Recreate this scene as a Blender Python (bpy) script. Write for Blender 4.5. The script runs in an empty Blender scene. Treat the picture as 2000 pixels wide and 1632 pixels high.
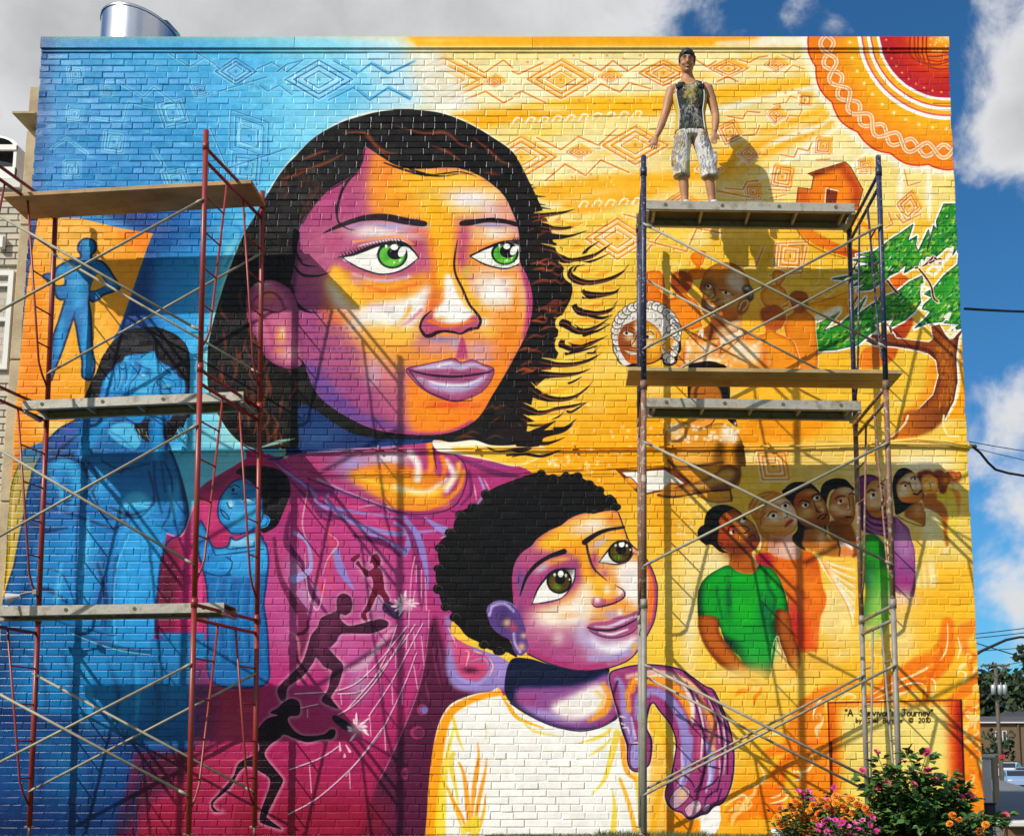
import bpy, bmesh, math, random
from mathutils import Vector, Matrix
import numpy as np

# ---------------------------------------------------------------- camera, world, sun, exposure
FPX, PX, PY, PITCH, CAM_H, WALL_Y = 2300.0, 1139.0, 1157.0, math.atan(0.1446), 0.806, 13.4
scene = bpy.context.scene
COL = scene.collection
cam_d = bpy.data.cameras.new('camera')
cam = bpy.data.objects.new('camera', cam_d)
COL.objects.link(cam)
cam.location = (0, 0, CAM_H)
cam.rotation_euler = (math.pi / 2 + PITCH, 0, 0)
cam_d.sensor_fit = 'HORIZONTAL'
cam_d.sensor_width = 36
cam_d.lens = 36 * FPX / 2000
cam_d.shift_x = (1000 - PX) / 2000
cam_d.shift_y = (PY - 816) / 2000
cam_d.clip_end = 3000
scene.camera = cam

SUN = Vector((-1.13, -1.0, 1.17)).normalized()
EL = math.asin(SUN.z)
AZ = math.atan2(SUN.x, SUN.y)
sd = bpy.data.lights.new('sun', 'SUN')
sd.energy = 5.0
sd.angle = math.radians(0.53)
sd.color = (1.0, 0.955, 0.88)
sun = bpy.data.objects.new('sun', sd)
COL.objects.link(sun)
sun.rotation_euler = SUN.to_track_quat('Z', 'Y').to_euler()
scene.view_settings.view_transform = 'Standard'
scene.view_settings.look = 'None'
scene.view_settings.exposure = 0.0
scene.view_settings.gamma = 1
scene.view_settings.use_curve_mapping = False


def pix_dir(u, v):
    dx = (u - PX) / FPX
    dy = -(v - PY) / FPX
    return Vector((dx, math.cos(PITCH) - math.sin(PITCH) * dy, math.sin(PITCH) + math.cos(PITCH) * dy))


def at(u, v, Y):
    """world point on the vertical plane at distance Y that stands where the photograph has (u, v)"""
    d = pix_dir(u, v)
    t = Y / d.y
    return Vector((d.x * t, Y, d.z * t + CAM_H))


world = bpy.data.worlds.new('World')
scene.world = world
world.use_nodes = True
nt = world.node_tree
nt.nodes.clear()


def N(t, typ, **kw):
    n = t.nodes.new(typ)
    for k, v in kw.items():
        if k.startswith('i_'):
            key = k[2:]
            n.inputs[int(key) if key.isdigit() else key.replace('_', ' ')].default_value = v
        else:
            setattr(n, k, v)
    return n


def lk(t, a, b):
    t.links.new(a, b)


def mth(t, op, a, b=None, clamp=False):
    n = t.nodes.new('ShaderNodeMath')
    n.operation = op
    n.use_clamp = clamp
    for i, x in enumerate((a, b)):
        if x is None:
            continue
        if isinstance(x, (int, float)):
            n.inputs[i].default_value = x
        else:
            t.links.new(x, n.inputs[i])
    return n.outputs[0]


sky = N(nt, 'ShaderNodeTexSky', sky_type='NISHITA', sun_disc=False, sun_elevation=EL, sun_rotation=AZ, air_density=1.0, dust_density=0.4, ozone_density=2.2, altitude=60)
geo = N(nt, 'ShaderNodeTexCoord')
D = geo.outputs['Generated']
nz = N(nt, 'ShaderNodeTexNoise', i_Scale=4.2, i_Detail=9.0, i_Roughness=0.58, i_Distortion=0.25)
lk(nt, D, nz.inputs['Vector'])
nz2 = N(nt, 'ShaderNodeTexNoise', i_Scale=17.0, i_Detail=7.0, i_Roughness=0.6, i_Distortion=0.3)
lk(nt, D, nz2.inputs['Vector'])
# cloud banks: (u, v) of their middle as seen from the lawn, angular radius, weight
acc = None
for u, v, r, w in ((120, 60, .30, 1.0), (520, -60, .28, 1.0), (900, -60, .22, .9), (1180, -40, .13, .75), (40, 330, .22, .9), (-400, 150, .4, .9), (2010, 235, .062, .95), (2110, 190, .11, 1.0), (2010, 320, .04, .55), (1560, 15, .034, .40), (1630, 45, .03, .36), (1985, 800, .06, .34), (1960, 920, .07, .42), (2010, 960, .06, .42), (1940, 1110, .05, .30), (1990, 1180, .06, .42), (2120, 1000, .1, .5)):
    d = pix_dir(u, v).normalized()
    vd = N(nt, 'ShaderNodeVectorMath', operation='DISTANCE')
    lk(nt, D, vd.inputs[0])
    vd.inputs[1].default_value = d
    k = mth(nt, 'MULTIPLY', mth(nt, 'SUBTRACT', 1.0, mth(nt, 'DIVIDE', vd.outputs['Value'], r), True), w * 1.25)
    acc = k if acc is None else mth(nt, 'MAXIMUM', acc, k)
# rest of the sky: cloud added out of view to brighten the shadows
sep = N(nt, 'ShaderNodeSeparateXYZ')
lk(nt, D, sep.inputs[0])
back = mth(nt, 'MULTIPLY', mth(nt, 'SUBTRACT', 0.62, sep.outputs['Y'], True), 0.5)
acc = mth(nt, 'MAXIMUM', acc, back)
dens = mth(nt, 'ADD', mth(nt, 'MULTIPLY', acc, 0.62), mth(nt, 'ADD', mth(nt, 'MULTIPLY', nz.outputs['Fac'], 0.95), mth(nt, 'MULTIPLY', nz2.outputs['Fac'], 0.75)))
mr = N(nt, 'ShaderNodeMapRange', interpolation_type='SMOOTHSTEP')
mr.inputs['From Min'].default_value = 0.98
mr.inputs['From Max'].default_value = 1.26
lk(nt, dens, mr.inputs['Value'])
shade = N(nt, 'ShaderNodeMapRange')
shade.inputs['From Min'].default_value = 1.15
shade.inputs['From Max'].default_value = 1.75
shade.inputs['To Min'].default_value = 1.0
shade.inputs['To Max'].default_value = 0.66
lk(nt, dens, shade.inputs['Value'])
ccol = N(nt, 'ShaderNodeVectorMath', operation='SCALE')
ccol.inputs[0].default_value = (7.7, 7.75, 7.95)
lk(nt, shade.outputs[0], ccol.inputs['Scale'])
tint = N(nt, 'ShaderNodeMix', data_type='RGBA', blend_type='MULTIPLY')
tint.inputs['Factor'].default_value = 1.0
lk(nt, sky.outputs[0], tint.inputs['A'])
tint.inputs['B'].default_value = (0.32, .80, 1.12, 1)
mixc = N(nt, 'ShaderNodeMix', data_type='RGBA')
lk(nt, mr.outputs[0], mixc.inputs['Factor'])
lk(nt, tint.outputs['Result'], mixc.inputs['A'])
lk(nt, ccol.outputs[0], mixc.inputs['B'])
bg = N(nt, 'ShaderNodeBackground')
bg.inputs['Strength'].default_value = 0.1
lk(nt, mixc.outputs['Result'], bg.inputs['Color'])
wo = N(nt, 'ShaderNodeOutputWorld')
lk(nt, bg.outputs[0], wo.inputs['Surface'])
# ---------------------------------------------------------------- mural paint engine (numpy)
RES = 180.0
WX0, WX1, WZ0, WZ1 = -6.75, 4.58, -0.05, 9.70
TW, TH = int((WX1 - WX0) * RES), int((WZ1 - WZ0) * RES)
CV = np.zeros((TH, TW, 3), np.float32)
CLIP = [None]
ORG = [0.0, 0.0, 1.0]
rng = np.random.RandomState(7)


def O(x=0.0, y=0.0, s=4.0):
    ORG[:] = [x, y, s]


def tex(pts):
    """photo-plate points -> wall texture pixels, through the wall plane (all later work is in wall space)"""
    p = np.asarray(pts, float).reshape(-1, 2)
    u = ORG[0] + p[:, 0] / ORG[2]
    v = ORG[1] + p[:, 1] / ORG[2]
    dx = (u - PX) / FPX
    dy = -(v - PY) / FPX
    Y = math.cos(PITCH) - math.sin(PITCH) * dy
    Z = math.sin(PITCH) + math.cos(PITCH) * dy
    t = WALL_Y / Y
    return np.stack([(dx * t - WX0) * RES, (WZ1 - (Z * t + CAM_H)) * RES], 1)


def ps(s):
    if isinstance(s, str):
        s = [tuple(map(float, q.split(','))) for q in s.split()]
    return tex(s)


def crom(p, closed, n=8):
    m = len(p)
    if m < 3:
        return p
    if closed:
        q = np.concatenate([p[-1:], p, p[:2]])
        k = m
    else:
        q = np.concatenate([p[:1], p, p[-1:]])
        k = m - 1
    t = np.linspace(0, 1, n, endpoint=False)[:, None]
    out = []
    for i in range(k):
        a, b, c, d = q[i], q[i + 1], q[i + 2], q[i + 3]
        out.append(0.5 * (2 * b + (c - a) * t + (2 * a - 5 * b + 4 * c - d) * t * t + (3 * b - a - 3 * c + d) * t ** 3))
    if not closed:
        out.append(p[-1:])
    return np.concatenate(out)


def rast(poly, pad=2):
    x0 = max(int(poly[:, 0].min()) - pad, 0)
    x1 = min(int(poly[:, 0].max()) + pad + 2, TW)
    y0 = max(int(poly[:, 1].min()) - pad, 0)
    y1 = min(int(poly[:, 1].max()) + pad + 2, TH)
    if x1 <= x0 or y1 <= y0:
        return None
    w, h = x1 - x0, y1 - y0
    SS = 4
    a = poly
    b = np.roll(poly, -1, 0)
    rows, xs = [], []
    for (ax, ay), (bx, by) in zip(a, b):
        if ay == by:
            continue
        if ay > by:
            ax, ay, bx, by = bx, by, ax, ay
        r0 = max(int(math.ceil((ay - y0) * SS - 0.5)), 0)
        r1 = min(int(math.ceil((by - y0) * SS - 0.5)), h * SS)
        if r1 <= r0:
            continue
        r = np.arange(r0, r1)
        yy = (r + 0.5) / SS + y0
        rows.append(r)
        xs.append(ax + (yy - ay) * (bx - ax) / (by - ay) - x0)
    if not rows:
        return None
    rows = np.concatenate(rows)
    xs = np.clip(np.concatenate(xs), 0, w - 1.001)
    od = np.lexsort((xs, rows))
    rows, xs = rows[od], xs[od]
    sg = np.where(np.arange(len(xs)) % 2 == 0, 1.0, -1.0)
    d = np.zeros((h, w + 1), np.float32)
    i = xs.astype(int)
    f = xs - i
    np.add.at(d, (rows // SS, i), sg * (1 - f) / SS)
    np.add.at(d, (rows // SS, i + 1), sg * f / SS)
    return y0, x0, np.clip(np.cumsum(d, 1)[:, :w], 0, 1)


def box(a, r):
    if r < 1:
        return a
    for ax in (0, 1):
        p = np.concatenate([np.zeros_like(np.take(a, [0], ax)), np.cumsum(a, ax)], ax)
        n = a.shape[ax]
        i = np.arange(n)
        hi = np.minimum(i + r + 1, n)
        lo = np.maximum(i - r, 0)
        a = (np.take(p, hi, ax) - np.take(p, lo, ax)) / (2 * r + 1)
    return a


def mask(s, blur=0, smooth=True, n=8):
    p = ps(s)
    if smooth:
        p = crom(p, True, n)
    b = blur * SC
    m = rast(p, int(b * 2.2) + 3)
    if m is None:
        return None
    y, x, a = m
    if b > 0.6:
        r = max(int(round(b * 0.62)), 1)
        for _ in range(3):
            a = box(a, r)
    return y, x, a


def hexc(c):
    if isinstance(c, str):
        c = c.lstrip('#')
        if len(c) == 3:
            c = ''.join(q * 2 for q in c)
        return np.array([int(c[i:i + 2], 16) / 255 for i in (0, 2, 4)], np.float32)
    return np.asarray(c, np.float32)


def lin(p0, p1, *cols):
    a, b = tex([p0])[0], tex([p1])[0]
    d = b - a
    L = (d * d).sum()
    cs = np.stack([hexc(c) for c in cols])

    def g(xx, yy):
        t = np.clip(((xx - a[0]) * d[0] + (yy - a[1]) * d[1]) / L, 0, 1) * (len(cs) - 1)
        out = np.empty(t.shape + (3,), np.float32)
        for k in range(3):
            out[..., k] = np.interp(t, np.arange(len(cs)), cs[:, k])
        return out
    return g


def put(m, col, a=1.0):
    if m is None:
        return
    y, x, k = m
    h, w = k.shape
    k = k * a
    if CLIP[-1] is not None:
        k = k * CLIP[-1][y:y + h, x:x + w]
    if callable(col):
        yy, xx = np.mgrid[y:y + h, x:x + w]
        c = col(xx, yy)
    else:
        c = hexc(col)
    t = CV[y:y + h, x:x + w]
    t += (c - t) * k[..., None]


def fill(s, col, a=1.0, blur=0, smooth=True):
    put(mask(s, blur, smooth), col, a)


def pfill(s, col, a=1.0, blur=0):
    put(mask(s, blur, False), col, a)


class clip:
    def __init__(self, s, smooth=True, blur=0):
        m = mask(s, blur, smooth)
        f = np.zeros((TH, TW), np.float32)
        if m is not None:
            y, x, a = m
            f[y:y + a.shape[0], x:x + a.shape[1]] = a
        if CLIP[-1] is not None:
            f *= CLIP[-1]
        self.f = f

    def __enter__(self):
        CLIP.append(self.f)

    def __exit__(self, *e):
        CLIP.pop()


def stroke(s, w, col, a=1.0, smooth=True, soft=0.0, closed=False):
    """brush stroke; w = width in plate pixels, or list of widths along the path; soft = feather"""
    p = ps(s)
    if smooth and len(p) > 2:
        p = crom(p, closed, 10)
    elif closed:
        p = np.concatenate([p, p[:1]])
    seg = np.hypot(*(p[1:] - p[:-1]).T)
    L = np.concatenate([[0], np.cumsum(seg)])
    if L[-1] < 0.5:
        return
    ws = np.atleast_1d(np.asarray(w, float)) * SC * 0.5
    sf = soft * SC
    n = max(int(L[-1] / max(0.9, min((ws.max() + sf) * 0.3, 6) if len(ws) == 1 else min(0.9 + sf * .25, 3))) + 2, 2)
    t = np.linspace(0, L[-1], n)
    X = np.interp(t, L, p[:, 0])
    Y = np.interp(t, L, p[:, 1])
    R = np.interp(t / L[-1], np.linspace(0, 1, len(ws)), ws) if len(ws) > 1 else np.full(n, ws[0])
    e = R.max() + sf + 2
    x0 = max(int(X.min() - e), 0)
    x1 = min(int(X.max() + e) + 2, TW)
    y0 = max(int(Y.min() - e), 0)
    y1 = min(int(Y.max() + e) + 2, TH)
    if x1 <= x0 or y1 <= y0:
        return
    m = np.zeros((y1 - y0, x1 - x0), np.float32)
    for x, y, r in zip(X, Y, R):
        q = int(r + sf + 2)
        ax, bx = max(int(x) - q, x0), min(int(x) + q + 2, x1)
        ay, by = max(int(y) - q, y0), min(int(y) + q + 2, y1)
        if ax >= bx or ay >= by:
            continue
        d = np.hypot(np.arange(ax, bx)[None, :] - x, np.arange(ay, by)[:, None] - y)
        if sf > 0.5:
            k = np.clip((r + sf - d) / (2 * sf), 0, 1)
            k = k * k * (3 - 2 * k)
        else:
            k = np.clip(r + 0.5 - d, 0, 1) * min(1.0, r * 2)
        v = m[ay - y0:by - y0, ax - x0:bx - x0]
        np.maximum(v, k, out=v)
    put((y0, x0, m), col, a)


def air(cx, cy, rx, ry, col, a=1.0, rot=0.0, hard=1.0):
    """air-brush puff: soft ellipse, radii in plate pixels"""
    c = tex([(cx, cy)])[0]
    rx, ry = rx * SC, ry * SC
    e = max(rx, ry) * 2.0
    x0, x1 = max(int(c[0] - e), 0), min(int(c[0] + e) + 1, TW)
    y0, y1 = max(int(c[1] - e), 0), min(int(c[1] + e) + 1, TH)
    if x1 <= x0 or y1 <= y0:
        return
    yy, xx = np.mgrid[y0:y1, x0:x1]
    xx = xx - c[0]
    yy = yy - c[1]
    ct, st = math.cos(math.radians(rot)), math.sin(math.radians(rot))
    d = ((xx * ct + yy * st) / rx) ** 2 + ((-xx * st + yy * ct) / ry) ** 2
    put((y0, x0, np.exp(-d ** hard).astype(np.float32)), col, a)


def disc(cx, cy, rx, ry, col, a=1.0, rot=0.0):
    ct, st = math.cos(math.radians(rot)), math.sin(math.radians(rot))
    rx, ry = rx * ORG[2], ry * ORG[2]
    q = [(cx + rx * math.cos(t) * ct - ry * math.sin(t) * st, cy + rx * math.cos(t) * st + ry * math.sin(t) * ct)
         for t in np.linspace(0, 2 * math.pi, 28, endpoint=False)]
    put(mask(q, 0, False), col, a)


SC = RES * WALL_Y / FPX / 0.985
# ---------------------------------------------------------------- mural: backgrounds
CV[:] = hexc('#f6cf45')
O(0, 0, 1)
pfill('760,40 2000,40 2000,420 1000,420', '#f7e48a', 1, 30)
for c in ((1000, 180, 200, 60), (1180, 150, 180, 60), (1130, 300, 150, 50), (1400, 130, 120, 40), (1540, 200, 60, 90), (1600, 300, 90, 40), (870, 160, 80, 60), (1100, 400, 60, 30)):
    air(*c, '#fbf6cf', .75)
for x, y, rx, ry in ((1200, 480, 80, 70), (1060, 250, 70, 30), (1450, 330, 60, 30), (1330, 440, 120, 60)):
    air(x, y, rx, ry, '#f9e36a', .6)
# sun rays
for s, c, a in (('850,240 900,215 1050,212 1150,195 1290,205 1300,222 1150,228 1000,240 900,262', '#fcb813', .95),
                ('1000,215 1120,190 1300,185 1480,160 1580,150 1585,166 1480,190 1380,205 1200,214', '#fbc423', .9),
                ('1045,365 1200,340 1320,335 1420,290 1560,250 1640,205 1660,220 1560,280 1440,330 1330,370 1180,372 1080,395', '#fcb91c', .85),
                ('1100,395 1230,370 1290,375 1180,410 1120,420', '#fdae12', .8),
                ('1390,300 1470,300 1480,335 1420,350 1350,345', '#fbbf22', .7),
                ('1470,260 1560,225 1620,205 1600,225 1520,255', '#fcb40f', .85),
                ('1120,740 1200,680 1260,640 1260,660 1180,740', '#fde07a', .6),
                ('1500,370 1600,330 1640,300 1560,330', '#fde9a0', .7)):
    fill(s, c, a, 7)
for s in ('1640,215 1600,245 1520,275 1440,320', '1650,240 1560,300 1480,350', '1590,170 1500,190 1400,215 1290,228', '1700,290 1660,330 1640,380', '1760,320 1757,400', '1812,325 1815,430'):
    stroke(s, [5, 13, 6], '#fffef0', .8, soft=5)
# beaded swirl bands
for y0, xa, xb in ((236, 1000, 1240), (398, 1130, 1260)):
    for x in range(xa, xb, 26):
        yy = y0 - (x - xa) * .06
        stroke([(x, yy + 6), (x + 8, yy - 5), (x + 18, yy - 3), (x + 14, yy + 5)], 4, '#fffbe6', .9)
        stroke([(x + 3, yy + 9), (x + 10, yy + 1), (x + 20, yy + 2)], 1.6, '#f5b54a', .8)
# orange lower zone
for c in ((1250, 830, 140, 60), (1190, 900, 120, 60), (1110, 880, 70, 40), (1300, 1010, 50, 120), (1440, 800, 160, 60), (1500, 860, 120, 40)):
    air(*c, '#fbb117', .8)
for c in ((1360, 1180, 40, 110), (1350, 950, 50, 60), (1300, 1150, 60, 80)):
    air(*c, '#f8df72', .7)
for c in ((1130, 940, 60, 25), (1195, 985, 45, 35)):
    air(*c, '#f9a413', .5)
for c in ((1345, 1210, 16, 120), (1520, 1270, 22, 40), (1395, 1100, 60, 40), (1450, 890, 70, 20)):
    air(*c, '#f7ecc0', .75)
pfill('1480,860 1860,850 1900,1110 1740,1120 1560,1000', '#f3dc80', .8, 14)
air(1800, 905, 60, 22, '#fbf3d0', .9)
pfill('1700,1100 1930,1100 1930,1640 1420,1640 1500,1330', '#f8c435', .9, 18)
air(1560, 1330, 70, 60, '#f6d75e', .8)
air(1760, 1240, 30, 60, '#f8e39a', .8)
air(1460, 1560, 80, 60, '#fba51b', .8)
air(1400, 1600, 70, 30, '#fbb42b', .8)
air(1440, 1420, 30, 60, '#f8d05a', .7)
for k in range(170):
    x, y = rng.uniform(1040, 1900), rng.uniform(420, 1400)
    air(x, y, rng.uniform(8, 34), rng.uniform(5, 16), rng.choice(['#fbf0b4', '#f7a818', '#fde27a', '#f6b21c', '#fff6cf', '#f9c12a']), rng.uniform(.25, .6), rng.uniform(-35, 10))
for k in range(60):
    x, y = rng.uniform(860, 1600), rng.uniform(90, 470)
    air(x, y, rng.uniform(14, 50), rng.uniform(4, 12), rng.choice(['#fffbe4', '#fbd04a', '#fdf0a8', '#fcc62a']), rng.uniform(.3, .6), rng.uniform(-14, 4))
# scattered blossom specks
for cx, cy, sx, sy, n in ((1340, 850, 120, 22, 70), (1130, 905, 60, 26, 40), (1110, 790, 40, 30, 24), (1480, 850, 50, 12, 30), (1340, 1020, 26, 60, 30), (1085, 900, 30, 12, 16), (1560, 620, 50, 25, 30)):
    for k in range(n):
        x, y = cx + rng.randn() * sx * .6, cy + rng.randn() * sy * .6
        r = rng.uniform(1.2, 3.6)
        air(x, y, r, r, '#fff3cf', .75)
for k in range(120):
    x, y = rng.uniform(1050, 1560), rng.uniform(250, 470)
    air(x, y, 2.2, 2.2, '#fff8dc', .6)


def zig(s, dark, mid, lite, w=2.6):
    w *= 1.25
    stroke(s, w * 2.6, lite, .85, smooth=False, soft=2)
    q = [(x + 2.2, y - 2.6) for x, y in [tuple(map(float, k.split(','))) for k in s.split()]]
    stroke(q, w * 1.5, mid, .7, smooth=False, soft=1.2)
    stroke(s, w, dark, .85, smooth=False)


def dia(cx, cy, hw, hh, dark, mid, lite, rot=0, w=2.6, dot=True):
    ct, st = math.cos(math.radians(rot)), math.sin(math.radians(rot))

    def q(k):
        return ' '.join('%.1f,%.1f' % (cx + (a * ct - b * st) * k, cy + (a * st + b * ct) * k) for a, b in ((-hw, 0), (0, -hh), (hw, 0), (0, hh), (-hw, 0)))
    pfill(q(1.0), mid, .6, 4)
    pfill(q(.62), lite, .75, 2)
    pfill(q(.36), mid, .7, 2)
    for k in (1, .74, .44):
        if k * hw > 7:
            zig(q(k), dark, mid, lite, w if k > .5 else w * .75)
    if dot:
        air(cx, cy, 3, 3, dark, .9)


YD, YM, YL = '#df7f2c', '#fbc22f', '#fffbe2'
for d in ((865, 157, 92, 44), (1095, 155, 66, 38), (1295, 143, 48, 25), (1422, 134, 38, 18), (1515, 127, 23, 14), (1017, 307, 68, 40), (1240, 284, 64, 37), (1205, 466, 62, 40), (965, 160, 20, 12), (1190, 150, 22, 13), (1130, 297, 24, 14), (1345, 268, 30, 20), (1090, 440, 22, 13), (1330, 395, 34, 22), (1385, 330, 26, 18), (1462, 300, 22, 18), (1360, 200, 22, 12)):
    dia(*d, YD, YM, YL)
for d in ((1425, 258, 26, 26, 20), (1515, 225, 18, 18, 10), (1572, 195, 15, 15, 50), (1527, 345, 27, 27, 55), (1607, 285, 20, 20, 50), (1690, 325, 18, 18, 40), (1542, 500, 34, 34, 50), (1775, 402, 24, 30, 10), (1510, 910, 40, 34, 40), (1470, 375, 20, 20, 40)):
    dia(*d[:4], YD, YM, YL, d[4])
O(1000, 0)
for s in ('530,475 690,550 785,475 900,555 1050,465', '580,745 690,655 840,720 910,645 1080,695', '190,1075 380,1170 515,1065 670,1135 820,1000', '260,1410 410,1280 570,1370 690,1250 910,1345', '20,740 75,715 260,805', '1430,470 1520,525 1590,480', '0,560 50,580 240,490',
          '1770,470 1850,490 1920,450 1990,440', '1600,640 1680,600 1760,640', '1680,910 1800,930 1830,870 1930,880', '1800,1060 1900,1050 1930,980', '1660,1470 1800,1480 1830,1420 1920,1410', '1600,1490 1850,1540'):
    zig(s, YD, YM, YL, 2.4)
O(500, 0)
for s in ('1610,465 1780,570 1930,470 2000,530', '1580,800 1790,715 1930,805 2000,770'):
    zig(s, YD, YM, YL, 2.4)
O(1000, 408)
for s in ('1040,340 1180,170', '1060,250 1360,330 1440,150 1640,190', '870,40 980,70', '1760,440 1900,450 1960,300'):
    zig(s, YD, YM, YL, 2.4)
O(1500, 0)
for s in ('100,430 210,470 250,440', '130,570 190,510 280,540', '40,820 140,800 170,750 220,770', '140,950 160,900 240,910 260,860', '90,1210 200,1230 230,1160 310,1180 340,1110', '370,1250 480,1245', '0,1480 170,1490', '10,1550 140,1520', '690,1320 800,1300 800,1360', '1060,1320 1090,1450 1190,1420'):
    zig(s, YD, YM, YL, 1.8)
O(1500, 408)
for s in ('910,150 970,120 940,30', '1000,50 1050,110 1190,40', '40,440 60,270 310,260', '10,520 260,500 300,300', '1040,20 1090,60 1140,0'):
    zig(s, YD, YM, YL, 2.2)
for x0, x1, y, n in ((1120, 1250, 108, 5), (1130, 1250, 196, 5), (1080, 1190, 340, 4), (1150, 1240, 275, 4), (1300, 1330, 480, 3), (1560, 1600, 260, 4), (1010, 1050, 115, 3), (1520, 1560, 175, 4)):
    for k in range(n):
        ORG[:] = [0, 0, 1]
        air(x0 + (x1 - x0) * k / max(n - 1, 1), y + (k % 2) * 6, 2.6, 2.6, '#dd8a32', .9)

# ---- blue field
O(0, 0, 1)
pfill('0,0 770,0 842,205 700,300 560,900 400,900 0,900', lin((80, 250), (800, 120), '#2d6fb4', '#3c93da', '#5fb4e8', '#9fd8f2', '#d5ecf7'), 1, 22)
pfill('60,90 420,90 420,430 40,430', lin((250, 80), (200, 430), '#4a9fdc', '#3b8fd4', '#2b79c4'), .7, 40)
pfill('60,60 110,60 80,450 40,450', '#2a3f86', .55, 12)
air(150, 340, 90, 60, '#2a7fce', .6)
air(330, 120, 110, 30, '#58b0e6', .6)
air(620, 130, 90, 60, '#8fd0f0', .6)
air(560, 90, 120, 20, '#a0daf2', .7)
for c in ((480, 130, 90, 50), (660, 180, 70, 40), (440, 220, 60, 40)):
    air(*c, '#5aaee6', .7)
for k in range(420):
    x, y = rng.uniform(85, 600), rng.uniform(100, 430)
    air(x, y, rng.uniform(3, 12), rng.uniform(2, 4), rng.choice(['#79c3ee', '#2a7cc6', '#4aa4e2', '#c4e6f6']), rng.uniform(.15, .45), rng.uniform(-20, 20))
BD, BM, BL = '#2a5fae', '#57a9e2', '#a9dcf4'
dia(622, 155, 66, 38, '#2c62b8', '#8fd0f1', '#bfe6f6')
dia(460, 139, 40, 26, BD, BM, BL)
for d in ((147, 145, 20, 20, 40), (145, 222, 20, 20, 50), (222, 277, 28, 28, 52), (338, 220, 38, 34, 30), (210, 175, 16, 16, 45), (345, 352, 34, 30, 30), (486, 265, 62, 46, 55), (140, 330, 22, 22, 45), (390, 175, 20, 16, 30), (480, 330, 40, 40, 50)):
    dia(*d[:4], BD, BM, BL, d[4], 1.8)
O(0, 0, 1)
for s in ('650,118 697,144 724,124 757,145 810,120', '640,196 690,171 722,196 757,172 800,194', '500,135 530,121 560,140 590,118', '505,165 522,178 545,166 570,185', '330,105 370,130 400,112 430,135', '230,160 280,190 300,170 340,200', '180,230 240,240 250,200 300,210', '380,100 420,125', '420,180 520,150', '440,330 560,290', '410,250 440,320', '300,290 330,340 420,330', '100,290 130,270 170,300', '540,140 560,125 590,118'):
    zig(s, BD, BM, BL, 1.9)
for s in ('630,78 660,94 720,160', '500,250 560,290', '520,230 600,340', '560,190 600,225'):
    stroke(s, [4, 9, 4], '#8ad0f0', .5, smooth=False, soft=3)
pfill('800,95 850,92 930,205 860,230 835,215', '#f2f3ec', .8, 14)
pfill('760,40 2000,40 2000,93 815,93', '#f9b513', .95, 5)
air(860, 82, 60, 6, '#fbd65a', .8)
pfill('1490,60 1600,60 1600,95 1470,95', '#fdf6d8', .85, 8)
fill('1400,85 1480,80 1580,78 1580,90 1420,94', '#fff8e6', .7, 3)
# deep blue wedge behind the yellow doorway and light by the hair
pfill('160,400 420,400 400,520 300,660 215,700 290,460', lin((250, 560), (430, 560), '#14357e', '#1f5fb6', '#3f9be6'), 1, 12)
pfill('300,500 420,470 430,640 410,780 370,700 300,640', lin((280, 600), (420, 640), '#2c7ed0', '#3f9fec', '#6cc4f2'), .9, 14)
pfill('365,690 425,640 410,780 440,830 500,880 480,940 350,960 340,840', lin((360, 820), (450, 830), '#58b6ec', '#8fd6ee', '#a8e2ec'), 1, 10)
pfill('330,870 520,870 470,930 400,985 374,1040 345,1010', lin((345, 900), (460, 900), '#6cc2ea', '#8fd4ea'), 1, 4)
pfill('440,480 475,455 420,660 410,760 398,700 415,600', '#8fdce6', .7, 6)
stroke('400,425 470,450 440,520', 6, '#2f7fd0', .6, soft=4)
stroke('250,450 420,448', 8, '#15316c', .4, soft=7)
# ---- yellow doorway
DOOR = '75,420 112,426 160,427 200,437 240,447 299,456 286,488 262,558 240,620 226,655 205,690 175,790 150,822 117,838 95,858 40,880 15,1120 0,1190 -20,1190 -20,900 25,816 40,690 48,600 58,520 68,460'
pfill('40,410 85,410 60,520 45,640 20,640', '#1c2a6a', .95, 4)
with clip(DOOR, False):
    pfill(DOOR, '#f5a51a')
    air(140, 480, 90, 60, '#f6c75a', .95)
    air(150, 620, 70, 120, '#f7c545', .9)
    air(230, 500, 50, 30, '#f7ab26', .9)
    pfill('220,440 300,450 290,500 240,470', '#f58a14', .7, 8)
    air(60, 700, 28, 170, '#f48f0c', .9)
    air(160, 690, 45, 110, '#f3ad25', .8)
    air(190, 690, 25, 80, '#f7c94e', .8)
    air(110, 800, 50, 30, '#f3a51c', .9)
    air(105, 835, 40, 20, '#f8e08a', .9)
    air(35, 900, 30, 70, '#f59a12', .9)
    O(0, 816)
    fill('300,270 200,330 130,430 85,620 70,900 60,1100 40,1340 70,1300 120,1150 160,950 190,750 220,560 275,400', '#f8e596', 1, 1)
    fill('230,360 140,470 110,650 95,900 90,1100 110,1050 150,800 170,600 210,440', '#f6b23a', .8, 3)
    stroke('310,275 200,320 130,420 85,600 68,800 60,1100 40,1400', 9, '#b9a418', .95)
    stroke('310,270 190,320 120,430 78,600 60,800 52,1100 30,1400', 2.5, '#5c5412', .9)
O(0, 0, 1)
# ---------------------------------------------------------------- mural: sun disc, house, tree, title panel
O(0, 0, 1)
SX, SY = 1851.0, 55.0


def arc(r, a0=60, a1=200, n=60, f=None):
    out = []
    for t in np.linspace(math.radians(a0), math.radians(a1), n):
        rr = r + (f(t) if f else 0)
        out.append((SX + rr * math.cos(t), SY + rr * math.sin(t)))
    return out


def ringfill(r, col, f=None, n=120, a=1, blur=0):
    pfill(arc(r, 60, 200, n, f) + [(SX + 300, SY - 300)], col, a, blur)


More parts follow.
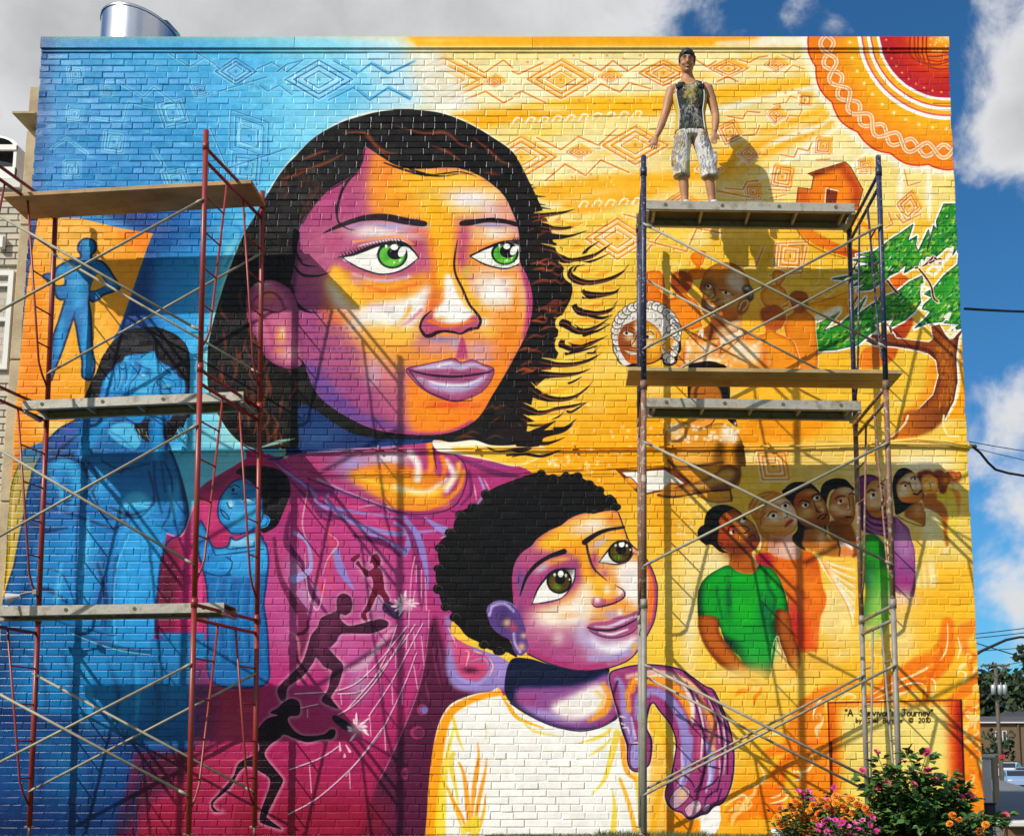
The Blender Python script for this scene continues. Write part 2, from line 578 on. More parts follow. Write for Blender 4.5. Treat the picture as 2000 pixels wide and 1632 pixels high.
ringfill(284, '#fffdf0', lambda t: 6 * abs(math.sin(t * 11)), 200, .7, 5)
ringfill(270, '#c9352e', lambda t: 8 * abs(math.sin(t * 11)), 200)
ringfill(267, '#f28a14', lambda t: 8 * abs(math.sin(t * 11)), 200)
ringfill(225, '#f7a51c', None, 80, 1, 10)
ringfill(200, '#f6bb22', None, 80, 1, 12)
for ph in (0, math.pi):
    stroke(arc(240, 66, 186, 220, lambda t: 13 * math.sin(t * 22.5 + ph)), 12, '#d9683a', 1, smooth=False)
    stroke(arc(240, 66, 186, 220, lambda t: 13 * math.sin(t * 22.5 + ph)), 9.5, '#fce7b4', 1, smooth=False)
    stroke(arc(240, 66, 186, 220, lambda t: 13 * math.sin(t * 22.5 + ph)), 3.6, '#f2a866', 1, smooth=False)
for r, c in ((179, '#fffdf2'), (172, '#e0606a'), (168.5, '#f7b628'), (161, '#fffdf2'), (154.5, '#d9505e'), (151.5, '#f8bd22'), (142, '#fffdf2'), (136.5, '#a92a64'), (134, '#b8232e')):
    ringfill(r, c)
ringfill(112, '#c4301f', None, 60, 1, 14)
ringfill(84, '#ee6a12', None, 60, 1, 12)
air(1840, 80, 44, 34, '#f2941a', 1)
air(1846, 76, 30, 20, '#f8c028', 1)
for t in range(72, 190, 8):
    a = math.radians(t)
    air(SX + 125 * math.cos(a), SY + 125 * math.sin(a), 2.2, 2.2, '#f8d23a', 1)
    air(SX + 196 * math.cos(a + .05), SY + 196 * math.sin(a + .05), 3.2, 3.2, '#fffbe0', .95)
O(1500, 0)
for s in ('1105,280 1100,400 1150,470 1260,500', '1135,280 1140,400 1190,480 1240,500', '1165,280 1165,400 1200,470', '1200,280 1200,400 1220,480', '1230,280 1230,400 1260,500', '1240,440 1320,440 1410,425', '1250,470 1330,480 1410,465', '1180,480 1260,500 1340,500 1410,480', '1250,520 1330,540 1410,535'):
    stroke(s, 3.4, '#9c2a1c', .95)
for k in range(16):
    O(0, 0, 1)
    air(1815 + rng.rand() * 36, 68 + rng.rand() * 34, 2, 2, '#fff8d8', .8)
pfill('1828,68 1852,68 1852,84', '#f2e9dd', .9, 4)
# house and road
O(1500, 0)
H = '310,1355 600,1262 640,1300 740,1480 705,1600 700,1640 205,1640 220,1580 232,1465 335,1478 352,1380'
with clip(H, False):
    pfill(H, '#f08a17')
    pfill('600,1262 740,1480 705,1640 640,1640 660,1480 560,1330', '#b6400e', .9, 8)
    pfill('300,1340 610,1255 600,1300 350,1390', '#7a2a0c', .8, 5)
    pfill('205,1460 330,1470 330,1640 200,1640', '#c85a10', .7, 9)
stroke(H, 1.8, '#4d1c0c', .9, smooth=False, closed=True)
pfill('450,1470 545,1490 530,1590 440,1590', '#7a2e10')
stroke('440,1590 450,1470 545,1490', 2.4, '#fff0c8', .95, smooth=False)
O(1500, 408)
fill('180,100 250,200 400,300 640,380 760,350 640,310 470,240 330,150 280,100', lin((300, 140), (700, 340), '#f0921a', '#e8801a', '#b5400f'), 1, 1)
stroke('215,150 300,260 450,340 600,385', 2, '#8a3a12', .8)
fill('690,70 760,110 840,190 860,250 790,180 700,110', '#f09a1e', .95, 2)
# hill bands
fill('-900,700 -300,690 200,690 420,660 600,600 640,680 600,800 560,1300 -900,1300', '#f6b21f', .5, 20)
fill('330,740 600,660 660,700 650,900 560,1000 420,800', '#f2a21a', .7, 8)
stroke('200,745 330,740 480,700 610,650', 2, '#a05a18', .7)
fill('700,560 900,440 1000,520 900,700 760,720', '#f0a02a', .6, 10)
fill('960,520 1030,500 1100,560 1030,640 950,600', lin((960, 500), (1100, 620), '#f08a20', '#c85510'), 1, 1)
fill('1110,850 1130,900 1050,1030 950,1000 980,930', lin((1050, 850), (1000, 1020), '#c84a10', '#8a3410'), 1, 1)
fill('980,1080 1020,1080 950,1200 730,1250 740,1100 880,1070', lin((760, 1250), (1000, 1080), '#f09020', '#c85a10'), 1, 2)
# tree trunk
TR = '1270,920 1290,1010 1255,1040 1000,1010 970,960 940,970 880,980 800,980 760,1030 820,1065 980,1075 1140,1100 1250,1130 1310,1180 1330,1300 1290,1450 1180,1560 1080,1640 1380,1640 1450,1500 1480,1350 1470,1150 1490,1000 1525,950 1520,930 1440,1020 1390,990 1340,900'
with clip('1480,880 1540,960 1480,1150 1490,1350 1460,1520 1390,1640 1600,1640 1600,880', False):
    fill('1470,900 1600,900 1600,1700 1360,1700', '#f7ae1b', 1, 4)
stroke('1500,990 1480,1150 1492,1350 1460,1500 1385,1640', 5, '#fdf3b0', 1, soft=2)
fill('1300,1150 1340,1300 1300,1450 1180,1570 1040,1640 1020,1600 1140,1520 1230,1380 1240,1250', '#f39a1c', .8, 8)
stroke(TR, 4.5, '#fffdf4', 1, closed=True, smooth=False)
with clip(TR, False):
    pfill(TR, '#8f4411')
    fill('1330,1040 1440,1050 1440,1400 1350,1560 1230,1640 1150,1640 1300,1500 1370,1350 1350,1180', '#a85a16', .9, 8)
    stroke('1480,960 1470,1150 1475,1350 1440,1500 1370,1640', 9, '#4a1d10', .8, soft=6)
    stroke('780,1030 980,1055 1150,1080 1260,1110 1310,1180', 6, '#3d1420', .9, soft=4)
    stroke('1330,1200 1335,1320 1290,1440 1200,1540', 5, '#5c2412', .7, soft=4)
    for k in range(60):
        x, y = 1320 + rng.rand() * 130, 1040 + rng.rand() * 560
        stroke([(x, y), (x + 8, y + 30), (x - 6, y + 60)], [1, 3, 1], rng.choice(['#c9772a', '#5c2812', '#d9902f', '#743412']), .5, soft=.8)
    for k in range(40):
        disc(1310 + rng.rand() * 140, 1060 + rng.rand() * 520, 3.5, 3.5, '#c07a26', .35)
O(1500, 816)
fill('-60,-60 520,-20 470,60 250,170 -80,190 -240,200', '#f39c18', .8, 10)
fill('1050,0 1100,-60 1380,-60 1330,60 1180,140 960,170 900,180 1000,100', lin((960, 160), (1350, 0), '#f08a1a', '#b0601a', '#7c3d12'), 1, 3)
stroke('1090,-20 1060,50 960,150', 4, '#fff0c8', .9)
stroke('1370,-20 1365,50 1400,130 1480,140', 4, '#fdf3b0', .9)
O(1500, 408)
LV = ['1370,-40 1310,100 1320,160 1290,130 1240,330 1260,210 1250,160 1170,330 1150,280 1160,210 1090,250 1130,120 1030,190 980,220 900,280 830,330 690,360 790,370 650,400 800,430 660,460 690,490 780,490 500,545 640,560 730,540 660,600 760,580 690,640 800,630 860,590 930,540 960,470 1000,440 930,530 1010,490 1080,430 1060,500 1130,460 1200,440 1230,370 1300,370 1260,420 1390,300 1450,300 1440,360 1480,300 1480,-40',
      '1200,520 1100,570 1000,650 900,690 800,750 690,830 760,690 640,830 560,900 430,950 560,800 420,880 270,930 150,960 240,990 160,1000 270,1040 380,1020 260,1070 370,1110 520,1100 700,1060 800,970 850,940 820,900 960,860 1000,830 940,930 1060,870 1140,800 1190,730 1180,640 1210,570',
      '1490,330 1480,430 1370,520 1290,620 1210,660 1280,690 1220,740 1200,780 1270,800 1230,850 1140,930 1250,890 1360,880 1420,810 1400,860 1370,890 1500,900 1420,950 1510,930 1520,900 1500,600']
for s in LV:
    stroke(s, 9, '#fffef4', 1, closed=True, smooth=False)
for s in LV:
    pfill(s, '#0f3a24')
for s in LV:
    with clip(s, False):
        pts = np.array([tuple(map(float, q.split(','))) for q in s.split()])
        x0, y0 = pts.min(0)
        x1, y1 = pts.max(0)
        pfill(s, '#2f8f2c', 1, 4)
        for k in range(int((x1 - x0) * (y1 - y0) / 2600)):
            x, y = rng.uniform(x0, x1), rng.uniform(y0, y1)
            air(x, y, rng.uniform(3, 9), rng.uniform(2, 5), rng.choice(['#6fb52f', '#1c6b2c', '#c3c83a', '#3fa534', '#8ec63a', '#12502a']), .75, rng.uniform(-60, 20))
        for k in range(int((x1 - x0) * (y1 - y0) / 1500)):
            x, y = rng.uniform(x0, x1), rng.uniform(y0, y1)
            q = rng.uniform(14, 40)
            stroke([(x, y), (x + q * .6, y - q * .3), (x + q, y - q)], [1, rng.uniform(2, 4.5), .8], rng.choice(['#0d3d26', '#a8cf3f', '#0f4f38', '#d8d84a', '#7fc23a', '#0b2f2a', '#4fae3a', '#e8f0c0']), .85)
        for k in range(int((x1 - x0) * (y1 - y0) / 9000)):
            x, y = rng.uniform(x0, x1), rng.uniform(y0, y1)
            disc(x, y, 5.5, 5.5, '#8fd05a', .55)
            disc(x, y, 4.3, 4.3, '#2f8a33', .9)
            disc(x, y, 2, 2, '#0f5a2a', .8)
    stroke(s, 1.6, '#0c2a1e', .9, closed=True, smooth=False)
for s in ('1170,460 1220,520 1270,600 1290,690 1320,720', '1150,460 1230,430 1290,370', '1260,420 1330,390 1380,400 1430,330', '930,560 960,600 1010,660', '960,960 950,930', '1300,380 1340,420'):
    stroke(s, 7, '#fffdf0', .9)
    stroke(s, 4, '#5a2410', 1)
for s in ('1180,450 1215,420 1200,400', '1250,470 1290,440 1340,470 1290,520 1240,490', '1310,410 1370,400 1360,450 1320,450', '1390,400 1430,340 1440,300', '1200,590 1250,620 1200,660', '1380,840 1420,810 1400,860', '1390,970 1440,920 1470,960 1420,1010', '860,930 850,970', '780,1010 830,1020'):
    stroke(s, 6, '#fff6e4', .95, smooth=False, closed=True)
for k in range(24):
    air(280 + k * 12, 900 - k * 5.5, 6, 6, '#fff6d8', .9)
# title panel, lower right
O(1500, 1224)
for s, w, c in (('1400,-30 1390,150 1330,260 1150,370 950,460 780,560', [24, 40, 60, 40, 14], '#f27a14'), ('1640,-60 1520,60 1540,180 1620,230', [6, 30, 20, 6], '#f58f2a'), ('1570,280 1610,400 1560,480 1420,560', [4, 18, 24, 8], '#f07d18'),
                ('1650,560 1560,600 1530,680 1580,730', [10, 18, 14, 6], '#f6a53a'), ('330,620 420,520 560,470 680,430', [36, 24, 12, 4], '#f58718'), ('330,640 300,900 330,1100 400,1300', [50, 90, 70, 60], '#f58c1e'), ('0,980 200,930 380,900', [16, 20, 10], '#f4801a'),
                ('0,1420 60,1200 130,1050 200,990', [40, 40, 24, 10], '#e8720e'), ('1640,850 1600,1000 1620,1300 1660,1500', [60, 60, 70, 90], '#f58a1a'), ('1560,380 1650,300 1680,160', [4, 14, 10], '#f9b43a'), ('-300,1500 -150,1380 0,1320', [10, 50, 60], '#f58418')):
    stroke(s, w, c, .85, soft=5)
for s in ('1400,-30 1395,150 1340,250 1160,360 960,440 800,530', '820,560 960,500 1100,440 1200,440 1260,540', '860,580 1000,530 1120,500 1180,560', '1240,390 1300,430 1280,560', '1480,80 1500,160 1480,240', '1500,340 1540,360 1530,420 1500,430', '1650,610 1560,650 1560,700 1610,700 1620,660', '560,560 620,520 680,540 640,570', '0,880 40,830 140,850', '330,980 350,1050 300,1120 180,1130', '180,1200 250,1180 240,1130 190,1120', '0,1380 130,1340 150,1270 90,1240', '20,1330 90,1310 110,1270', '440,520 360,640 350,720', '-60,1090 -30,1180 -100,1250', '-340,1390 -200,1310 -160,1370 -220,1420'):
    stroke(s, [2, 5, 2], '#fdf0b8', .9, soft=1)
for s in ('1130,420 1230,430 1250,500 1230,560', '900,560 1040,480 1150,470 1210,500 1210,560'):
    stroke(s, [3, 9, 5], '#d06a14', .9)
for k in range(46):
    x, y = rng.choice([rng.uniform(-300, 440), rng.uniform(1540, 1680)]), rng.uniform(300, 1500)
    if rng.rand() < .25:
        x, y = rng.uniform(700, 1650), rng.uniform(-60, 520)
    q = rng.uniform(40, 110)
    a = rng.uniform(-1.2, .2)
    ca, sa = math.cos(a), math.sin(a)
    pts = [(x + (u * ca - w * sa) * q, y + (u * sa + w * ca) * q) for u, w in ((-1, .3), (-.3, -.15), (.4, -.1), (.9, -.5), (.7, -.85), (.45, -.65))]
    stroke(pts, [2, rng.uniform(5, 13), rng.uniform(4, 9), 4, 1.5], rng.choice(['#ee7a12', '#f28a1a', '#fbe08a', '#f6b030', '#e66a0c', '#fdf0b8']), .75, soft=1.5)
PANEL = '465,588 1505,568 1545,1632 500,1632'
with clip(PANEL, False):
    pfill(PANEL, '#f6d23a')
    air(1000, 900, 200, 110, '#f8ec96', 1)
    air(980, 780, 150, 60, '#f7e88a', .9)
    air(1000, 1250, 170, 110, '#f7e070', .9)
    pfill('440,560 560,560 590,1640 480,1640', '#f08a10', .9, 10)
    pfill('460,560 520,560 545,1640 480,1640', '#d65a0c', .7, 5)
    pfill('460,560 1520,550 1520,600 460,625', '#ef8a14', .9, 7)
    pfill('1400,560 1520,560 1560,1640 1440,1640', '#d8480e', 1, 10)
    pfill('1470,560 1520,560 1560,1640 1500,1640', '#8c1410', .95, 6)
stroke(PANEL, 3, '#7a1c0c', .95, smooth=False, closed=True)
stroke('490,900 500,1632', 4, '#3c0c0c', .8)
stroke('1505,568 1545,1632', 4, '#4c0a0c', .9)
# lettering, single-stroke brush
GL = {'A': '0,0 .35,-1 .7,0|.14,-.38 .56,-.38', 'S': '.6,-.85 .3,-1 .05,-.78 .3,-.52 .6,-.28 .35,0 .02,-.12', 'u': '0,-.6 .02,-.15 .22,0 .42,-.15 .44,-.6|.44,-.6 .46,0', 'r': '.02,-.6 .02,0|.02,-.4 .16,-.6 .34,-.56', 'v': '0,-.6 .22,0 .44,-.6', 'i': '.06,-.6 .06,0|.06,-.85 .07,-.82', 'o': '.24,-.6 .03,-.42 .05,-.12 .25,0 .46,-.14 .46,-.45 .24,-.6', "'": '.05,-1 .02,-.75', 's': '.36,-.52 .18,-.6 .04,-.46 .2,-.32 .37,-.16 .18,0 .02,-.08', 'J': '.1,-1 .7,-1|.45,-1 .45,-.2 .28,0 .06,-.12', 'n': '.02,-.6 .02,0|.02,-.42 .2,-.6 .4,-.45 .42,0', 'e': '.03,-.32 .42,-.34 .36,-.56 .2,-.6 .04,-.42 .05,-.14 .22,0 .42,-.1', 'y': '0,-.6 .22,-.05|.46,-.6 .1,.3', 'b': '.03,-1 .03,0|.03,-.35 .25,-.55 .45,-.3 .25,0 .03,-.15', 'l': '.06,-1 .06,0', 'B': '.03,-1 .03,0 .4,-.05 .5,-.3 .3,-.52 .03,-.52|.03,-1 .36,-.95 .42,-.72 .3,-.52', 'g': '.42,-.55 .2,-.6 .03,-.4 .1,-.1 .3,-.05 .42,-.3|.42,-.6 .44,.1 .28,.3 .04,.22', '2': '.05,-.8 .25,-1 .46,-.8 .4,-.5 .03,0 .5,0', '0': '.27,-1 .05,-.75 .05,-.25 .27,0 .5,-.25 .5,-.75 .27,-1', '1': '.1,-.8 .25,-1 .25,0', '"': '.05,-1 .03,-.78|.25,-1 .23,-.78',
      'c': '.45,-1 .1,-.9 .0,-.5 .12,-.1 .45,0 .8,-.12 .9,-.5 .78,-.9 .45,-1|.62,-.66 .42,-.72 .28,-.5 .42,-.26 .62,-.34'}


def write(txt, x, y, h, adv, w, col):
    ORG[:] = [0, 0, 1]
    for ch in txt:
        g = GL.get(ch)
        if g:
            wd = max(float(q.split(',')[0]) for q in g.replace('|', ' ').split())
            for s in g.split('|'):
                p = [tuple(map(float, q.split(','))) for q in s.split()]
                stroke([(x + a * h, y + b * h) for a, b in p], w, col, .95, smooth=ch not in 'Av')
            x += (wd + adv) * h
        else:
            x += h * 1.0
    return x


write('"A Survivor\'s Journey"', 1650, 1397, 12.5, .19, 2.3, '#1c1408')
write('by Joel Bergner c 2010', 1671, 1410, 9.0, .235, 1.9, '#1c1408')
O(0, 0, 1)
# ---------------------------------------------------------------- mural: blue figures, left
O(0, 408)
# standing silhouette
MAN = '690,232 735,255 748,300 738,330 715,350 712,378 790,410 835,450 880,520 932,612 880,640 800,670 770,700 720,720 690,690 690,740 705,830 712,980 718,1100 735,1200 725,1290 700,1330 660,1320 640,1290 640,1180 615,1050 590,900 570,850 545,920 505,1040 465,1150 430,1240 400,1330 380,1330 385,1230 395,1130 420,980 460,860 490,760 505,710 470,705 440,680 420,610 380,570 335,525 360,505 420,500 440,460 500,420 560,395 625,380 628,350 610,320 612,280 640,240'
fill(MAN, '#0f2f63', 1, 0)
stroke(MAN, 5, '#0b2350', .9, closed=True, soft=1)
with clip(MAN):
    fill(MAN, '#1d6fbe', .95, 5)
    for c in ((585, 470, 16, 16), (600, 600, 14, 28), (600, 720, 12, 18), (680, 280, 9, 12), (470, 1000, 8, 50), (660, 1000, 8, 60), (860, 560, 8, 12), (480, 470, 10, 6), (690, 1200, 8, 24)):
        air(*c, '#4aa6e6', .85)
    stroke('700,380 700,560 690,740 700,900', 5, '#0d3a78', .6, soft=4)
    stroke('580,800 572,850', 3, '#0a2c60', .8, soft=2)
for s in ('470,510 500,530 500,590 440,600 425,560', '740,520 780,500 800,530 830,590 760,630 720,640 700,620'):
    fill(s, '#f0b93a', 1, .6)
    stroke(s, 1.6, '#0f2f63', .9, closed=True)
stroke('705,1000 725,1150 740,1250', 3, '#c0302c', .5, soft=2)
O(0, 0, 1)
# seated woman, face in hands: body
BODY = '175,800 150,818 117,836 92,861 80,890 67,916 55,956 47,1003 37,1053 27,1103 15,1141 -5,1200 -40,1240 -40,1640 240,1640 260,1560 300,1480 420,1436 418,1269 402,1250 310,1250 310,1128 325,1060 352,1042 366,1010 364,978 352,930 338,890 322,850 310,815'
fill(BODY, '#10306e', 1, 0)
with clip(BODY):
    fill(BODY, lin((60, 900), (330, 1100), '#174c98', '#1e6cbc', '#2274c4'), .97, 4)
    for c in ((110, 920, 40, 34), (195, 935, 30, 40), (270, 985, 44, 34), (150, 1060, 60, 40), (120, 1140, 60, 40), (275, 1090, 40, 60), (260, 1170, 30, 50), (180, 850, 40, 18)):
        air(*c, '#3594e0', .75)
    for c in ((270, 985, 26, 20), (275, 1060, 24, 24), (268, 1180, 22, 40), (190, 945, 16, 26), (345, 960, 8, 40)):
        air(*c, '#66bdf2', .55)
    for c in ((115, 865, 26, 14), (135, 840, 20, 10)):
        air(*c, '#8a4a9a', .4)
    for c in ((110, 1000, 30, 12), (175, 1100, 20, 14), (190, 1165, 26, 12)):
        air(*c, '#7a5ab0', .35)
    for c in ((45, 1180, 40, 40), (20, 1330, 20, 90)):
        air(*c, '#1a4a92', .7)
    stroke('40,1200 60,1050 85,930 110,880', 16, '#143f80', .6, soft=10)
    stroke('352,1030 362,990 350,930 335,880 320,840', 9, '#123a78', .7, soft=5)
    stroke('70,920 130,905 150,940 140,990', [6, 20, 20, 6], '#4fb4ee', .75, soft=9)
    stroke('235,1000 262,970 285,985 280,1005', [10, 20, 22, 8], '#6cc6f4', .8, soft=8)
    stroke('255,1050 245,1120 242,1220', [14, 20, 20], '#58bcf0', .75, soft=9)
    stroke('175,1060 165,1180 160,1230', [20, 34, 30], '#3aa0e0', .6, soft=12)
    stroke('200,1070 208,1160 205,1225', 9, '#154a94', .6, soft=6)
    stroke('90,1060 80,1140 60,1220', [14, 26, 22], '#2f93d8', .6, soft=10)
    fill('205,870 300,862 340,900 330,960 250,930', '#1c62b4', .45, 14)
    stroke('150,884 120,888 92,884', 4, '#10306a', .9, soft=2)
    for s, w in (('150,884 175,905 190,935 180,960', 4), ('250,1000 225,1030 160,1010 100,990', 5), ('240,920 205,930 155,990 148,1180', 4), ('290,920 300,960 296,985 270,1010 245,1005', 4), ('215,1224 225,1100 235,1068 250,1041 287,1013', 5), ('310,1128 305,1224', 3), ('325,1036 300,1020 287,1013', 4), ('312,878 318,930 322,960', 3), ('60,1140 20,1180', 5), ('300,880 302,940 315,1000', 4)):
        stroke(s, w, '#0f2f6c', .85, soft=3)
    for s, w in (('92,870 110,885 150,900', 3), ('60,960 100,985 140,975', 4), ('200,900 235,915 290,905', 4), ('320,900 335,940 330,1000 318,1025', 4), ('180,960 205,1010 240,1010', 4), ('70,1110 120,1120 150,1190', 3), ('110,1210 150,1226 200,1232', 4), ('240,1068 250,1150 246,1230', 2.4), ('300,1060 290,1140 292,1240', 3), ('262,1020 275,1060 270,1110', 2.4)):
        stroke(s, w, '#0c2a60', .75, soft=1.6)
    for s, w in (('88,900 130,890 160,905 178,950', [3, 9, 8, 3]), ('50,1010 80,1035 130,1030', [3, 10, 4]), ('40,1160 90,1150 130,1175', [3, 10, 4]), ('215,990 250,1004 285,995', [3, 8, 3]), ('345,880 356,940 360,1000', [3, 7, 3]), ('190,1100 205,1160 205,1230', [4, 9, 5]), ('150,850 128,868 105,892', [3, 9, 4])):
        stroke(s, w, '#0a2050', .8, soft=4)
    for s, w in (('100,930 120,960 116,1000', [4, 12, 4]), ('172,1010 168,1080 160,1120', [4, 12, 5]), ('262,1110 256,1180 255,1220', [5, 14, 6]), ('238,975 262,985 275,975', [3, 9, 4]), ('330,950 338,990 336,1010', [3, 7, 3]), ('120,1100 112,1160 108,1200', [4, 12, 5]), ('290,1035 268,1045 258,1080', [3, 9, 5])):
        stroke(s, w, '#7accf6', .65, soft=5)
    # skirt and lower folds
    pfill('-40,1220 420,1220 420,1640 -40,1640', lin((200, 1220), (160, 1632), '#1d70ba', '#2078c2', '#17509c', '#123c80'), .9, 20)
    fill('230,1040 290,1010 322,1040 312,1100 310,1180 300,1260 225,1262 220,1170 228,1100', '#3a9be4', .75, 6)
    stroke('225,1262 222,1166 229,1103 250,1045', 3, '#8fd4f6', .6, soft=2)
    fill('-20,1385 25,1380 120,1400 260,1440 270,1480 120,1430 -20,1420', '#0e2a62', .85, 7)
    fill('-40,1240 20,1240 18,1300 -20,1380 -40,1380', '#0f3a70', .8, 8)
    for c in ((180, 1300, 60, 20), (130, 1500, 60, 70), (200, 1420, 40, 14), (330, 1340, 50, 40)):
        air(*c, '#2f93dc', .6)
    air(20, 1620, 60, 24, '#0e2450', .8)
    stroke('140,1230 195,1253 250,1268 325,1276 372,1268', 9, '#1d4f96', .9, soft=2)
    stroke('140,1236 195,1258 250,1272 325,1279 372,1270', 1.8, '#a8dcc8', .8)
    for s, w, c in (('30,1260 80,1300 90,1380', [4, 14, 6], '#103c7c'), ('120,1270 140,1330 130,1400', [4, 12, 6], '#123f80'), ('210,1290 230,1350 225,1420', [4, 12, 6], '#123f80'), ('300,1290 310,1370 300,1440', [4, 12, 5], '#114080'), ('60,1440 80,1520 70,1600', [5, 16, 8], '#0d2c66'), ('170,1480 180,1550 160,1620', [5, 14, 8], '#0d2c66'), ('165,1290 175,1360 170,1420', [4, 14, 6], '#4fb2ec'), ('265,1295 270,1360 262,1420', [4, 12, 5], '#4fb2ec'), ('110,1450 125,1520 118,1600', [5, 14, 6], '#2f86d0'), ('360,1285 372,1350 370,1420', [4, 10, 5], '#3f9fe0')):
        stroke(s, w, c, .6, soft=6)
    stroke('165,1226 220,1240 228,1226', 2.5, '#0f2f63', .8)
    for s in ('20,1370 60,1300 55,1240', '260,1280 262,1430', '325,1280 330,1440', '95,1480 100,1632'):
        stroke(s, 3, '#17488e', .5, soft=3)
pfill('414,1268 424,1268 420,1440 408,1470 360,1468 400,1440', '#12306c', .9, 3)
# magenta shape between the figures
MG = '325,1041 350,1046 366,1020 375,990 392,950 400,948 392,1000 386,1060 390,1086 402,1128 405,1171 402,1254 300,1250 308,1140'
pfill(MG, '#c0247e')
with clip(MG, False):
    pfill('300,1060 350,1040 360,1130 340,1260 300,1260', '#7a0f44', .9, 10)
    air(325, 1150, 18, 60, '#4a0a26', .8)
    air(395, 1180, 14, 60, '#d85aa4', .7)
    air(372, 1000, 14, 40, '#cf58a2', .8)
stroke('325,1041 352,1046 366,1020 378,985', 2.5, '#f3b2d8', .8)
# floor
pfill('222,1640 230,1594 245,1549 257,1500 262,1470 362,1466 420,1440 640,1420 860,1400 860,1640', lin((450, 1430), (420, 1640), '#a81f68', '#a5195c', '#8c1238'), 1, 3)
pfill('257,1500 262,1466 380,1460 410,1440 400,1500 300,1560 235,1632 222,1632', '#3a0a2a', .8, 14)
# crying woman: hair, face, hands
O(140, 640, 6.6667)
HAIR = '180,880 220,780 260,680 310,600 370,440 440,310 500,220 600,120 740,30 900,0 1100,-10 1300,60 1420,140 1500,240 1540,400 1540,700 1530,880 1540,1140 1500,1180 1450,1300 1400,1290 1300,1450 1190,1420 1190,1250 1010,1240 1000,1480 900,1420 840,1340 800,1250 880,1200 700,1180 600,1140 160,1160'
fill(HAIR, '#17121a')
with clip(HAIR):
    for k in range(60):
        air(rng.uniform(200, 1540), rng.uniform(0, 900), 14, 3, rng.choice(['#3a2622', '#2a2030', '#0c0a10']), .6, -30)
FACE = '1070,295 1110,380 1180,450 1320,520 1400,640 1470,680 1480,820 1440,900 1330,900 1310,1140 1180,1250 1000,1140 900,1230 800,1230 660,1150 380,1000 380,760 430,640 520,540 560,470 640,440 700,365 840,335 960,330'
fill(FACE, '#2d86d2')
with clip(FACE):
    fill('1060,300 1100,400 1200,520 1150,640 1050,800 900,900 760,900 800,700 920,500 900,380', '#58b6ee', .9, 5)
    fill('1200,540 1350,560 1390,700 1330,850 1080,850 1100,720', '#3f9be0', .8, 5)
    air(620, 900, 40, 30, '#1a66b8', .8)
    for s in ('440,760 480,620 560,560', '520,800 570,620 640,500', '590,800 640,640 680,480', '680,800 740,600 790,470', '740,860 790,680 900,560', '700,480 720,380 780,350'):
        stroke(s, [7, 9, 5], '#4fb0ec', .85, soft=2)
    for s in ('540,520 560,700 545,800', '610,480 625,640 590,780', '690,440 710,600 690,720', '820,440 900,500 830,640 760,720 730,880', '1000,560 940,640 860,600', '890,620 980,620', '1170,640 1330,690', '1050,840 1080,720 1180,640', '1180,740 1220,780 1300,770', '820,470 960,520 1020,540', '900,380 950,350', '700,500 660,540 600,480'):
        stroke(s, 2.6, '#12407e', .9, soft=.7)
    air(985, 590, 10, 9, '#155aae', .9)
    air(930, 620, 7, 3, '#cfeaf6', .8)
    air(1230, 750, 8, 4, '#9fd8f0', .8)
    air(690, 390, 6, 6, '#8fd0f0', .8)
    air(950, 830, 14, 6, '#7cc8f2', .8)
    for s in ('1120,420 1200,520 1290,590', '1150,430 1280,500 1350,600', '1400,690 1420,780 1400,850', '1350,720 1340,850', '760,470 860,580', '1240,560 1290,600 1250,620', '1100,700 1180,790 1300,790'):
        stroke(s, 1.8, '#141428', .85)
fill('1380,700 1460,670 1480,760 1470,860 1330,860 1350,760', '#3a93dc', .9, 2)
stroke('1430,680 1415,850', 2, '#12407e', .9)
# chin, forearms
fill('640,1140 1010,1130 960,1190 860,1230 760,1215 690,1180', '#2f8fdc', 1, 1)
fill('460,1330 600,1240 800,1250 820,1330 900,1440 880,1540 800,1580 700,1550 560,1460', '#6bbcec', 1, 2)
stroke('500,1350 640,1430 740,1520 820,1580', 3, '#2f7fcc', .7, soft=2)
fill('130,1400 300,1260 520,1170 540,1220 440,1400 380,1500 300,1660 60,1700 100,1500', lin((150, 1300), (460, 1500), '#1a5cac', '#2f93e0', '#123f86'), .95, 4)
fill('1030,1130 1320,1120 1220,1220 1190,1330 1210,1500 1250,1700 1000,1700 1020,1450 1020,1250', lin((1010, 1300), (1230, 1300), '#1c62b2', '#2f95e2', '#1c5aa8'), 1, 3)
for k in range(26):
    x = rng.choice([rng.uniform(820, 1000), rng.uniform(1200, 1480)])
    y = rng.uniform(1240, 1420)
    stroke([(x, y), (x + rng.uniform(-30, 50), y + 50), (x + rng.uniform(10, 60), y + 110)], [2, 1.4, .8], rng.choice(['#191218', '#c9d8c4', '#241a1a']), .8)
O(0, 0, 1)

stroke(BODY, 4, '#0c2658', .85, closed=True, soft=1.2)
O(140, 640, 6.6667)
stroke(FACE, 3, '#0e2c66', .85, closed=True, soft=1)
O(0, 408)
stroke(MAN, 3.4, '#0b2350', .9, closed=True, soft=1)
O(0, 0, 1)
# ---------------------------------------------------------------- mural: the large woman
O(0, 0, 1)
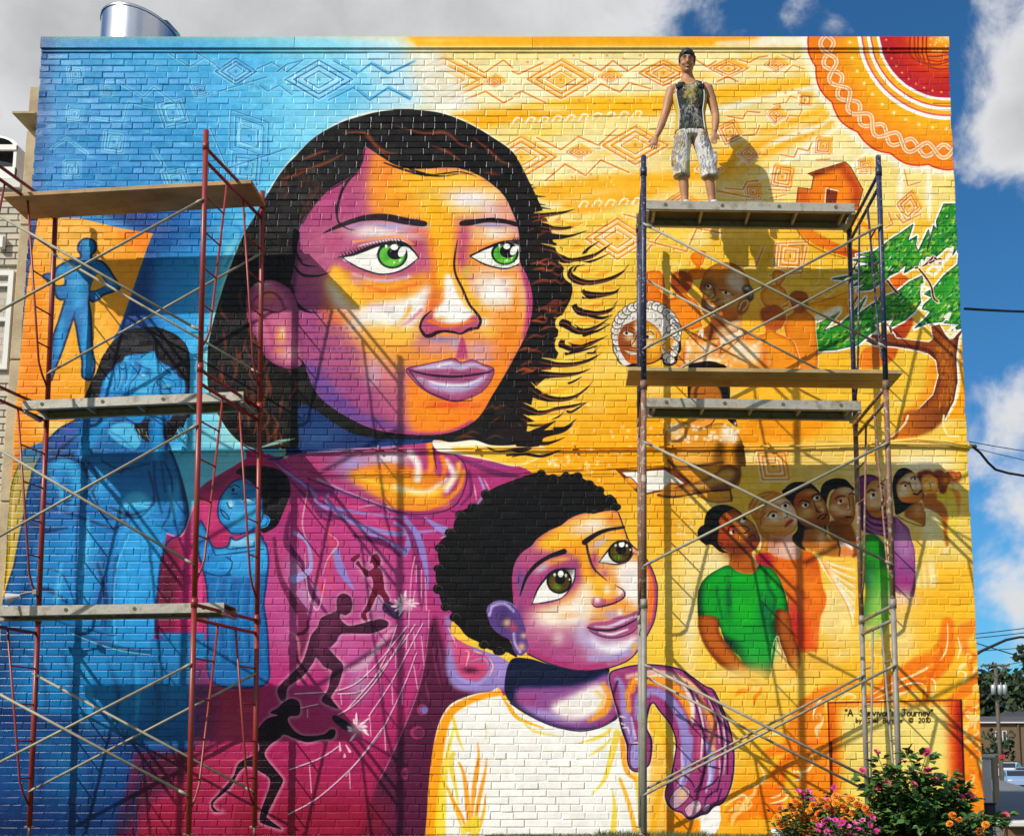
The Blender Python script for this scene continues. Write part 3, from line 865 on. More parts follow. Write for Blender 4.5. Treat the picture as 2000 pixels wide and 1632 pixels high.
# sheet of purple dress
pfill('380,1240 530,1230 540,1640 380,1640', '#a3225f', .95, 6)
pfill('360,1500 560,1480 560,1650 300,1650', '#96173f', .6, 24)
pfill('392,1060 412,1050 410,1262 380,1262 396,1180', '#b52a78', 1, 1)
pfill('300,1235 420,1235 420,1285 380,1280', '#2078c0', 1, 3)
pfill('295,1247 424,1247 424,1288 295,1288', '#1f76c0', 1, 1)
pfill('480,880 560,895 580,960 560,1060 500,1060', '#a02a70', 1, 2)
pfill('385,1000 520,900 560,1000 540,1300 400,1250 395,1120', '#ae2a74', 1, 2)
DRESS = '522,886 560,905 600,880 700,876 846,858 890,884 925,893 1000,906 1040,928 1000,960 960,1100 880,1230 990,1290 1000,1345 975,1360 880,1380 850,1450 828,1640 470,1700 500,1430 512,1330 500,1200 520,1080 505,1040 560,1000 565,940'
fill(DRESS, '#ad3183')
with clip(DRESS):
    pfill('415,1280 515,1270 520,1640 400,1640', '#a8306f', .9, 10)
    air(470, 1420, 40, 100, '#b5287a', .8)
    fill('515,1140 600,1000 720,1000 800,1080 838,1224 815,1349 755,1494 700,1640 430,1640 440,1470', lin((650, 1040), (560, 1632), '#b8388c', '#bd4aa0', '#b02c80', '#a11d5e', '#8c1340'), .97, 6)
    for c in ((610, 1180, 40, 40), (560, 1240, 30, 40), (640, 1260, 60, 40), (720, 1120, 40, 50), (700, 1290, 40, 40)):
        air(*c, '#c25fb2', .6)
    for c in ((600, 1160, 26, 24), (575, 1110, 18, 26), (740, 1170, 14, 40), (700, 1340, 22, 30)):
        air(*c, '#b49ad6', .6)
    pfill('838,1224 828,1299 815,1349 795,1404 755,1494 738,1524 700,1640 836,1640 850,1440 870,1390 990,1340 870,1270 850,1200', '#4d1238', .96, 4)
    air(780, 1540, 24, 80, '#5a1540', .7)
    pfill('420,1560 760,1560 760,1640 420,1640', '#86102f', .6, 20)
    # flowing folds
    for s, w, c in (('525,886 600,950 680,965 775,1000 830,1010', [5, 10, 8, 8, 4], '#7a2a80'), ('530,900 610,960 620,985 700,1000 780,1010', [3, 6, 9, 6, 3], '#8f7fd0'), ('560,930 620,990 660,1010 700,1020', [3, 7, 10, 4], '#5a1a5c'),
                    ('640,965 640,980 690,1020 760,1040 800,1040 850,1035', [6, 10, 8, 12, 8, 4], '#9a8ad8'), ('600,945 610,980 630,1010 650,1015', [3, 8, 10, 3], '#6a1a5a'), ('680,985 720,1000 750,1030 800,1030', [8, 4, 6, 4], '#cf3f86'),
                    ('700,1030 780,1070 790,1080 800,1040 770,1020', [4, 10, 8, 14, 6], '#8f86d6'), ('690,1045 750,1060 780,1085', [4, 14, 4], '#561052'), ('565,1000 560,1060 590,1100 605,1150 640,1200', [4, 14, 8, 12, 4], '#5f1556'),
                    ('575,1040 600,1060 605,1110 575,1130', [8, 6, 10, 18], '#a7a0e0'), ('640,1030 650,1080 640,1110 655,1150', [8, 12, 6, 4], '#d04478'), ('655,1075 665,1110 690,1150', [14, 16, 4], '#9088d8'),
                    ('535,1050 545,1120 570,1170 590,1200 590,1240 580,1300', [6, 8, 12, 20, 22, 4], '#6a1c4c'), ('615,1080 620,1130 635,1160 630,1130', [4, 6, 8, 3], '#cf3f78'), ('790,1010 815,1050 830,1100 835,1150', [8, 16, 10, 4], '#8f86d8'),
                    ('770,1010 800,1040 815,1100 820,1180', [4, 12, 10, 6], '#7a2470'), ('830,1010 870,1040 870,1030 840,1020', [4, 12, 6, 3], '#938bdc'), ('880,996 900,1000 930,985 960,965', [3, 8, 8, 3], '#6a1a56'), ('915,920 920,960 900,985', [6, 8, 4], '#6c1c5e'),
                    ('935,930 945,960 930,985', [4, 6, 3], '#a49ae0'), ('925,900 960,905 1000,912', [4, 8, 6], '#8a3590'), ('900,895 960,920 1010,930', [6, 12, 8], '#6f2768'), ('840,1100 850,1160 880,1200', [6, 12, 6], '#a43a96')):
        stroke(s, w, c, .9, soft=2.2)
    for s in ('595,1080 600,1150 620,1190 635,1130', '640,1040 660,1060 640,1090 630,1120', '600,960 590,1020 600,1060', '700,990 740,985 760,1000', '860,1050 870,1045 868,1035', '925,945 930,975', '945,935 955,955'):
        stroke(s, [1.5, 3.5, 1.5], '#f0c0d8', .7, soft=1)
    stroke('560,1230 580,1245 585,1290', [2, 6, 3], '#f0a8a8', .5, soft=2)
    # swirl under the boy
    fill('870,1200 910,1240 990,1275 1000,1320 985,1345 930,1352 885,1340 870,1300 875,1250', '#9a86d0', .95, 4)
    fill('880,1215 905,1240 925,1270 950,1280 960,1310 930,1330 900,1320 885,1280', '#cf4a8e', .95, 4)
    stroke('890,1320 930,1335 955,1310 945,1285 920,1290', [4, 9, 6, 4, 2], '#9f94dc', .9, soft=1.5)
    air(917, 1308, 16, 7, '#4f1030', .95)
    for s in ('875,1225 885,1245 890,1260', '908,1270 915,1272 912,1290 908,1300', '955,1285 962,1300 955,1320', '905,1240 900,1250', '925,1270 940,1275'):
        stroke(s, [1.5, 3.4, 1.5], '#f3c2da', .85, soft=.8)
    for c in ((825, 1385, 14, 14), (815, 1430, 18, 16), (790, 1510, 10, 14)):
        disc(c[0], c[1], c[2] * .8, c[3] * .8, '#a03070', .8)
        disc(c[0] + 3, c[1], c[2] * .55, c[3] * .55, '#6f78c0' if c[1] < 1400 else '#5a1a44', .8)
    for s in ('845,1260 850,1300 860,1340', '855,1250 862,1300 866,1330', '830,1330 838,1370'):
        stroke(s, [2, 5, 2], '#7a2858', .9, soft=2)
# net lines
O(500, 1224)
with clip('0,500 100,300 640,330 1000,0 1080,-30 1360,-30 1310,300 1260,500 1180,720 1020,1080 900,1300 200,1632 0,1632', False):
    for k, s in enumerate(('640,520 850,480 1000,250 1100,-20', '300,520 680,480 900,330 1180,-10', '690,660 850,480 1120,150 1240,-20', '880,690 1060,420 1230,100 1300,-30', '300,640 480,600', '900,920 1000,770 1160,440 1250,200', '260,1110 500,1020 640,930', '700,1160 880,930 980,790', '250,1460 480,1330 730,1110 880,940', '640,680 780,590 960,380 1160,60')):
        q = [tuple(map(float, z.split(','))) for z in s.split()]
        stroke([(a + 5, b + 7) for a, b in q], 1.8, '#4a1140', .8)
        stroke(q, 2.6, '#ecc8e6', .85)
    for s in ('415,1080 430,1290', '725,1110 735,1260', '1000,770 1010,960', '885,690 895,850', '865,290 870,400', '965,390 975,520', '1060,420 1065,600', '1090,170 1090,320', '1140,480 1140,600', '1230,300 1260,480', '660,520 665,600', '1180,60 1170,170', '1240,180 1230,40', '1290,70 1310,300', '400,640 400,700'):
        stroke(s, 2.2, '#e6b8de', .8)
    fill('1000,60 880,210 800,280 690,340 840,330 960,180 1090,0', '#d7aede', .75, 3)
stroke('1350,0 1310,300 1260,500 1180,720 1020,1080 950,1200', 2, '#d98cc8', .55)
O(500, 816)
for s in ('1240,1080 1210,1250 1190,1632', '1290,1180 1290,1400', '1320,1250 1330,1500', '1250,1150 1250,1280', '1240,1350 1210,1500', '1350,1500 1345,1632'):
    stroke(s, 2.2, '#e8c4e4', .7)
# three silhouettes with hammers
for s, c in (('905,1080 940,1060 972,1100 970,1145 955,1165 985,1200 1000,1290 1005,1340 1040,1410 1010,1450 985,1400 950,1380 920,1440 890,1500 860,1530 875,1590 850,1590 822,1540 860,1470 900,1360 915,1300 900,1240 860,1240 810,1170 780,1140 800,1115 830,1160 880,1190 920,1165 905,1130 890,1140', '#6a1236'),
             ('630,1420 650,1385 690,1370 740,1400 752,1460 740,1510 700,1540 660,1530 660,1570 720,1620 800,1610 960,1570 1030,1590 1020,1632 900,1680 700,1680 650,1700 630,1740 580,1790 560,1790 640,1880 680,1930 670,2000 640,2090 600,2150 590,2190 640,2265 560,2240 510,2200 560,2120 580,2020 590,1970 530,1940 470,1870 440,1920 360,2020 250,2100 230,2200 190,2200 170,2110 280,1990 350,1920 390,1830 430,1700 480,1632 510,1560 600,1520 630,1500', '#421436'),
             ('210,2220 270,2190 330,2210 345,2270 330,2320 260,2330 250,2370 300,2440 380,2480 520,2470 580,2430 620,2440 600,2500 500,2510 400,2530 300,2500 220,2470 180,2500 100,2560 70,2640 180,2780 210,2830 180,2900 90,3090 100,3130 200,3210 60,3170 30,3140 40,3060 110,2840 30,2760 -60,2720 -130,2760 -200,2880 -330,3000 -310,3060 -260,3070 -330,3070 -350,3000 -280,2920 -180,2800 -130,2690 20,2600 0,2460 80,2350 170,2320 110,2300 170,2260', '#24081c')):
    stroke(s, 7, '#eac3ea', .55, closed=True, soft=5)
    fill(s, c, 1, .5)
fill('740,1100 800,1060 810,1085 765,1120', '#6a1236')
fill('1000,1440 1040,1430 1150,1500 1120,1560 1070,1560 990,1500', '#40204c')
stroke('1000,1440 1150,1500', 1.5, '#7a5a90', .8)
fill('620,2320 600,2360 700,2440 740,2440 750,2400', '#180a22')
with clip('430,1500 760,1370 1040,1570 700,2260 160,2210'):
    for c in ((690, 1450, 16, 14), (600, 1600, 14, 20), (520, 1760, 14, 40)):
        air(*c, '#6a2450', .8)
for cx, cy in ((1160, 1450), (790, 2420)):
    for k in range(13):
        a = rng.uniform(0, 6.28)
        r0, r1 = rng.uniform(20, 50), rng.uniform(60, 120)
        stroke([(cx + r0 * math.cos(a), cy + r0 * math.sin(a)), (cx + r1 * math.cos(a + .2), cy + r1 * math.sin(a + .2))], [2, 5, 2.5], '#f6dcf0', .9)
    air(cx, cy, 16, 12, '#f0d0ea', .8)
for s in ('650,2530 655,2590', '700,2550 730,2600', '690,2620 690,2640'):
    stroke(s, [2, 5], '#f0d0e6', .9)
# neck and chest
O(0, 0, 1)
CH = '560,896 600,880 700,874 800,866 846,858 850,884 887,887 902,898 910,916 910,941 895,978 870,996 825,1003 775,998 725,983 675,963 630,944 600,933'
fill(CH, '#a8367f')
with clip(CH):
    air(690, 905, 40, 22, '#a996d8', .9)
    air(720, 945, 50, 14, '#9f90d6', .9, 25)
    air(760, 895, 40, 14, '#efe8f0', .95)
    fill('680,925 760,905 850,930 860,980 780,990 720,960', '#f2951c', .9, 8)
    fill('690,930 760,915 830,950 880,985 780,985', '#f6ae28', .7, 8)
    stroke('700,930 770,955 840,965 890,930 895,905', 9, '#fbd23a', .85, soft=5)
    stroke('770,950 830,960 870,935', 10, '#f6f0d2', .8, soft=6)
    stroke('870,900 885,925 872,955', 12, '#fbf6e6', .9, soft=6)
    stroke('800,885 815,905 815,935', 14, '#f6f2ea', .9, soft=6)
    stroke('838,865 842,900 840,930', 13, '#f59a18', .95, soft=5)
    stroke('842,925 860,935 868,915 862,890', 9, '#f2861c', .9, soft=4)
    stroke('760,985 830,992 890,960 905,920', 9, '#f39a1c', .9, soft=4)
    stroke('620,935 700,970 770,995', 5, '#b49ada', .8, soft=3)
stroke('846,858 848,890 852,915', [4, 5, 1.5], '#5a1446', .95)
stroke('600,933 675,962 775,998 825,1003 870,996 895,978 910,941 910,916 902,898 887,887', 3, '#4d1450', .9)
NK = '560,700 590,720 620,770 680,815 750,845 850,852 846,862 800,868 700,877 600,884 520,895 560,880'
fill(NK, '#1b2f66')
air(620, 850, 40, 26, '#274c86', .7)
stroke('600,884 700,877 770,871', 4, '#b9a6dc', .7, soft=2)
# white and yellow ribbon right of neck
fill('846,860 880,863 925,858 960,868 1010,866 1060,872 1060,890 1010,910 960,900 900,888 855,880', '#f8f4e0')
fill('880,875 960,872 1060,875 1060,888 1010,908 950,896', '#f8c62c', .9, 3)
stroke('945,872 970,880 1000,878 1040,874', [1.5, 4, 4, 1], '#2a1a14', .95)
stroke('990,888 1020,886 1058,890 1095,879', [5, 3, 6, 1], '#2a1a14', .95)
# hair mass
HR = '525,375 550,335 575,307 612,270 660,242 712,225 750,217 795,214 850,219 887,230 925,247 967,272 1000,296 1017,322 1032,352 1042,372 1055,400 1066,425 1076,450 1080,475 1080,500 1100,522 1110,545 1118,562 1114,585 1102,608 1092,630 1090,650 1088,668 1090,690 1080,712 1068,735 1050,752 1042,770 1036,800 1030,830 1025,858 1008,868 960,869 925,859 880,863 845,858 700,850 590,790 582,870 540,876 500,876 470,864 447,842 430,816 412,780 405,740 406,683 411,650 420,615 430,580 443,540 456,505 475,460 496,425'
stroke('525,375 575,307 660,242 750,217 850,219 925,247 1000,296', 7, '#fbfbe8', .9, soft=3)
stroke('500,425 456,505 420,615 405,700 407,770 430,820 470,866', 7, '#a8ecd8', .7, soft=4)
fill(HR, '#1a1512')
with clip(HR):
    for k in range(130):
        x, y = rng.uniform(410, 1120), rng.uniform(215, 870)
        air(x, y, rng.uniform(6, 16), rng.uniform(2, 5), rng.choice(['#2c261c', '#0a0808', '#33261c', '#20201c']), .6)
    O(500, 0)
    for s in ('350,1250 500,1190 560,1180', '680,1040 850,1040 950,1160 1040,1230', '1090,980 1300,1040 1480,1040 1600,1130 1720,1160', '1380,1140 1500,1190 1600,1260', '1700,1080 1800,1160 1900,1250 1990,1290', '200,1400 350,1350 400,1330', '300,1330 500,1290 680,1200', '850,1060 1000,1180 1100,1200', '1780,1350 1900,1360'):
        stroke(s, [2, 8, 3], '#6e3018', .8, soft=3)
        stroke(s, [1, 3, 1], '#8c4420', .6, soft=1)
    for k in range(16):
        x, y = rng.uniform(150, 500), rng.uniform(1300, 1632)
        stroke([(x, y), (x + 20, y + 60), (x - 10, y + 140)], [2, 6, 2], '#5c2c18', .55, soft=3)
    O(0, 0, 1)
    for k in range(48):
        x, y = rng.uniform(415, 575), rng.uniform(560, 850)
        stroke([(x, y), (x + rng.uniform(-6, 10), y + 18), (x + rng.uniform(-10, 12), y + 40)], [2, 6, 2], rng.choice(['#8a3c1c', '#7a341c', '#98441f']), .7, soft=3)
    for k in range(70):
        x, y = rng.uniform(1020, 1100), rng.uniform(420, 860)
        if x < 1045 and y < 640:
            continue
        stroke([(x - 16, y + rng.uniform(-4, 8)), (x, y - 4), (x + 16, y + rng.uniform(-6, 6)), (x + 26, y - 8)], [2, 6, 4, 1], rng.choice(['#98421e', '#7a341a', '#a84c24', '#6a2c18']), .8, soft=2)
    for k in range(10):
        x, y = rng.uniform(900, 1030), rng.uniform(780, 860)
        stroke([(x - 16, y + 4), (x, y - 4), (x + 16, y)], [2, 6, 2], '#6a3418', .6, soft=2)
    stroke('510,873 545,862 575,856', [2, 8, 2], '#9fd0c8', .8, soft=1)
# loose strands on the right
O(1000, 408)
for s in ('560,420 430,455 415,530 500,585 640,572 800,560', '540,240 400,250 352,300 390,355 545,362 700,320', '620,600 535,620 522,660 600,692 800,668', '560,700 450,748 468,800 540,832 760,800', '490,832 365,855 352,920 450,965 560,985', '500,1000 360,1005 345,1080 420,1125 650,1050', '170,1400 300,1350 450,1330 560,1270', '220,30 350,25 480,-10', '300,80 330,130 500,130 560,100', '380,180 480,160 580,150', '370,210 480,225 570,190', '330,1190 450,1160 600,1110'):
    stroke(s, [3, 6, 6, 5, 1.5], '#f6e27a', 1)
STR = []
for s, w in (('140,60 300,40 400,25 490,0', [20, 12, 8, 1]), ('200,130 340,150 440,145 550,105', [26, 10, 8, 1]), ('300,215 440,212 580,170', [18, 7, 1]), ('200,300 330,330 420,400 600,372 700,320 780,262', [60, 40, 16, 14, 8, 1]), ('560,350 590,310 680,250', [10, 5, 1]), ('480,460 445,520 560,572 720,555 840,505 912,430', [14, 20, 14, 12, 9, 1]), ('470,445 640,400 770,340', [12, 6, 1]), ('540,630 560,660 700,668 800,650 845,605', [16, 18, 12, 9, 1]), ('560,690 700,680 825,652', [10, 7, 1]), ('480,750 500,790 640,815 760,790 825,712', [18, 22, 12, 10, 1]), ('600,832 700,850 780,825', [8, 8, 1]),
             ('300,880 410,890 520,950 640,925 785,825', [20, 26, 18, 10, 1]), ('480,890 600,880 760,900', [3, 3, 1]), ('560,985 680,945 765,895', [9, 6, 1]), ('300,1040 400,1050 470,1075 600,1050 745,988', [20, 26, 20, 10, 1]), ('420,1130 560,1100 690,1060', [8, 6, 1]), ('590,1125 640,1120 650,1090 690,1065', [5, 5, 4, 1]), ('200,1190 350,1215 480,1210 600,1180 700,1120', [30, 14, 12, 8, 1]), ('200,1290 400,1295 520,1280 610,1245', [26, 14, 9, 1]), ('440,1360 480,1345 540,1310', [5, 5, 1]), ('120,1380 180,1430 300,1480 450,1475 560,1410 635,1335', [40, 26, 14, 10, 8, 1]), ('500,1470 530,1440 590,1400', [5, 4, 1]), ('60,1540 200,1590 330,1560 460,1540 590,1505', [40, 14, 10, 8, 1]), ('430,1580 470,1580 580,1510', [6, 5, 1]),
             ('60,1632 200,1680 340,1632 420,1560', [30, 12, 8, 1])):
    STR.append((s, w))
for s, w in STR:
    stroke(s, [2] + [q * .6 + 6 if q > 1 else 2 for q in w[1:]], '#f7dc6a', 1)
for s, w in STR:
    stroke(s, [q * .8 for q in w[:-1]] + [w[-1]], '#20140f', 1)
for s, w in STR:
    q = [tuple(map(float, z.split(','))) for z in s.split()]
    if len(q) > 3:
        stroke([(x + 26, y - 30) for x, y in q[:-1]] + [q[-1]], [1, 6, 6, 4, 1], '#f8d84e', .95)
        stroke([(x + 8, y + 6) for x, y in q[:-1]] + [q[-1]], [1, 3, 2, 1], '#a5532a', .8)
for s in ('600,425 480,428 425,470 420,530 470,575', '540,238 430,240 362,280 360,325 420,355 520,350', '620,598 545,615 525,650 570,690', '590,700 470,735 455,775 500,822', '510,828 390,845 350,885 370,935 450,965', '520,998 390,1000 348,1040 360,1090 440,1120', '180,1395 270,1345 400,1335 500,1300', '230,1425 250,1405 340,1400', '640,900 520,880 470,895 500,925', '560,1030 450,1028 420,1045 460,1065', '700,770 600,740 560,770 610,785', '760,610 690,600 665,620 720,640', '640,470 540,480 525,500 580,520'):
    stroke(s, [2, 8, 8, 6, 2], '#f9da5c', 1)
for s in ('520,480 560,490 640,470', '640,520 700,510 760,480', '560,770 640,760 740,720', '670,620 740,610 820,620', '480,890 560,870 680,880', '430,1040 540,1040 640,1010', '230,1440 330,1420 450,1400', '420,110 480,120 540,105', '460,310 520,290 560,300'):
    stroke(s, [2, 11, 2], '#f5b42c', 1)
O(1000, 0)
for s in ('90,1440 165,1445', '80,1470 190,1468', '90,1545 150,1530 258,1535', '100,1585 180,1590 260,1600', '120,1630 230,1622 300,1632'):
    stroke(s, [8, 5, 1], '#20140f', 1, smooth=False)
O(1000, 816)
for s in ('120,40 300,20 360,0', '200,150 230,130 320,110'):
    stroke(s, [3, 9, 2], '#f5c02c', 1)
for s, w in (('-60,60 100,140 200,100 340,20', [40, 24, 12, 1]), ('330,80 420,70 500,5', [6, 5, 1]), ('60,190 180,190 230,130 400,95 475,45', [20, 20, 14, 9, 1]), ('180,190 280,195 410,150', [10, 6, 1]), ('0,250 60,258 150,240', [4, 6, 1]), ('0,300 100,280 230,295 370,250', [2, 6, 5, 1])):
    stroke(s, w, '#20140f', 1)
stroke('240,180 260,165 330,150', [2, 4, 1], '#f5c02c', .9)
O(0, 0, 1)
# ---------------- face
FC = '712,287 707,315 692,340 662,358 635,375 607,408 590,433 582,460 578,495 572,533 566,560 562,590 568,620 580,660 588,690 596,715 604,738 612,756 627,778 655,800 680,815 712,831 750,842 800,848 855,848 890,841 920,826 940,808 962,770 987,730 1002,703 1015,678 1027,653 1037,620 1040,588 1036,560 1027,535 1016,514 1013,490 1014,465 1010,440 1002,418 985,384 962,361 935,343 907,332 875,327 837,330 800,330 770,322 750,310 730,297'
fill(FC, '#b2538f')
with clip(FC):
    pfill('690,270 790,300 770,420 700,440 560,480 560,340', '#ad3f85', .9, 18)
    pfill('600,560 720,640 760,860 560,860 560,560', '#9b3f8c', .8, 24)
    pfill('728,290 800,322 935,338 990,392 1006,440 900,425 850,440 800,425 735,425 715,400', '#f2a22c', .97, 12)
    pfill('860,430 1008,440 1012,520 1030,560 1038,610 1010,690 965,770 930,830 800,846 790,760 800,700 830,670 845,600 850,500', '#f29a34', .95, 14)
    pfill('628,540 690,545 800,545 835,560 830,640 800,700 770,740 735,700 690,660 650,610', '#eeb14a', .95, 13)
    air(640, 470, 50, 60, '#b65a8c', .8)
    # forehead
    air(755, 355, 26, 60, '#f07a30', .95, 10)
    air(760, 320, 26, 16, '#f08a3a', .9)
    air(820, 372, 80, 50, '#fac828', 1)
    air(900, 400, 90, 30, '#f9d060', .9)
    air(900, 350, 46, 20, '#f8cf3c', .9)
    air(785, 395, 36, 36, '#f6a01e', .8)
    air(960, 385, 30, 26, '#f8c642', .9)
    air(915, 388, 70, 24, '#f8eef0', 1, 2)
    air(965, 408, 34, 14, '#dcc4dc', .8)
    air(985, 405, 18, 20, '#e99a80', .8)
    air(700, 395, 26, 30, '#b04a92', .6)
    air(850, 435, 28, 60, '#fdc40c', 1)
    air(960, 425, 40, 8, '#dcb0c8', .8)
    # brows and lids
    air(690, 450, 40, 14, '#c06a98', .7)
    air(735, 452, 66, 18, '#f7ebe2', .95, 4)
    air(770, 441, 52, 7, '#b5a2dc', .95, 5)
    air(695, 440, 20, 6, '#a884c4', .9, -20)
    air(835, 442, 14, 6, '#b49ad4', .8)
    air(655, 470, 24, 18, '#b0407c', .7)
    air(820, 455, 26, 10, '#e0603a', .8, 10)
    air(810, 480, 26, 22, '#b2426e', .85)
    air(800, 460, 30, 9, '#efc8b8', .7)
    stroke('690,472 740,464 780,462 806,478', 5, '#f3a04a', .85, soft=2)
    stroke('700,480 745,470 785,470 808,488', 3, '#f6ecd0', .9, soft=1.5)
    air(960, 455, 50, 18, '#f8ecdc', 1)
    air(935, 462, 16, 20, '#f0b060', .7)
    air(960, 439, 44, 5, '#a79ad8', .9, 4)
    air(905, 460, 14, 26, '#b0447c', .9)
    air(902, 500, 12, 34, '#b0407c', .9)
    stroke('925,488 960,474 1000,466 1012,466', 4, '#f09030', .8, soft=2)
    air(910, 530, 8, 12, '#b8b040', .9)
    # nose bridge
    fill('838,420 878,420 884,500 886,540 875,560 850,560 848,500', '#fbb81a', .95, 7)
    stroke('842,470 844,530 842,580 838,600', [10, 8, 18, 8], '#ee8a1a', .9, soft=6)
    air(838, 585, 16, 26, '#e2681a', .8)
    air(826, 560, 12, 34, '#cf7a8c', .8)
    air(812, 520, 26, 14, '#b8486c', .6)
    fill('868,540 884,540 896,575 915,605 905,628 860,628 850,610 866,590', '#f8f1ea', 1, 5)
    stroke('884,540 895,570 912,600', 6, '#f7c04a', .8, soft=4)
    # under-eye and cheeks
    fill('650,520 700,535 770,548 830,530 838,560 780,590 700,590 660,560', '#f2a226', .85, 9)
    stroke('690,535 740,548 800,540', 6, '#d8b0cc', .9, soft=3)
    stroke('720,560 760,568 820,552', 7, '#ea7a24', .85, soft=4)
    air(690, 548, 22, 12, '#c98aa8', .7)
    fill('650,520 670,530 720,600 690,640 640,560', '#f8c630', .85, 6)
    air(745, 583, 60, 9, '#f4b838', .8)
    fill('640,545 690,600 730,592 800,580 838,556 825,610 790,650 740,668 690,650 650,600', '#f8f3ea', 1, 9)
    air(745, 600, 30, 8, '#e8bcc8', .6)
    stroke('800,600 785,625 750,650', 8, '#f4b030', .85, soft=5)
    stroke('822,605 800,625 775,640', 7, '#cc6a94', .8, soft=4)
    air(735, 635, 60, 24, '#f9f5ec', .9)
    fill('700,640 770,640 800,680 780,720 720,690', '#f6bc34', .85, 12)
    air(785, 650, 24, 14, '#f5cc3c', .8)
    air(665, 620, 28, 26, '#e8782a', .75)
    air(640, 600, 16, 40, '#d8752c', .5)
    air(690, 660, 30, 20, '#e08a50', .7)
    air(640, 690, 34, 50, '#b4548c', .8)
    air(735, 705, 44, 34, '#e8a060', .8)
    air(800, 695, 40, 20, '#f2a030', .8)
    air(730, 730, 16, 26, '#b8a0d0', .8)
    air(770, 740, 34, 40, '#d07a80', .8)
    # right cheek
    air(965, 582, 62, 66, '#f9f4ee', 1, 0, 1.6)
    air(905, 560, 10, 34, '#f4c024', .9, -20)
    air(925, 590, 14, 22, '#f5bf22', .9, -20)
    air(945, 610, 20, 14, '#f6b428', .8)
    for x, y in ((922, 545), (928, 562), (932, 575), (985, 548), (990, 565)):
        air(x, y, 6, 6, '#dca0a4', .7)
    air(985, 620, 40, 26, '#f6982a', .85)
    air(1008, 600, 10, 56, '#f5a030', .9)
    air(990, 535, 26, 5, '#f09a3a', .8)
    stroke('1022,530 1036,570 1037,610 1024,655', [10, 20, 20, 8], '#b23c86', .95, soft=5)
    air(960, 650, 24, 10, '#f3d84a', .8)
    air(990, 660, 26, 30, '#f5901e', .9)
    air(965, 710, 26, 40, '#f58a20', .9)
    air(945, 628, 10, 8, '#f3ead0', .8)
    # around mouth
    air(935, 680, 34, 18, '#d69cae', .9)
    air(850, 680, 34, 14, '#d89098', .8)
    air(860, 663, 30, 8, '#8f74b8', .9)
    air(888, 670, 12, 16, '#a890c8', .8)
    pfill('902,656 908,665 914,700 890,700 896,672', '#b23a80', .95, 1.5)
    air(940, 700, 26, 10, '#d2a0b6', .8)
    air(790, 690, 20, 10, '#f2a63a', .7)
    fill('800,740 830,775 880,800 930,790 965,740 985,720 960,780 920,830 860,846 812,838', '#f5861a', .95, 9)
    air(840, 800, 40, 26, '#f59a1c', .8)
    air(880, 790, 50, 8, '#e8521c', .9)
    air(965, 750, 10, 30, '#f49022', .9, 20)
    stroke('640,795 712,832 800,846 870,846 920,824', 9, '#b03c86', .9, soft=4)
    fill('596,700 640,740 700,800 800,840 700,830 640,800 605,750', '#5c3f9c', .75, 9)
    air(620, 740, 20, 30, '#7a45a0', .6)
    for r in range(9):
        for k in range(7):
            x, y = 612 + k * 13 + (r % 2) * 6, 640 + r * 20
            if x + y * .3 < 1010:
                air(x, y, 4, 3, '#46389a', .55)
    air(590, 440, 12, 60, '#8a3a80', .6)
    air(640, 430, 40, 30, '#a63c82', .6)
    # sideburn shadow edges
    stroke('578,500 572,560 566,600', 10, '#3a2040', .7, soft=6)
# hair strands over the face
stroke('712,290 707,315 692,342 662,360 632,378 606,410 590,436', 3, '#2a1420', .9)
for s, w in (('690,340 668,370 658,410 660,435', [4, 6, 5, 2]), ('655,400 660,432 680,447 692,448', [3, 4, 3, 1]), ('750,318 800,335 835,343 870,338 900,336 930,345', [3, 5, 4, 2, 3, 1]), ('800,330 830,340 860,344 895,340', [4, 6, 3, 1]), ('575,520 590,536 620,538 645,530', [4, 6, 4, 1]), ('578,498 592,516 620,520', [2, 4, 1]), ('565,560 575,590 600,608 625,610', [14, 12, 6, 1]), ('582,455 578,490 590,510', [5, 4, 2])):
    stroke(s, w, '#1d1418', .95)
# ear
EAR = '582,600 570,570 552,555 530,547 508,550 490,562 481,590 484,625 497,655 508,680 520,700 540,714 560,720 582,718 592,700 590,660 586,630'
fill(EAR, '#8a3a78')
with clip(EAR):
    fill('500,565 530,552 560,575 570,620 585,700 545,710 515,670 495,610', '#c8649c', .85, 7)
    air(525, 575, 16, 12, '#e0884a', .8)
    air(510, 555, 18, 6, '#dfc8e8', .8)
    stroke('495,600 520,605 540,610 560,600', [2, 4, 4, 2], '#4a1838', .8, soft=1)
    stroke('490,600 500,580 525,570 545,580 556,605', [3, 5, 4, 6, 3], '#7a2a5a', .8, soft=2)
    air(548, 655, 10, 18, '#f3b44a', .95)
    air(552, 650, 5, 12, '#f6e0d0', .7)
    air(560, 690, 18, 14, '#e6b0b8', .8)
    air(545, 685, 8, 6, '#eb9a3a', .8)
    air(508, 640, 6, 24, '#d0b0dc', .7)
    stroke('515,620 530,650 530,680', 8, '#a83e80', .7, soft=4)
stroke('497,655 520,700 560,720 584,718', 2.4, '#2a1424', .8)
# brows
fill('630,456 655,440 690,426 725,418 760,418 795,426 830,432 833,440 822,442 790,438 750,431 715,431 690,436 660,446', '#26141a')
fill('898,440 902,431 930,428 965,426 1000,431 1012,437 1012,443 985,437 950,435 920,440', '#26141a')
for k in range(22):
    x = 690 + k * 6
    stroke([(x, 430), (x + 5, 420 + abs(k - 10) * .5)], [2, 1], '#26141a', .8)
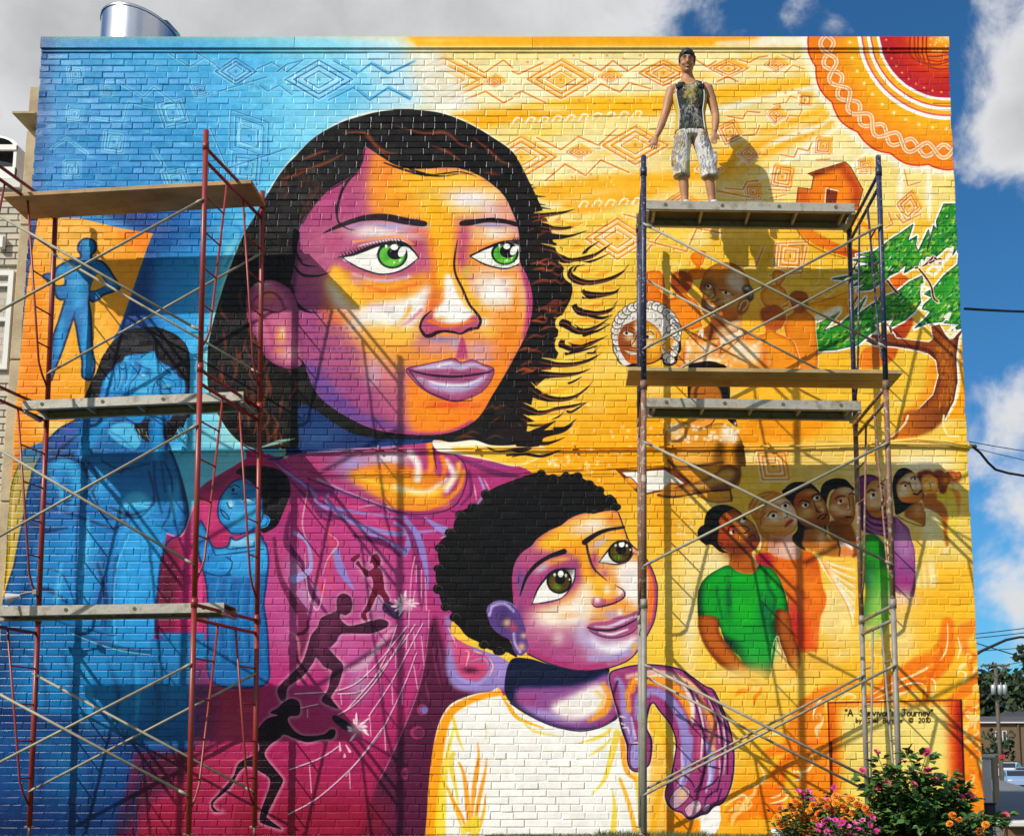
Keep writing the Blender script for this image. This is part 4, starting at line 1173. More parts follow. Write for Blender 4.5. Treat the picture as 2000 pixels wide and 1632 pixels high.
# eyes
EL = '670,505 700,489 735,476 765,471 787,475 806,490 816,504 806,515 792,523 770,531 740,534 707,525 685,514'
fill(EL, '#fbf8ee')
ER = '917,500 937,490 957,482 975,475 998,473 1013,474 1014,500 1012,515 990,523 967,521 942,513'
fill(ER, '#fbf8ee')
for E, cx, cy, rx, ry in ((EL, 766, 497.5, 30, 27), (ER, 986, 495, 27, 23)):
    with clip(E):
        disc(cx, cy, rx, ry, '#15161c')
        disc(cx, cy + .5, rx - 4.5, ry - 4, '#2f8a2a')
        disc(cx - 1, cy + 1, rx - 6, ry - 6, '#66bf3a')
        air(cx - 12, cy + 2, 7, 12, '#3f9c34', .8)
        air(cx, cy + 14, 16, 6, '#7ed24a', .8)
        disc(cx + 6, cy - 4, 16, 13, '#121016')
        pfill([(cx - 34, cy - 32), (cx + 34, cy - 32), (cx + 34, cy - 14), (cx + 10, cy - 20), (cx - 24, cy - 14)], '#14121a', .95, 1)
        stroke('670,500 700,486 735,474 765,469 787,472 808,488 820,504', 7, '#181222', .95)
        stroke('917,499 937,489 957,481 975,474 998,471 1015,472', 6, '#181222', .95)
for cx, cy, k in ((766, 497.5, 1), (986, 495, .9)):
    disc(cx + 4 * k, cy - 15 * k, 7.5 * k, 6 * k, '#fffef8')
    disc(cx + 19 * k, cy - 6 * k, 7 * k, 11 * k, '#fffef8', 1, 28)
    disc(cx - 12 * k, cy - 17 * k, 2.4 * k, 3.4 * k, '#fffef8')
    disc(cx + 4 * k, cy + 15 * k, 1.8 * k, 1.8 * k, '#f0ffe8')
    disc(cx + 15 * k, cy + 11 * k, 1.6 * k, 3 * k, '#f0ffe8', 1, 25)
stroke('670,504 685,514 707,525 740,534.5 770,532 795,521 816,504', [2, 3, 3, 3.4, 3, 3.6, 2], '#181222', .95)
stroke('660,502 690,496 730,480 762,472', [2, 7, 8, 4], '#1c1420', .95)
stroke('760,471 788,474 806,488 818,504', [4, 4, 5, 1.5], '#1c1420', .95)
stroke('917,500 942,514 967,522 990,524 1012,516', [2, 3, 3.4, 3, 2], '#181222', .95)
stroke('917,500 940,488 975,474 1000,470 1014,470', [2, 4, 5, 4, 3], '#181222', .95)
for k in range(20):
    x = 668 + k * 6
    y = 501 - (x - 668) * .32 + max(0, x - 745) * .25
    stroke([(x + 3, y), (x - 3, y - 9)], [3.4, .8], '#1c1420', .95)
for k in range(5):
    x = 1000 + k * 4
    stroke([(x, 471), (x + 4, 463)], [3, .8], '#1c1420', .9)
# nose outline and nostrils
fill('826,622 842,615 860,626 900,630 925,615 936,625 934,640 915,645 900,651 870,646 845,655 830,653 821,640', '#b1407f', .85, 3)
stroke('836,626 860,633 890,634 925,624', [6, 9, 9, 5], '#ec7a24', .95, soft=3)
fill('855,600 880,585 905,600 922,608 910,626 880,632 850,622', '#f9f4ee', .95, 5)
air(858, 622, 12, 5, '#f3b03a', .7)
stroke('893,468 888,497 886.6,520 891,540 902,562 915,592 926,606 935,618 938,628 933,640', [1.5, 3.5, 4.5, 4.5, 4.5, 5, 5, 5, 6, 6], '#26121c', .95)
stroke('933,640 915,643 900,651 885,648 867,646 852,649 843,654 831,655 823,646 820,636 826,621 835,612 843,606', [5, 7, 5, 4, 6, 5, 8, 9, 6, 5, 5, 4, 1.5], '#26121c', .95)
# lips
LP = '793,720 825,712 862,704 885,699 900,707 922,702 940,710 964,720 957,744 940,764 912,778 887,783 855,775 825,759 805,740'
fill(LP, '#a04a86')
with clip(LP):
    stroke('810,719 850,714 880,712 900,716 925,712 950,720', [4, 12, 16, 14, 10, 4], '#c5b2e0', .95, soft=4)
    stroke('855,714 880,708', 5, '#efe6f4', .8, soft=3)
    stroke('812,738 850,752 890,757 925,750 948,734', [6, 16, 22, 16, 6], '#b9a4da', .95, soft=6)
    stroke('820,738 860,750 905,752 940,738', [3, 6, 7, 3], '#efe9f6', .85, soft=3)
    air(830, 745, 10, 12, '#a45a98', .6)
    stroke('840,770 890,781 930,768', 7, '#8c3a74', .8, soft=4)
stroke('795,720 830,730 880,735 920,732 950,727 964,721', [2, 4, 6, 5, 4, 2], '#2a1030', .95)
stroke(LP, 2, '#5a1a4c', .9, closed=True)
stroke('800,725 830,760 870,779 890,783', 3, '#46143c', .8, soft=1)
# dark rim right of chin
stroke('855,849 890,842 920,827 942,806 965,768 1002,703 1028,653 1039,615', 2.4, '#2a1420', .7)
# child in the magenta hood
O(0, 816)
HD = '2060,270 1900,330 1820,380 1680,460 1580,530 1545,600 1545,680 1600,850 1650,1000 1700,1040 1790,950 1800,900 2060,900'
fill(HD, '#b3246f')
with clip(HD):
    fill('1560,560 1700,470 1830,400 1900,380 1800,460 1700,560', '#7a2a62', .8, 6)
    air(1620, 740, 18, 30, '#c93a8c', .8)
fill('1840,430 1900,380 2010,370 2140,390 2230,440 2265,520 2260,620 2210,740 2170,830 2110,875 2040,885 1990,700 1900,470', '#140f16')
CF = '1850,480 1790,520 1720,620 1700,700 1708,790 1760,850 1810,900 1900,900 2000,850 2050,760 2040,600 1990,520 1920,470'
fill(CF, '#123a80')
with clip(CF):
    fill(CF, '#2a78c8', 1, 3)
    for c in ((1760, 640, 10, 22), (1860, 760, 26, 22), (1840, 540, 14, 10), (1960, 730, 12, 20)):
        air(*c, '#5fb6ee', .9)
    air(1800, 670, 6, 10, '#d5ecf6', .85)
    air(1930, 640, 12, 5, '#d5ecf6', .8)
    for s in ('1790,540 1830,520 1870,540', '1810,590 1850,590', '1890,640 1920,620 1980,640', '1770,660 1790,700 1810,700', '1720,710 1760,740 1790,790 1750,770 1720,720'):
        stroke(s, 2.4, '#0e2a5c', .95)
    disc(1820, 560, 3.2, 3.8, '#101820')
    disc(1915, 655, 3.2, 3.8, '#3a2410')
fill('2020,770 2070,755 2110,790 2090,840 2040,860 2010,830', '#3f9ce6', 1, 0)
stroke('2020,775 2070,765 2095,795 2075,830 2030,850', 2, '#0e3a7c', .9)
CB = '1770,1000 1800,930 1850,950 2000,880 2060,960 2080,1000 2095,1100 2085,1250 2060,1450 2080,1600 2095,1850 2060,2080 1660,2060 1620,1700 1620,1420 1600,1250 1560,1100 1540,1000 1540,900 1560,800 1600,860 1660,1000'
fill(CB, '#0f2a60')
with clip(CB):
    fill(CB, '#2266b6', .97, 4)
    fill('1770,990 1830,940 1980,900 2000,980 1860,1020', '#9fcde8', .85, 4)
    fill('1680,1030 1850,1010 2060,980 2070,1060 1850,1060 1700,1090', '#4fa8e8', .9, 4)
    fill('1590,1130 1700,1080 1780,1100 1800,1160 1770,1210 1660,1220 1600,1190', '#2f8edc', .9, 4)
    fill('1790,1080 2060,1040 2080,1200 1800,1220', '#4aa6ea', .85, 4)
    fill('1545,850 1600,880 1660,1010 1600,1110 1560,1080', '#2c86d6', .9, 4)
    for s in ('1680,1070 1850,1050 2060,1020', '1770,1085 1810,1120 1800,1180 1770,1215', '1600,1200 1700,1230 1800,1220', '1650,1000 1680,1070', '1780,930 1760,990 1800,1020 1980,1000'):
        stroke(s, 2.4, '#0f2f66', .9)
    for x in (1700, 1790, 1900, 1980):
        stroke([(x, 1260), (x - 20, 1500), (x + 10, 1900)], 4, '#4a9fe0', .5, soft=4)
        stroke([(x + 45, 1260), (x + 30, 1500), (x + 50, 1900)], 3, '#143f86', .5, soft=3)
O(0, 0, 1)

O(0, 816)
stroke(CF, 3, '#0c2658', .9, closed=True, soft=.8)
stroke(CB, 3.4, '#0c2658', .85, closed=True, soft=1)
O(0, 0, 1)

pfill('-40,1380 200,1400 270,1470 240,1640 -40,1640', '#0c2a66', .5, 24)
pfill('-40,1560 260,1560 260,1650 -40,1650', '#0a1c48', .45, 24)
pfill('-40,1180 60,1180 30,1400 -40,1400', '#0f3474', .45, 16)
pfill('30,880 110,860 90,1000 20,1160', '#123a80', .3, 14)
pfill('300,1300 416,1300 416,1450 260,1450', '#0f3a7c', .35, 16)
# ---------------------------------------------------------------- mural: people on the right
O(1180, 480, 6.66)
# distant amber silhouettes
for s, c0, c1 in (('540,400 570,340 640,320 720,330 770,400 790,560 740,580 720,560 730,600 800,640 830,680 790,800 600,900 540,900', '#ea8214', '#d8690c'), ('870,440 900,360 1000,330 1100,360 1150,440 1130,540 1080,610 1100,660 1200,720 1250,850 1260,1000 1250,1060 900,1100 780,800 830,700 910,670 920,610 880,540', '#ef8f16', '#d9680a'), ('1120,150 1150,90 1220,75 1250,60 1310,70 1325,100 1300,180 1280,240 1250,270 1330,330 1270,420 1160,440 1090,340 1180,290 1190,260 1140,210', '#ee8a18', '#e07c12')):
    stroke(s, 3, '#fce9a0', .7, closed=True, soft=1)
    fill(s, c0, 1, .5)
    with clip(s):
        stroke(s, 9, c1, .9, closed=True, soft=5)
air(650, 400, 14, 10, '#f29a2a', .7)
fill('870,440 900,360 1000,330 1100,360 1150,440 1130,540 1060,600 960,600 890,550', '#8f3d10', .9, 3)
air(960, 400, 8, 5, '#d87a1c', .8, 30)
O(1500, 408)
for s, c in (('30,540 40,490 80,478 130,500 130,550 100,600 140,640 150,760 -20,760 -60,660 0,600 60,590', '#f0ab26'), ('160,700 190,650 240,640 300,660 315,720 300,790 360,850 370,950 380,1250 220,1260 130,950 140,850 200,800', '#e98f1c'), ('-60,800 0,760 60,750 120,790 140,850 110,920 60,960 140,1000 210,1060 220,1260 -140,1260 -120,1020 -20,960', '#ee9a1c')):
    stroke(s, 3, '#fdeeb4', .7, closed=True, soft=1)
    fill(s, c, 1, .5)
    with clip(s):
        stroke(s, 8, '#c9660e', .85, closed=True, soft=5)
fill('165,710 190,650 240,640 300,660 315,720 300,790 230,810 180,770', '#9a4a12', .85, 3)
fill('-60,800 0,760 60,750 120,790 135,850 110,920 40,950 -40,900', '#a84c12', .85, 3)
for s in ('330,640 420,600 480,620 520,660', '340,700 400,650 450,690 520,640', '100,760 160,720 190,780', '380,460 480,470 560,520', '400,400 400,560 360,600'):
    stroke(s, 2, '#fff0c0', .8, smooth=False)
O(1180, 480, 6.66)
# older man
SH = '1000,1580 1010,1380 1060,1220 1160,1130 1290,1070 1380,1000 1400,880 1760,860 1790,1050 1830,1090 1960,1150 2060,1230 2110,1340 2120,1600'
fill(SH, '#b0601a')
with clip(SH):
    fill(SH, '#f0a436', 1, 4)
    for c in ((1360, 1330, 24, 12), (1090, 1340, 8, 14), (1900, 1400, 30, 18), (1750, 1300, 16, 20), (1350, 1480, 30, 8), (1050, 1500, 5, 20)):
        air(*c, '#fbf1da', .9)
    for c in ((1200, 1200, 12, 8), (1660, 1180, 14, 10), (1480, 1300, 12, 20), (1850, 1180, 12, 8), (1030, 1420, 5, 26), (2080, 1450, 8, 30)):
        air(*c, '#e0701a', .8)
    fill('1300,1080 1380,1000 1400,900 1700,900 1760,1060 1480,1200 1330,1200', '#8a4616', .95, 3)
    fill('1480,1100 1740,950 1780,1060 1560,1180 1440,1210', '#f0c890', .9, 6)
    stroke('1190,1220 1240,1090 1290,1080 1290,1220 1330,1220 1480,1200', 2, '#7a3a14', .9)
    fill('1200,1210 1240,1090 1290,1080 1285,1200 1250,1150', '#fbf0dc', .9)
    stroke('1480,1200 1530,1260 1510,1390 1620,1330 1780,1180 1800,1070 1600,1160', 2, '#8a4416', .9)
    fill('1500,1200 1600,1160 1790,1080 1780,1150 1640,1240 1560,1270 1540,1330', '#fbeed6', .85, 1.5)
for k in range(46):
    air(rng.uniform(1020, 2060), rng.uniform(1180, 1560), 3, 3, '#fff2d8', .7)
HM = '1240,560 1270,440 1320,330 1420,250 1560,215 1700,240 1810,330 1880,450 1900,560 1890,680 1830,800 1760,880 1690,960 1560,1010 1440,950 1330,920 1280,850 1260,740 1280,640'
fill(HM, '#5c2a10')
with clip(HM):
    fill(HM, '#b87020', 1, 4)
    fill('1300,400 1440,270 1620,240 1560,420 1360,440', '#d58a1e', .8, 8)
    fill('1620,350 1760,330 1830,470 1800,620 1650,560 1580,470', '#e2cdb8', .9, 8)
    fill('1270,470 1380,430 1450,520 1410,640 1330,640 1260,600', '#8a5228', .9, 5)
    air(1340, 600, 10, 5, '#e5c880', .9)
    air(1560, 620, 14, 7, '#c9924a', .9)
    air(1610, 700, 16, 10, '#e6d0b0', .9)
    air(1700, 760, 22, 14, '#dba030', .8)
    air(1600, 880, 30, 10, '#d8721c', .9)
    air(1300, 740, 4, 20, '#7a4a20', .8)
    fill('1370,680 1410,620 1450,690 1470,720 1400,720', '#d9b060', .9, 2)
    fill('1300,700 1360,760 1480,810 1540,760 1520,850 1400,900 1310,840', '#7a3c20', .85, 3)
    fill('1310,720 1380,760 1440,780 1420,820 1350,800', '#f3e6c8', .9, .6)
    for s in ('1300,520 1340,490 1400,500', '1500,570 1580,580 1680,640', '1420,560 1440,640 1400,680', '1380,720 1440,720 1490,700', '1300,710 1360,780 1440,800 1500,780', '1540,740 1560,800'):
        stroke(s, 2, '#33160a', .9)
    fill('1330,510 1370,500 1400,530 1370,560 1330,550', '#efe2cc', .9, .5)
    fill('1530,600 1580,590 1650,620 1600,640 1550,630', '#efe2cc', .9, .5)
    disc(1350, 525, 2.6, 3, '#1a0e08')
    disc(1580, 610, 2.6, 3, '#1a0e08')
    for k in range(30):
        air(1380 + rng.rand() * 120, 840 + rng.rand() * 80, 2, 2, rng.choice(['#d9c8b0', '#5c3418']), .7)
fill('1790,560 1830,510 1900,520 1940,590 1940,680 1890,730 1840,640', '#2e2420', .9, 1)
air(1850, 550, 6, 4, '#d8d0c8', .9)
air(1900, 620, 4, 8, '#b0a8a0', .8)
fill('1730,790 1780,700 1860,690 1890,740 1850,850 1780,900 1740,880', '#a0601c', 1, 1)
stroke('1750,820 1790,730 1850,710 1860,760 1800,840', 2.4, '#f0d8b0', .9)
# older woman with white hair
WH = '110,1250 130,1120 180,990 240,860 340,770 460,735 590,715 700,740 780,800 860,850 920,960 970,1040 990,1180 1000,1350 960,1420 940,1520 860,1560 770,1540 740,1480 600,1540 320,1570 200,1530 150,1440 110,1360'
fill(WH, '#1a1410')
WI = '125,1250 150,1110 200,980 260,860 350,790 470,755 590,735 690,770 740,830 830,860 900,960 950,1050 975,1200 960,1370 900,1430 930,1500 860,1540 780,1510 760,1400 600,1400 300,1560 210,1520 160,1440 120,1360'
with clip(WI):
    fill(WI, '#e9e2d8', 1, 1)
    for k in range(70):
        a = rng.uniform(0, 6.28)
        x, y = rng.uniform(130, 970), rng.uniform(740, 1540)
        stroke([(x + 26 * math.cos(a + t), y + 22 * math.sin(a + t)) for t in (0, .8, 1.6, 2.4)], [1, 2.4, 1], rng.choice(['#8a8494', '#5c5660', '#b8aca0', '#fffdf8', '#fffdf8', '#cdb890']), .8)
for k in range(22):
    f = k / 21
    a = math.radians(150 + 245 * f)
    x, y = 545 + 395 * math.cos(a), 1130 + 365 * math.sin(a)
    if y > 1500:
        continue
    disc(x, y, 10.5, 9.5, '#3a3436')
    disc(x, y, 9, 8, rng.choice(['#f6efe6', '#e6ddd2', '#efe4d0']))
    stroke([(x - 30, y + 10), (x - 5, y - 26), (x + 26, y), (x + 4, y + 22)], [1, 2.6, 1], '#7a7078', .9)
for k in range(10):
    x, y = 860 + 50 * math.sin(k * 2.1), 1090 + k * 44
    disc(x, y, 9, 8, '#3a3436')
    disc(x, y, 7.6, 6.6, '#f2e9de')
WF = '180,1230 200,1130 250,1040 330,1000 420,960 520,960 620,1010 700,1080 750,1180 760,1320 740,1440 660,1500 560,1530 440,1535 320,1520 250,1440 200,1340'
fill(WF, '#5c2610')
with clip(WF):
    fill(WF, '#b4651e', 1, 3)
    fill('520,980 640,1030 740,1170 750,1350 700,1470 560,1500 540,1250', '#edb42c', .95, 8)
    fill('300,1440 430,1480 560,1500 700,1480 640,1540 300,1530', '#d8741a', .9, 6)
    fill('190,1150 260,1060 420,1000 440,1150 400,1320 280,1440 200,1340', '#8c4318', .8, 7)
    for c in ((330, 1200, 12, 5), (380, 1270, 6, 9), (590, 1110, 14, 4), (580, 1190, 12, 5), (590, 1280, 14, 8), (420, 1060, 6, 14)):
        air(*c, '#f6e2b0', .9)
    fill('240,1130 290,1110 380,1150 330,1170 270,1160', '#f4ead8', .95, .5)
    disc(290, 1135, 3, 3, '#1c100a')
    fill('540,1180 590,1160 640,1190 580,1210', '#f4ead8', .95, .5)
    disc(560, 1185, 3, 3, '#1c100a')
    for s in ('230,1120 290,1100 390,1140', '240,1070 330,1060 390,1090', '540,1120 600,1110 640,1150', '330,1290 360,1320 420,1330', '250,1350 320,1400 420,1420', '420,1160 380,1250 340,1290'):
        stroke(s, 2, '#4a1e0c', .9)
    fill('255,1350 330,1370 420,1385 420,1415 330,1410', '#f8f0e0', .95, .6)
    stroke('260,1340 330,1365 430,1375', 2, '#5c2410', .9)
fill('800,1230 860,1190 910,1230 870,1320 820,1390 790,1340', '#e3a52a', 1, 1)
stroke('840,1320 870,1340 840,1390', 3, '#b34a14', .9)
# student with braids, book
O(1000, 816)
stroke('1400,60 1500,-30 1600,-120', 4, '#2a1610')
fill('1385,-440 1420,-430 1530,-445 1620,-425 1680,-380 1700,-150 1620,-20 1450,20 1390,-60 1370,-250', '#17110f')
fill('1400,-240 1500,-270 1600,-250 1640,-150 1600,-30 1470,40 1400,-40', '#b06a1c', 1, 2)
fill('1340,80 1400,0 1560,-40 1590,30 1480,90', '#e8a03a', 1, 2)
stroke('1330,95 1440,85 1560,40 1590,-60', 2.4, '#6a3414')
fill('1660,-160 1720,-60 1760,60 1700,30 1640,-60', '#1f1410')
ST = '1190,200 1200,110 1260,50 1340,25 1450,90 1600,40 1700,60 1770,130 1810,230 1825,370 1790,380 1780,500 1750,540 1710,560 1710,650 1500,640 1250,420 1210,330'
fill(ST, '#3a1e0e')
with clip(ST):
    fill(ST, '#e8a52c', 1, 4)
    fill('1200,210 1830,200 1830,380 1650,380 1640,560 1400,560 1250,420', '#d9952a', .6, 8)
    fill('1610,180 1650,200 1660,380 1600,360 1560,330', '#5c3814', .9, 6)
    fill('1750,200 1830,200 1830,380 1740,350', '#3a2410', .9, 6)
    air(1400, 300, 40, 22, '#eec060', .8)
    fill('1640,70 1740,100 1760,180 1640,180', '#f7ecd4', .8, 5)
    air(1270, 90, 12, 18, '#f7ecd4', .8)
    stroke('1220,330 1290,380 1460,370 1640,345', 5, '#4a2c10', .9, soft=3)
for k in range(50):
    x, y = rng.uniform(1210, 1790), rng.uniform(40, 190)
    air(x, y, 3.4, 3.4, '#fff6e6', .85)
fill('1260,560 1400,510 1560,450 1640,380 1700,360 1780,400 1780,480 1700,550 1540,570 1400,600 1260,620 1180,620 1130,600', '#7a4a18', 1, 1)
fill('1280,560 1400,530 1560,470 1660,400 1740,420 1700,490 1540,540 1400,560', '#dfae5c', .9, 4)
stroke('1140,600 1260,615 1420,590 1560,570 1700,555', 4, '#3a1a0c', .9, soft=1)
stroke('1700,550 1715,650', 2.5, '#4a2410', .9)
pfill('805,400 990,405 1180,380 1250,390 1400,500 1340,540 1000,610 940,545', '#7a3a14')
pfill('860,425 1000,420 1190,405 1345,510 1250,545 1040,585 980,540', '#fbf6ec')
fill('1225,510 1290,505 1310,520 1260,560 1400,560 1380,600 1160,600', '#c98a30', 1, 1)
for s in ('885,460 930,470 985,530', '1240,510 1290,520', '1250,330 1270,420'):
    stroke(s, 2.4, '#6a2c12', .9)
fill('880,470 930,480 985,535 950,550 900,500', '#f0a828', 1, .8)


def face(s, base, mid, lite, hi, drop, seed=0):
    fill(s, drop)
    with clip(s):
        fill(s, base, 1, 2.5)
        for c in mid:
            air(*c, lite, .9)
        for c in hi:
            air(*c[:4], c[4], .9)


# far figures first
O(1620, 900, 6.66)
for s, c in (('1640,150 1690,140 1705,190 1690,270 1640,280 1610,220', '#e8921c'), ('1500,160 1570,130 1620,170 1630,280 1560,300 1530,260', '#e3a466'), ('1350,150 1430,115 1490,150 1530,260 1510,420 1450,410 1380,300', '#8f3a12')):
    fill(s, c, 1, .6)
fill('1500,170 1570,125 1620,150 1600,170 1540,190 1530,260', '#8f3a18', .9, 1)
fill('1530,350 1640,370 1700,440 1700,560 1690,700 1650,700 1640,520 1580,420', '#e59236', 1, 1)
fill('1370,430 1440,400 1510,360 1570,370 1620,440 1650,580 1650,900 1500,1000 1420,700 1380,540', '#ebd22c', 1, 2)
fill('1400,560 1650,560 1650,1200 1500,1200', '#e9d86a', .7, 10)
fill('1480,280 1530,300 1500,420 1430,400', '#7a3010', 1, 1)
fill('1130,190 1200,130 1290,120 1370,160 1400,220 1300,180 1210,200 1200,330 1250,500 1190,480', '#7a2a1c', 1, .6)
face('1205,210 1290,180 1390,220 1410,300 1400,390 1350,440 1270,430 1210,350', '#f0a838', [(1330, 300, 8, 6)], '#fbe8b8', [(1260, 310, 8, 5, '#fbe08a'), (1300, 390, 10, 5, '#f0b040')], '#b0601c')
for s in ('1230,260 1270,250', '1310,280 1350,270', '1290,270 1310,320', '1270,380 1330,380'):
    stroke(s, 1.6, '#a05a18', .8)
fill('1220,470 1300,420 1390,430 1400,500 1480,560 1540,700 1530,860 1550,1050 1540,1110 1510,1100 1480,850 1440,720 1300,640 1230,600', '#b96a22', 1, 1)
stroke('1480,1180 1500,1130 1550,1110 1520,1160 1480,1210', 2, '#fff4da', .8)
# woman in pale top
HAIRW = '815,330 840,190 900,110 980,90 1070,130 1120,200 1140,230 1150,560 1230,600 1180,650 1000,640 870,700 840,560'
fill(HAIRW, '#15110f')
fill('990,640 1080,560 1190,540 1230,640 1240,820 1220,840 1080,770 980,720', '#a8631f', 1, 2)
air(1150, 640, 10, 14, '#dca85c', .8)
face('870,310 920,230 1010,160 1090,150 1150,220 1190,310 1210,420 1200,490 1130,540 1020,545 930,520 880,440', '#c9822a', [(980, 400, 14, 8), (940, 440, 10, 10)], '#f3dfa8', [(1040, 230, 16, 9, '#e8dcc8'), (1150, 310, 7, 11, '#dcdcd4'), (1000, 500, 24, 5, '#ea7a10'), (960, 340, 10, 7, '#f6eccc'), (1080, 330, 4, 8, '#f7e6c0')], '#5c2c10')
for s, w in (('930,290 970,270 1020,290', 2.4), ('1050,230 1090,200 1120,210', 2.4), ('1030,270 1070,370 1090,380', 1.8), ('1090,420 1140,430 1190,380', 4)):
    stroke(s, w, '#3a180c', .9)
disc(980, 320, 4, 3, '#f8f4e8')
disc(985, 320, 2.4, 2.6, '#141010')
disc(1100, 235, 3.4, 2.6, '#f8f4e8')
disc(1105, 232, 2.2, 2.2, '#141010')
TOP = '880,710 930,690 1000,750 1090,790 1210,840 1240,830 1240,640 1210,600 1320,640 1420,700 1450,850 1480,1000 1470,1100 1390,1200 1420,1600 1400,1632 1130,1632 1110,1200 1040,900 950,780'
fill(TOP, '#ecd77a', 1, 1)
with clip(TOP):
    air(1150, 1000, 12, 40, '#f0bb1c', .9)
    air(1350, 1150, 24, 12, '#f2c530', .9)
    air(1270, 640, 14, 4, '#fff8ec', .9)
    air(1290, 900, 30, 40, '#f4e9b4', .8)
    pfill('1110,1350 1420,1350 1420,1632 1110,1632', '#f8e8a8', .8, 6)
    for x in (1180, 1260, 1380):
        stroke([(x, 1340), (x + 20, 1632)], 6, '#f2b42a', .6, soft=4)
stroke('880,710 1000,780 1210,842 1238,760 1235,660', 2, '#6a3814', .9)
# woman in purple scarf
fill('330,330 370,220 460,175 560,180 640,220 700,290 740,500 740,700 860,720 950,800 1030,880 1060,1000 1110,1200 1110,1700 1060,1760 860,1700 850,1500 800,1100 700,980 420,900 400,700 350,560', '#4d1450')
with clip('330,330 370,220 460,175 560,180 640,220 700,290 740,500 740,700 860,720 950,800 1030,880 1060,1000 1110,1200 1110,1700 1060,1760 860,1700 850,1500 800,1100 700,980 420,900 400,700 350,560'):
    fill('380,250 470,190 600,200 690,270 600,270 500,280 440,380 420,560 370,500', '#7a2a7c', .9, 4)
    fill('870,780 980,830 1060,1000 1110,1200 1100,1632 860,1632 840,1000', '#94449c', .95, 6)
    air(950, 1000, 22, 22, '#b07ac0', .8)
    air(980, 1180, 20, 14, '#a878bc', .7)
    pfill('850,1500 1110,1500 1110,1640 850,1640', '#9a2a80', .8, 10)
    for s in ('430,640 520,760 700,800 800,780', '430,740 560,850 720,870 860,830', '440,840 620,930 780,930', '780,700 870,740 880,860', '890,790 920,850 920,950'):
        stroke(s, [2, 8, 3], '#b066b4', .75, soft=2)
    stroke('430,690 560,810 760,840', 4, '#3a0e44', .8, soft=2)
face('460,440 500,310 570,250 660,260 710,310 745,420 740,560 720,690 640,740 560,720 490,640 460,540', '#c8863a', [(560, 450, 16, 10), (600, 560, 18, 8)], '#f3d6a0', [(680, 360, 8, 12, '#f6dcc0'), (580, 320, 16, 8, '#c9985a'), (700, 500, 6, 12, '#f2c090'), (600, 660, 26, 8, '#b0641e')], '#4a2010')
for s, w in (('490,410 530,370 580,380', 3), ('630,330 670,300 700,310', 3), ('690,440 700,520 670,540', 2), ('660,620 700,620 720,600', 4), ('520,480 560,480', 1.5)):
    stroke(s, w, '#3a180c', .9)
fill('520,460 560,410 600,430 580,470 540,490', '#fbf6e8')
disc(570, 438, 3.4, 3.6, '#1a100c')
fill('650,360 680,330 700,350 690,380', '#fbf6e8')
disc(682, 350, 2.4, 2.6, '#1a100c')
fill('440,1000 500,950 600,960 680,1040 730,1150 780,1450 790,1700 730,2200 430,2300 470,1700 440,1500 410,1200', '#0f5a14', 1, 1)
with clip('440,1000 500,950 600,960 680,1040 730,1150 780,1450 790,1700 730,2200 430,2300 470,1700 440,1500 410,1200'):
    fill('470,1000 560,960 660,1050 700,1300 600,1350 480,1250', '#1e8a1c', .9, 8)
    air(720, 1450, 14, 14, '#4fc41c', .9)
    air(540, 1570, 10, 24, '#1f7a5a', .9)
    air(690, 1600, 18, 20, '#2fae1c', .8)
    fill('430,1500 520,1550 560,1800 520,2200 400,2300', '#10381c', .8, 8)
    air(640, 1980, 30, 60, '#a8dc60', .9)
# women left of scarf
O(1350, 920, 6.66)
fill('1680,260 1730,150 1820,100 1920,90 2010,110 2080,180 2120,240 2000,260 1830,240 1760,400 1760,700 1750,860 1800,900 1900,1100 1700,1050 1640,700', '#120e0d')
fill('1770,700 1830,640 1990,640 2080,700 2150,900 2160,1100 1920,1110 1900,950 1810,850', '#7a4010', 1, 2)
air(2040, 860, 14, 30, '#a0581a', .8)
face('1790,430 1820,300 1900,220 2000,200 2090,240 2120,400 2130,560 2080,680 1990,690 1880,640 1800,540', '#b8702c', [(1960, 540, 14, 10), (1860, 470, 10, 8)], '#edd0a4', [(2010, 250, 18, 8, '#e2c8a8'), (1990, 360, 10, 8, '#e8b074'), (2050, 480, 4, 12, '#f3d8b0'), (1960, 620, 24, 8, '#8a4416')], '#3c1a0a')
for s, w in (('1870,360 1920,320 1990,320', 2.6), ('2050,300 2080,280 2120,300', 2.6), ('2040,340 2060,480 2030,500', 1.8), ('2010,590 2080,590', 3.6)):
    stroke(s, w, '#33140a', .9)
fill('1900,410 1940,370 1990,380 1960,410 1920,430', '#fbf6ea')
disc(1945, 388, 3, 3.2, '#160e0a')
fill('1920,910 2000,910 2080,960 2110,1060 2060,1120 1930,1110', '#e08a4a', 1, 1)
fill('1930,930 2030,920 2100,980 2090,1020 2000,960 1940,990', '#f4eef0', .9, 1)
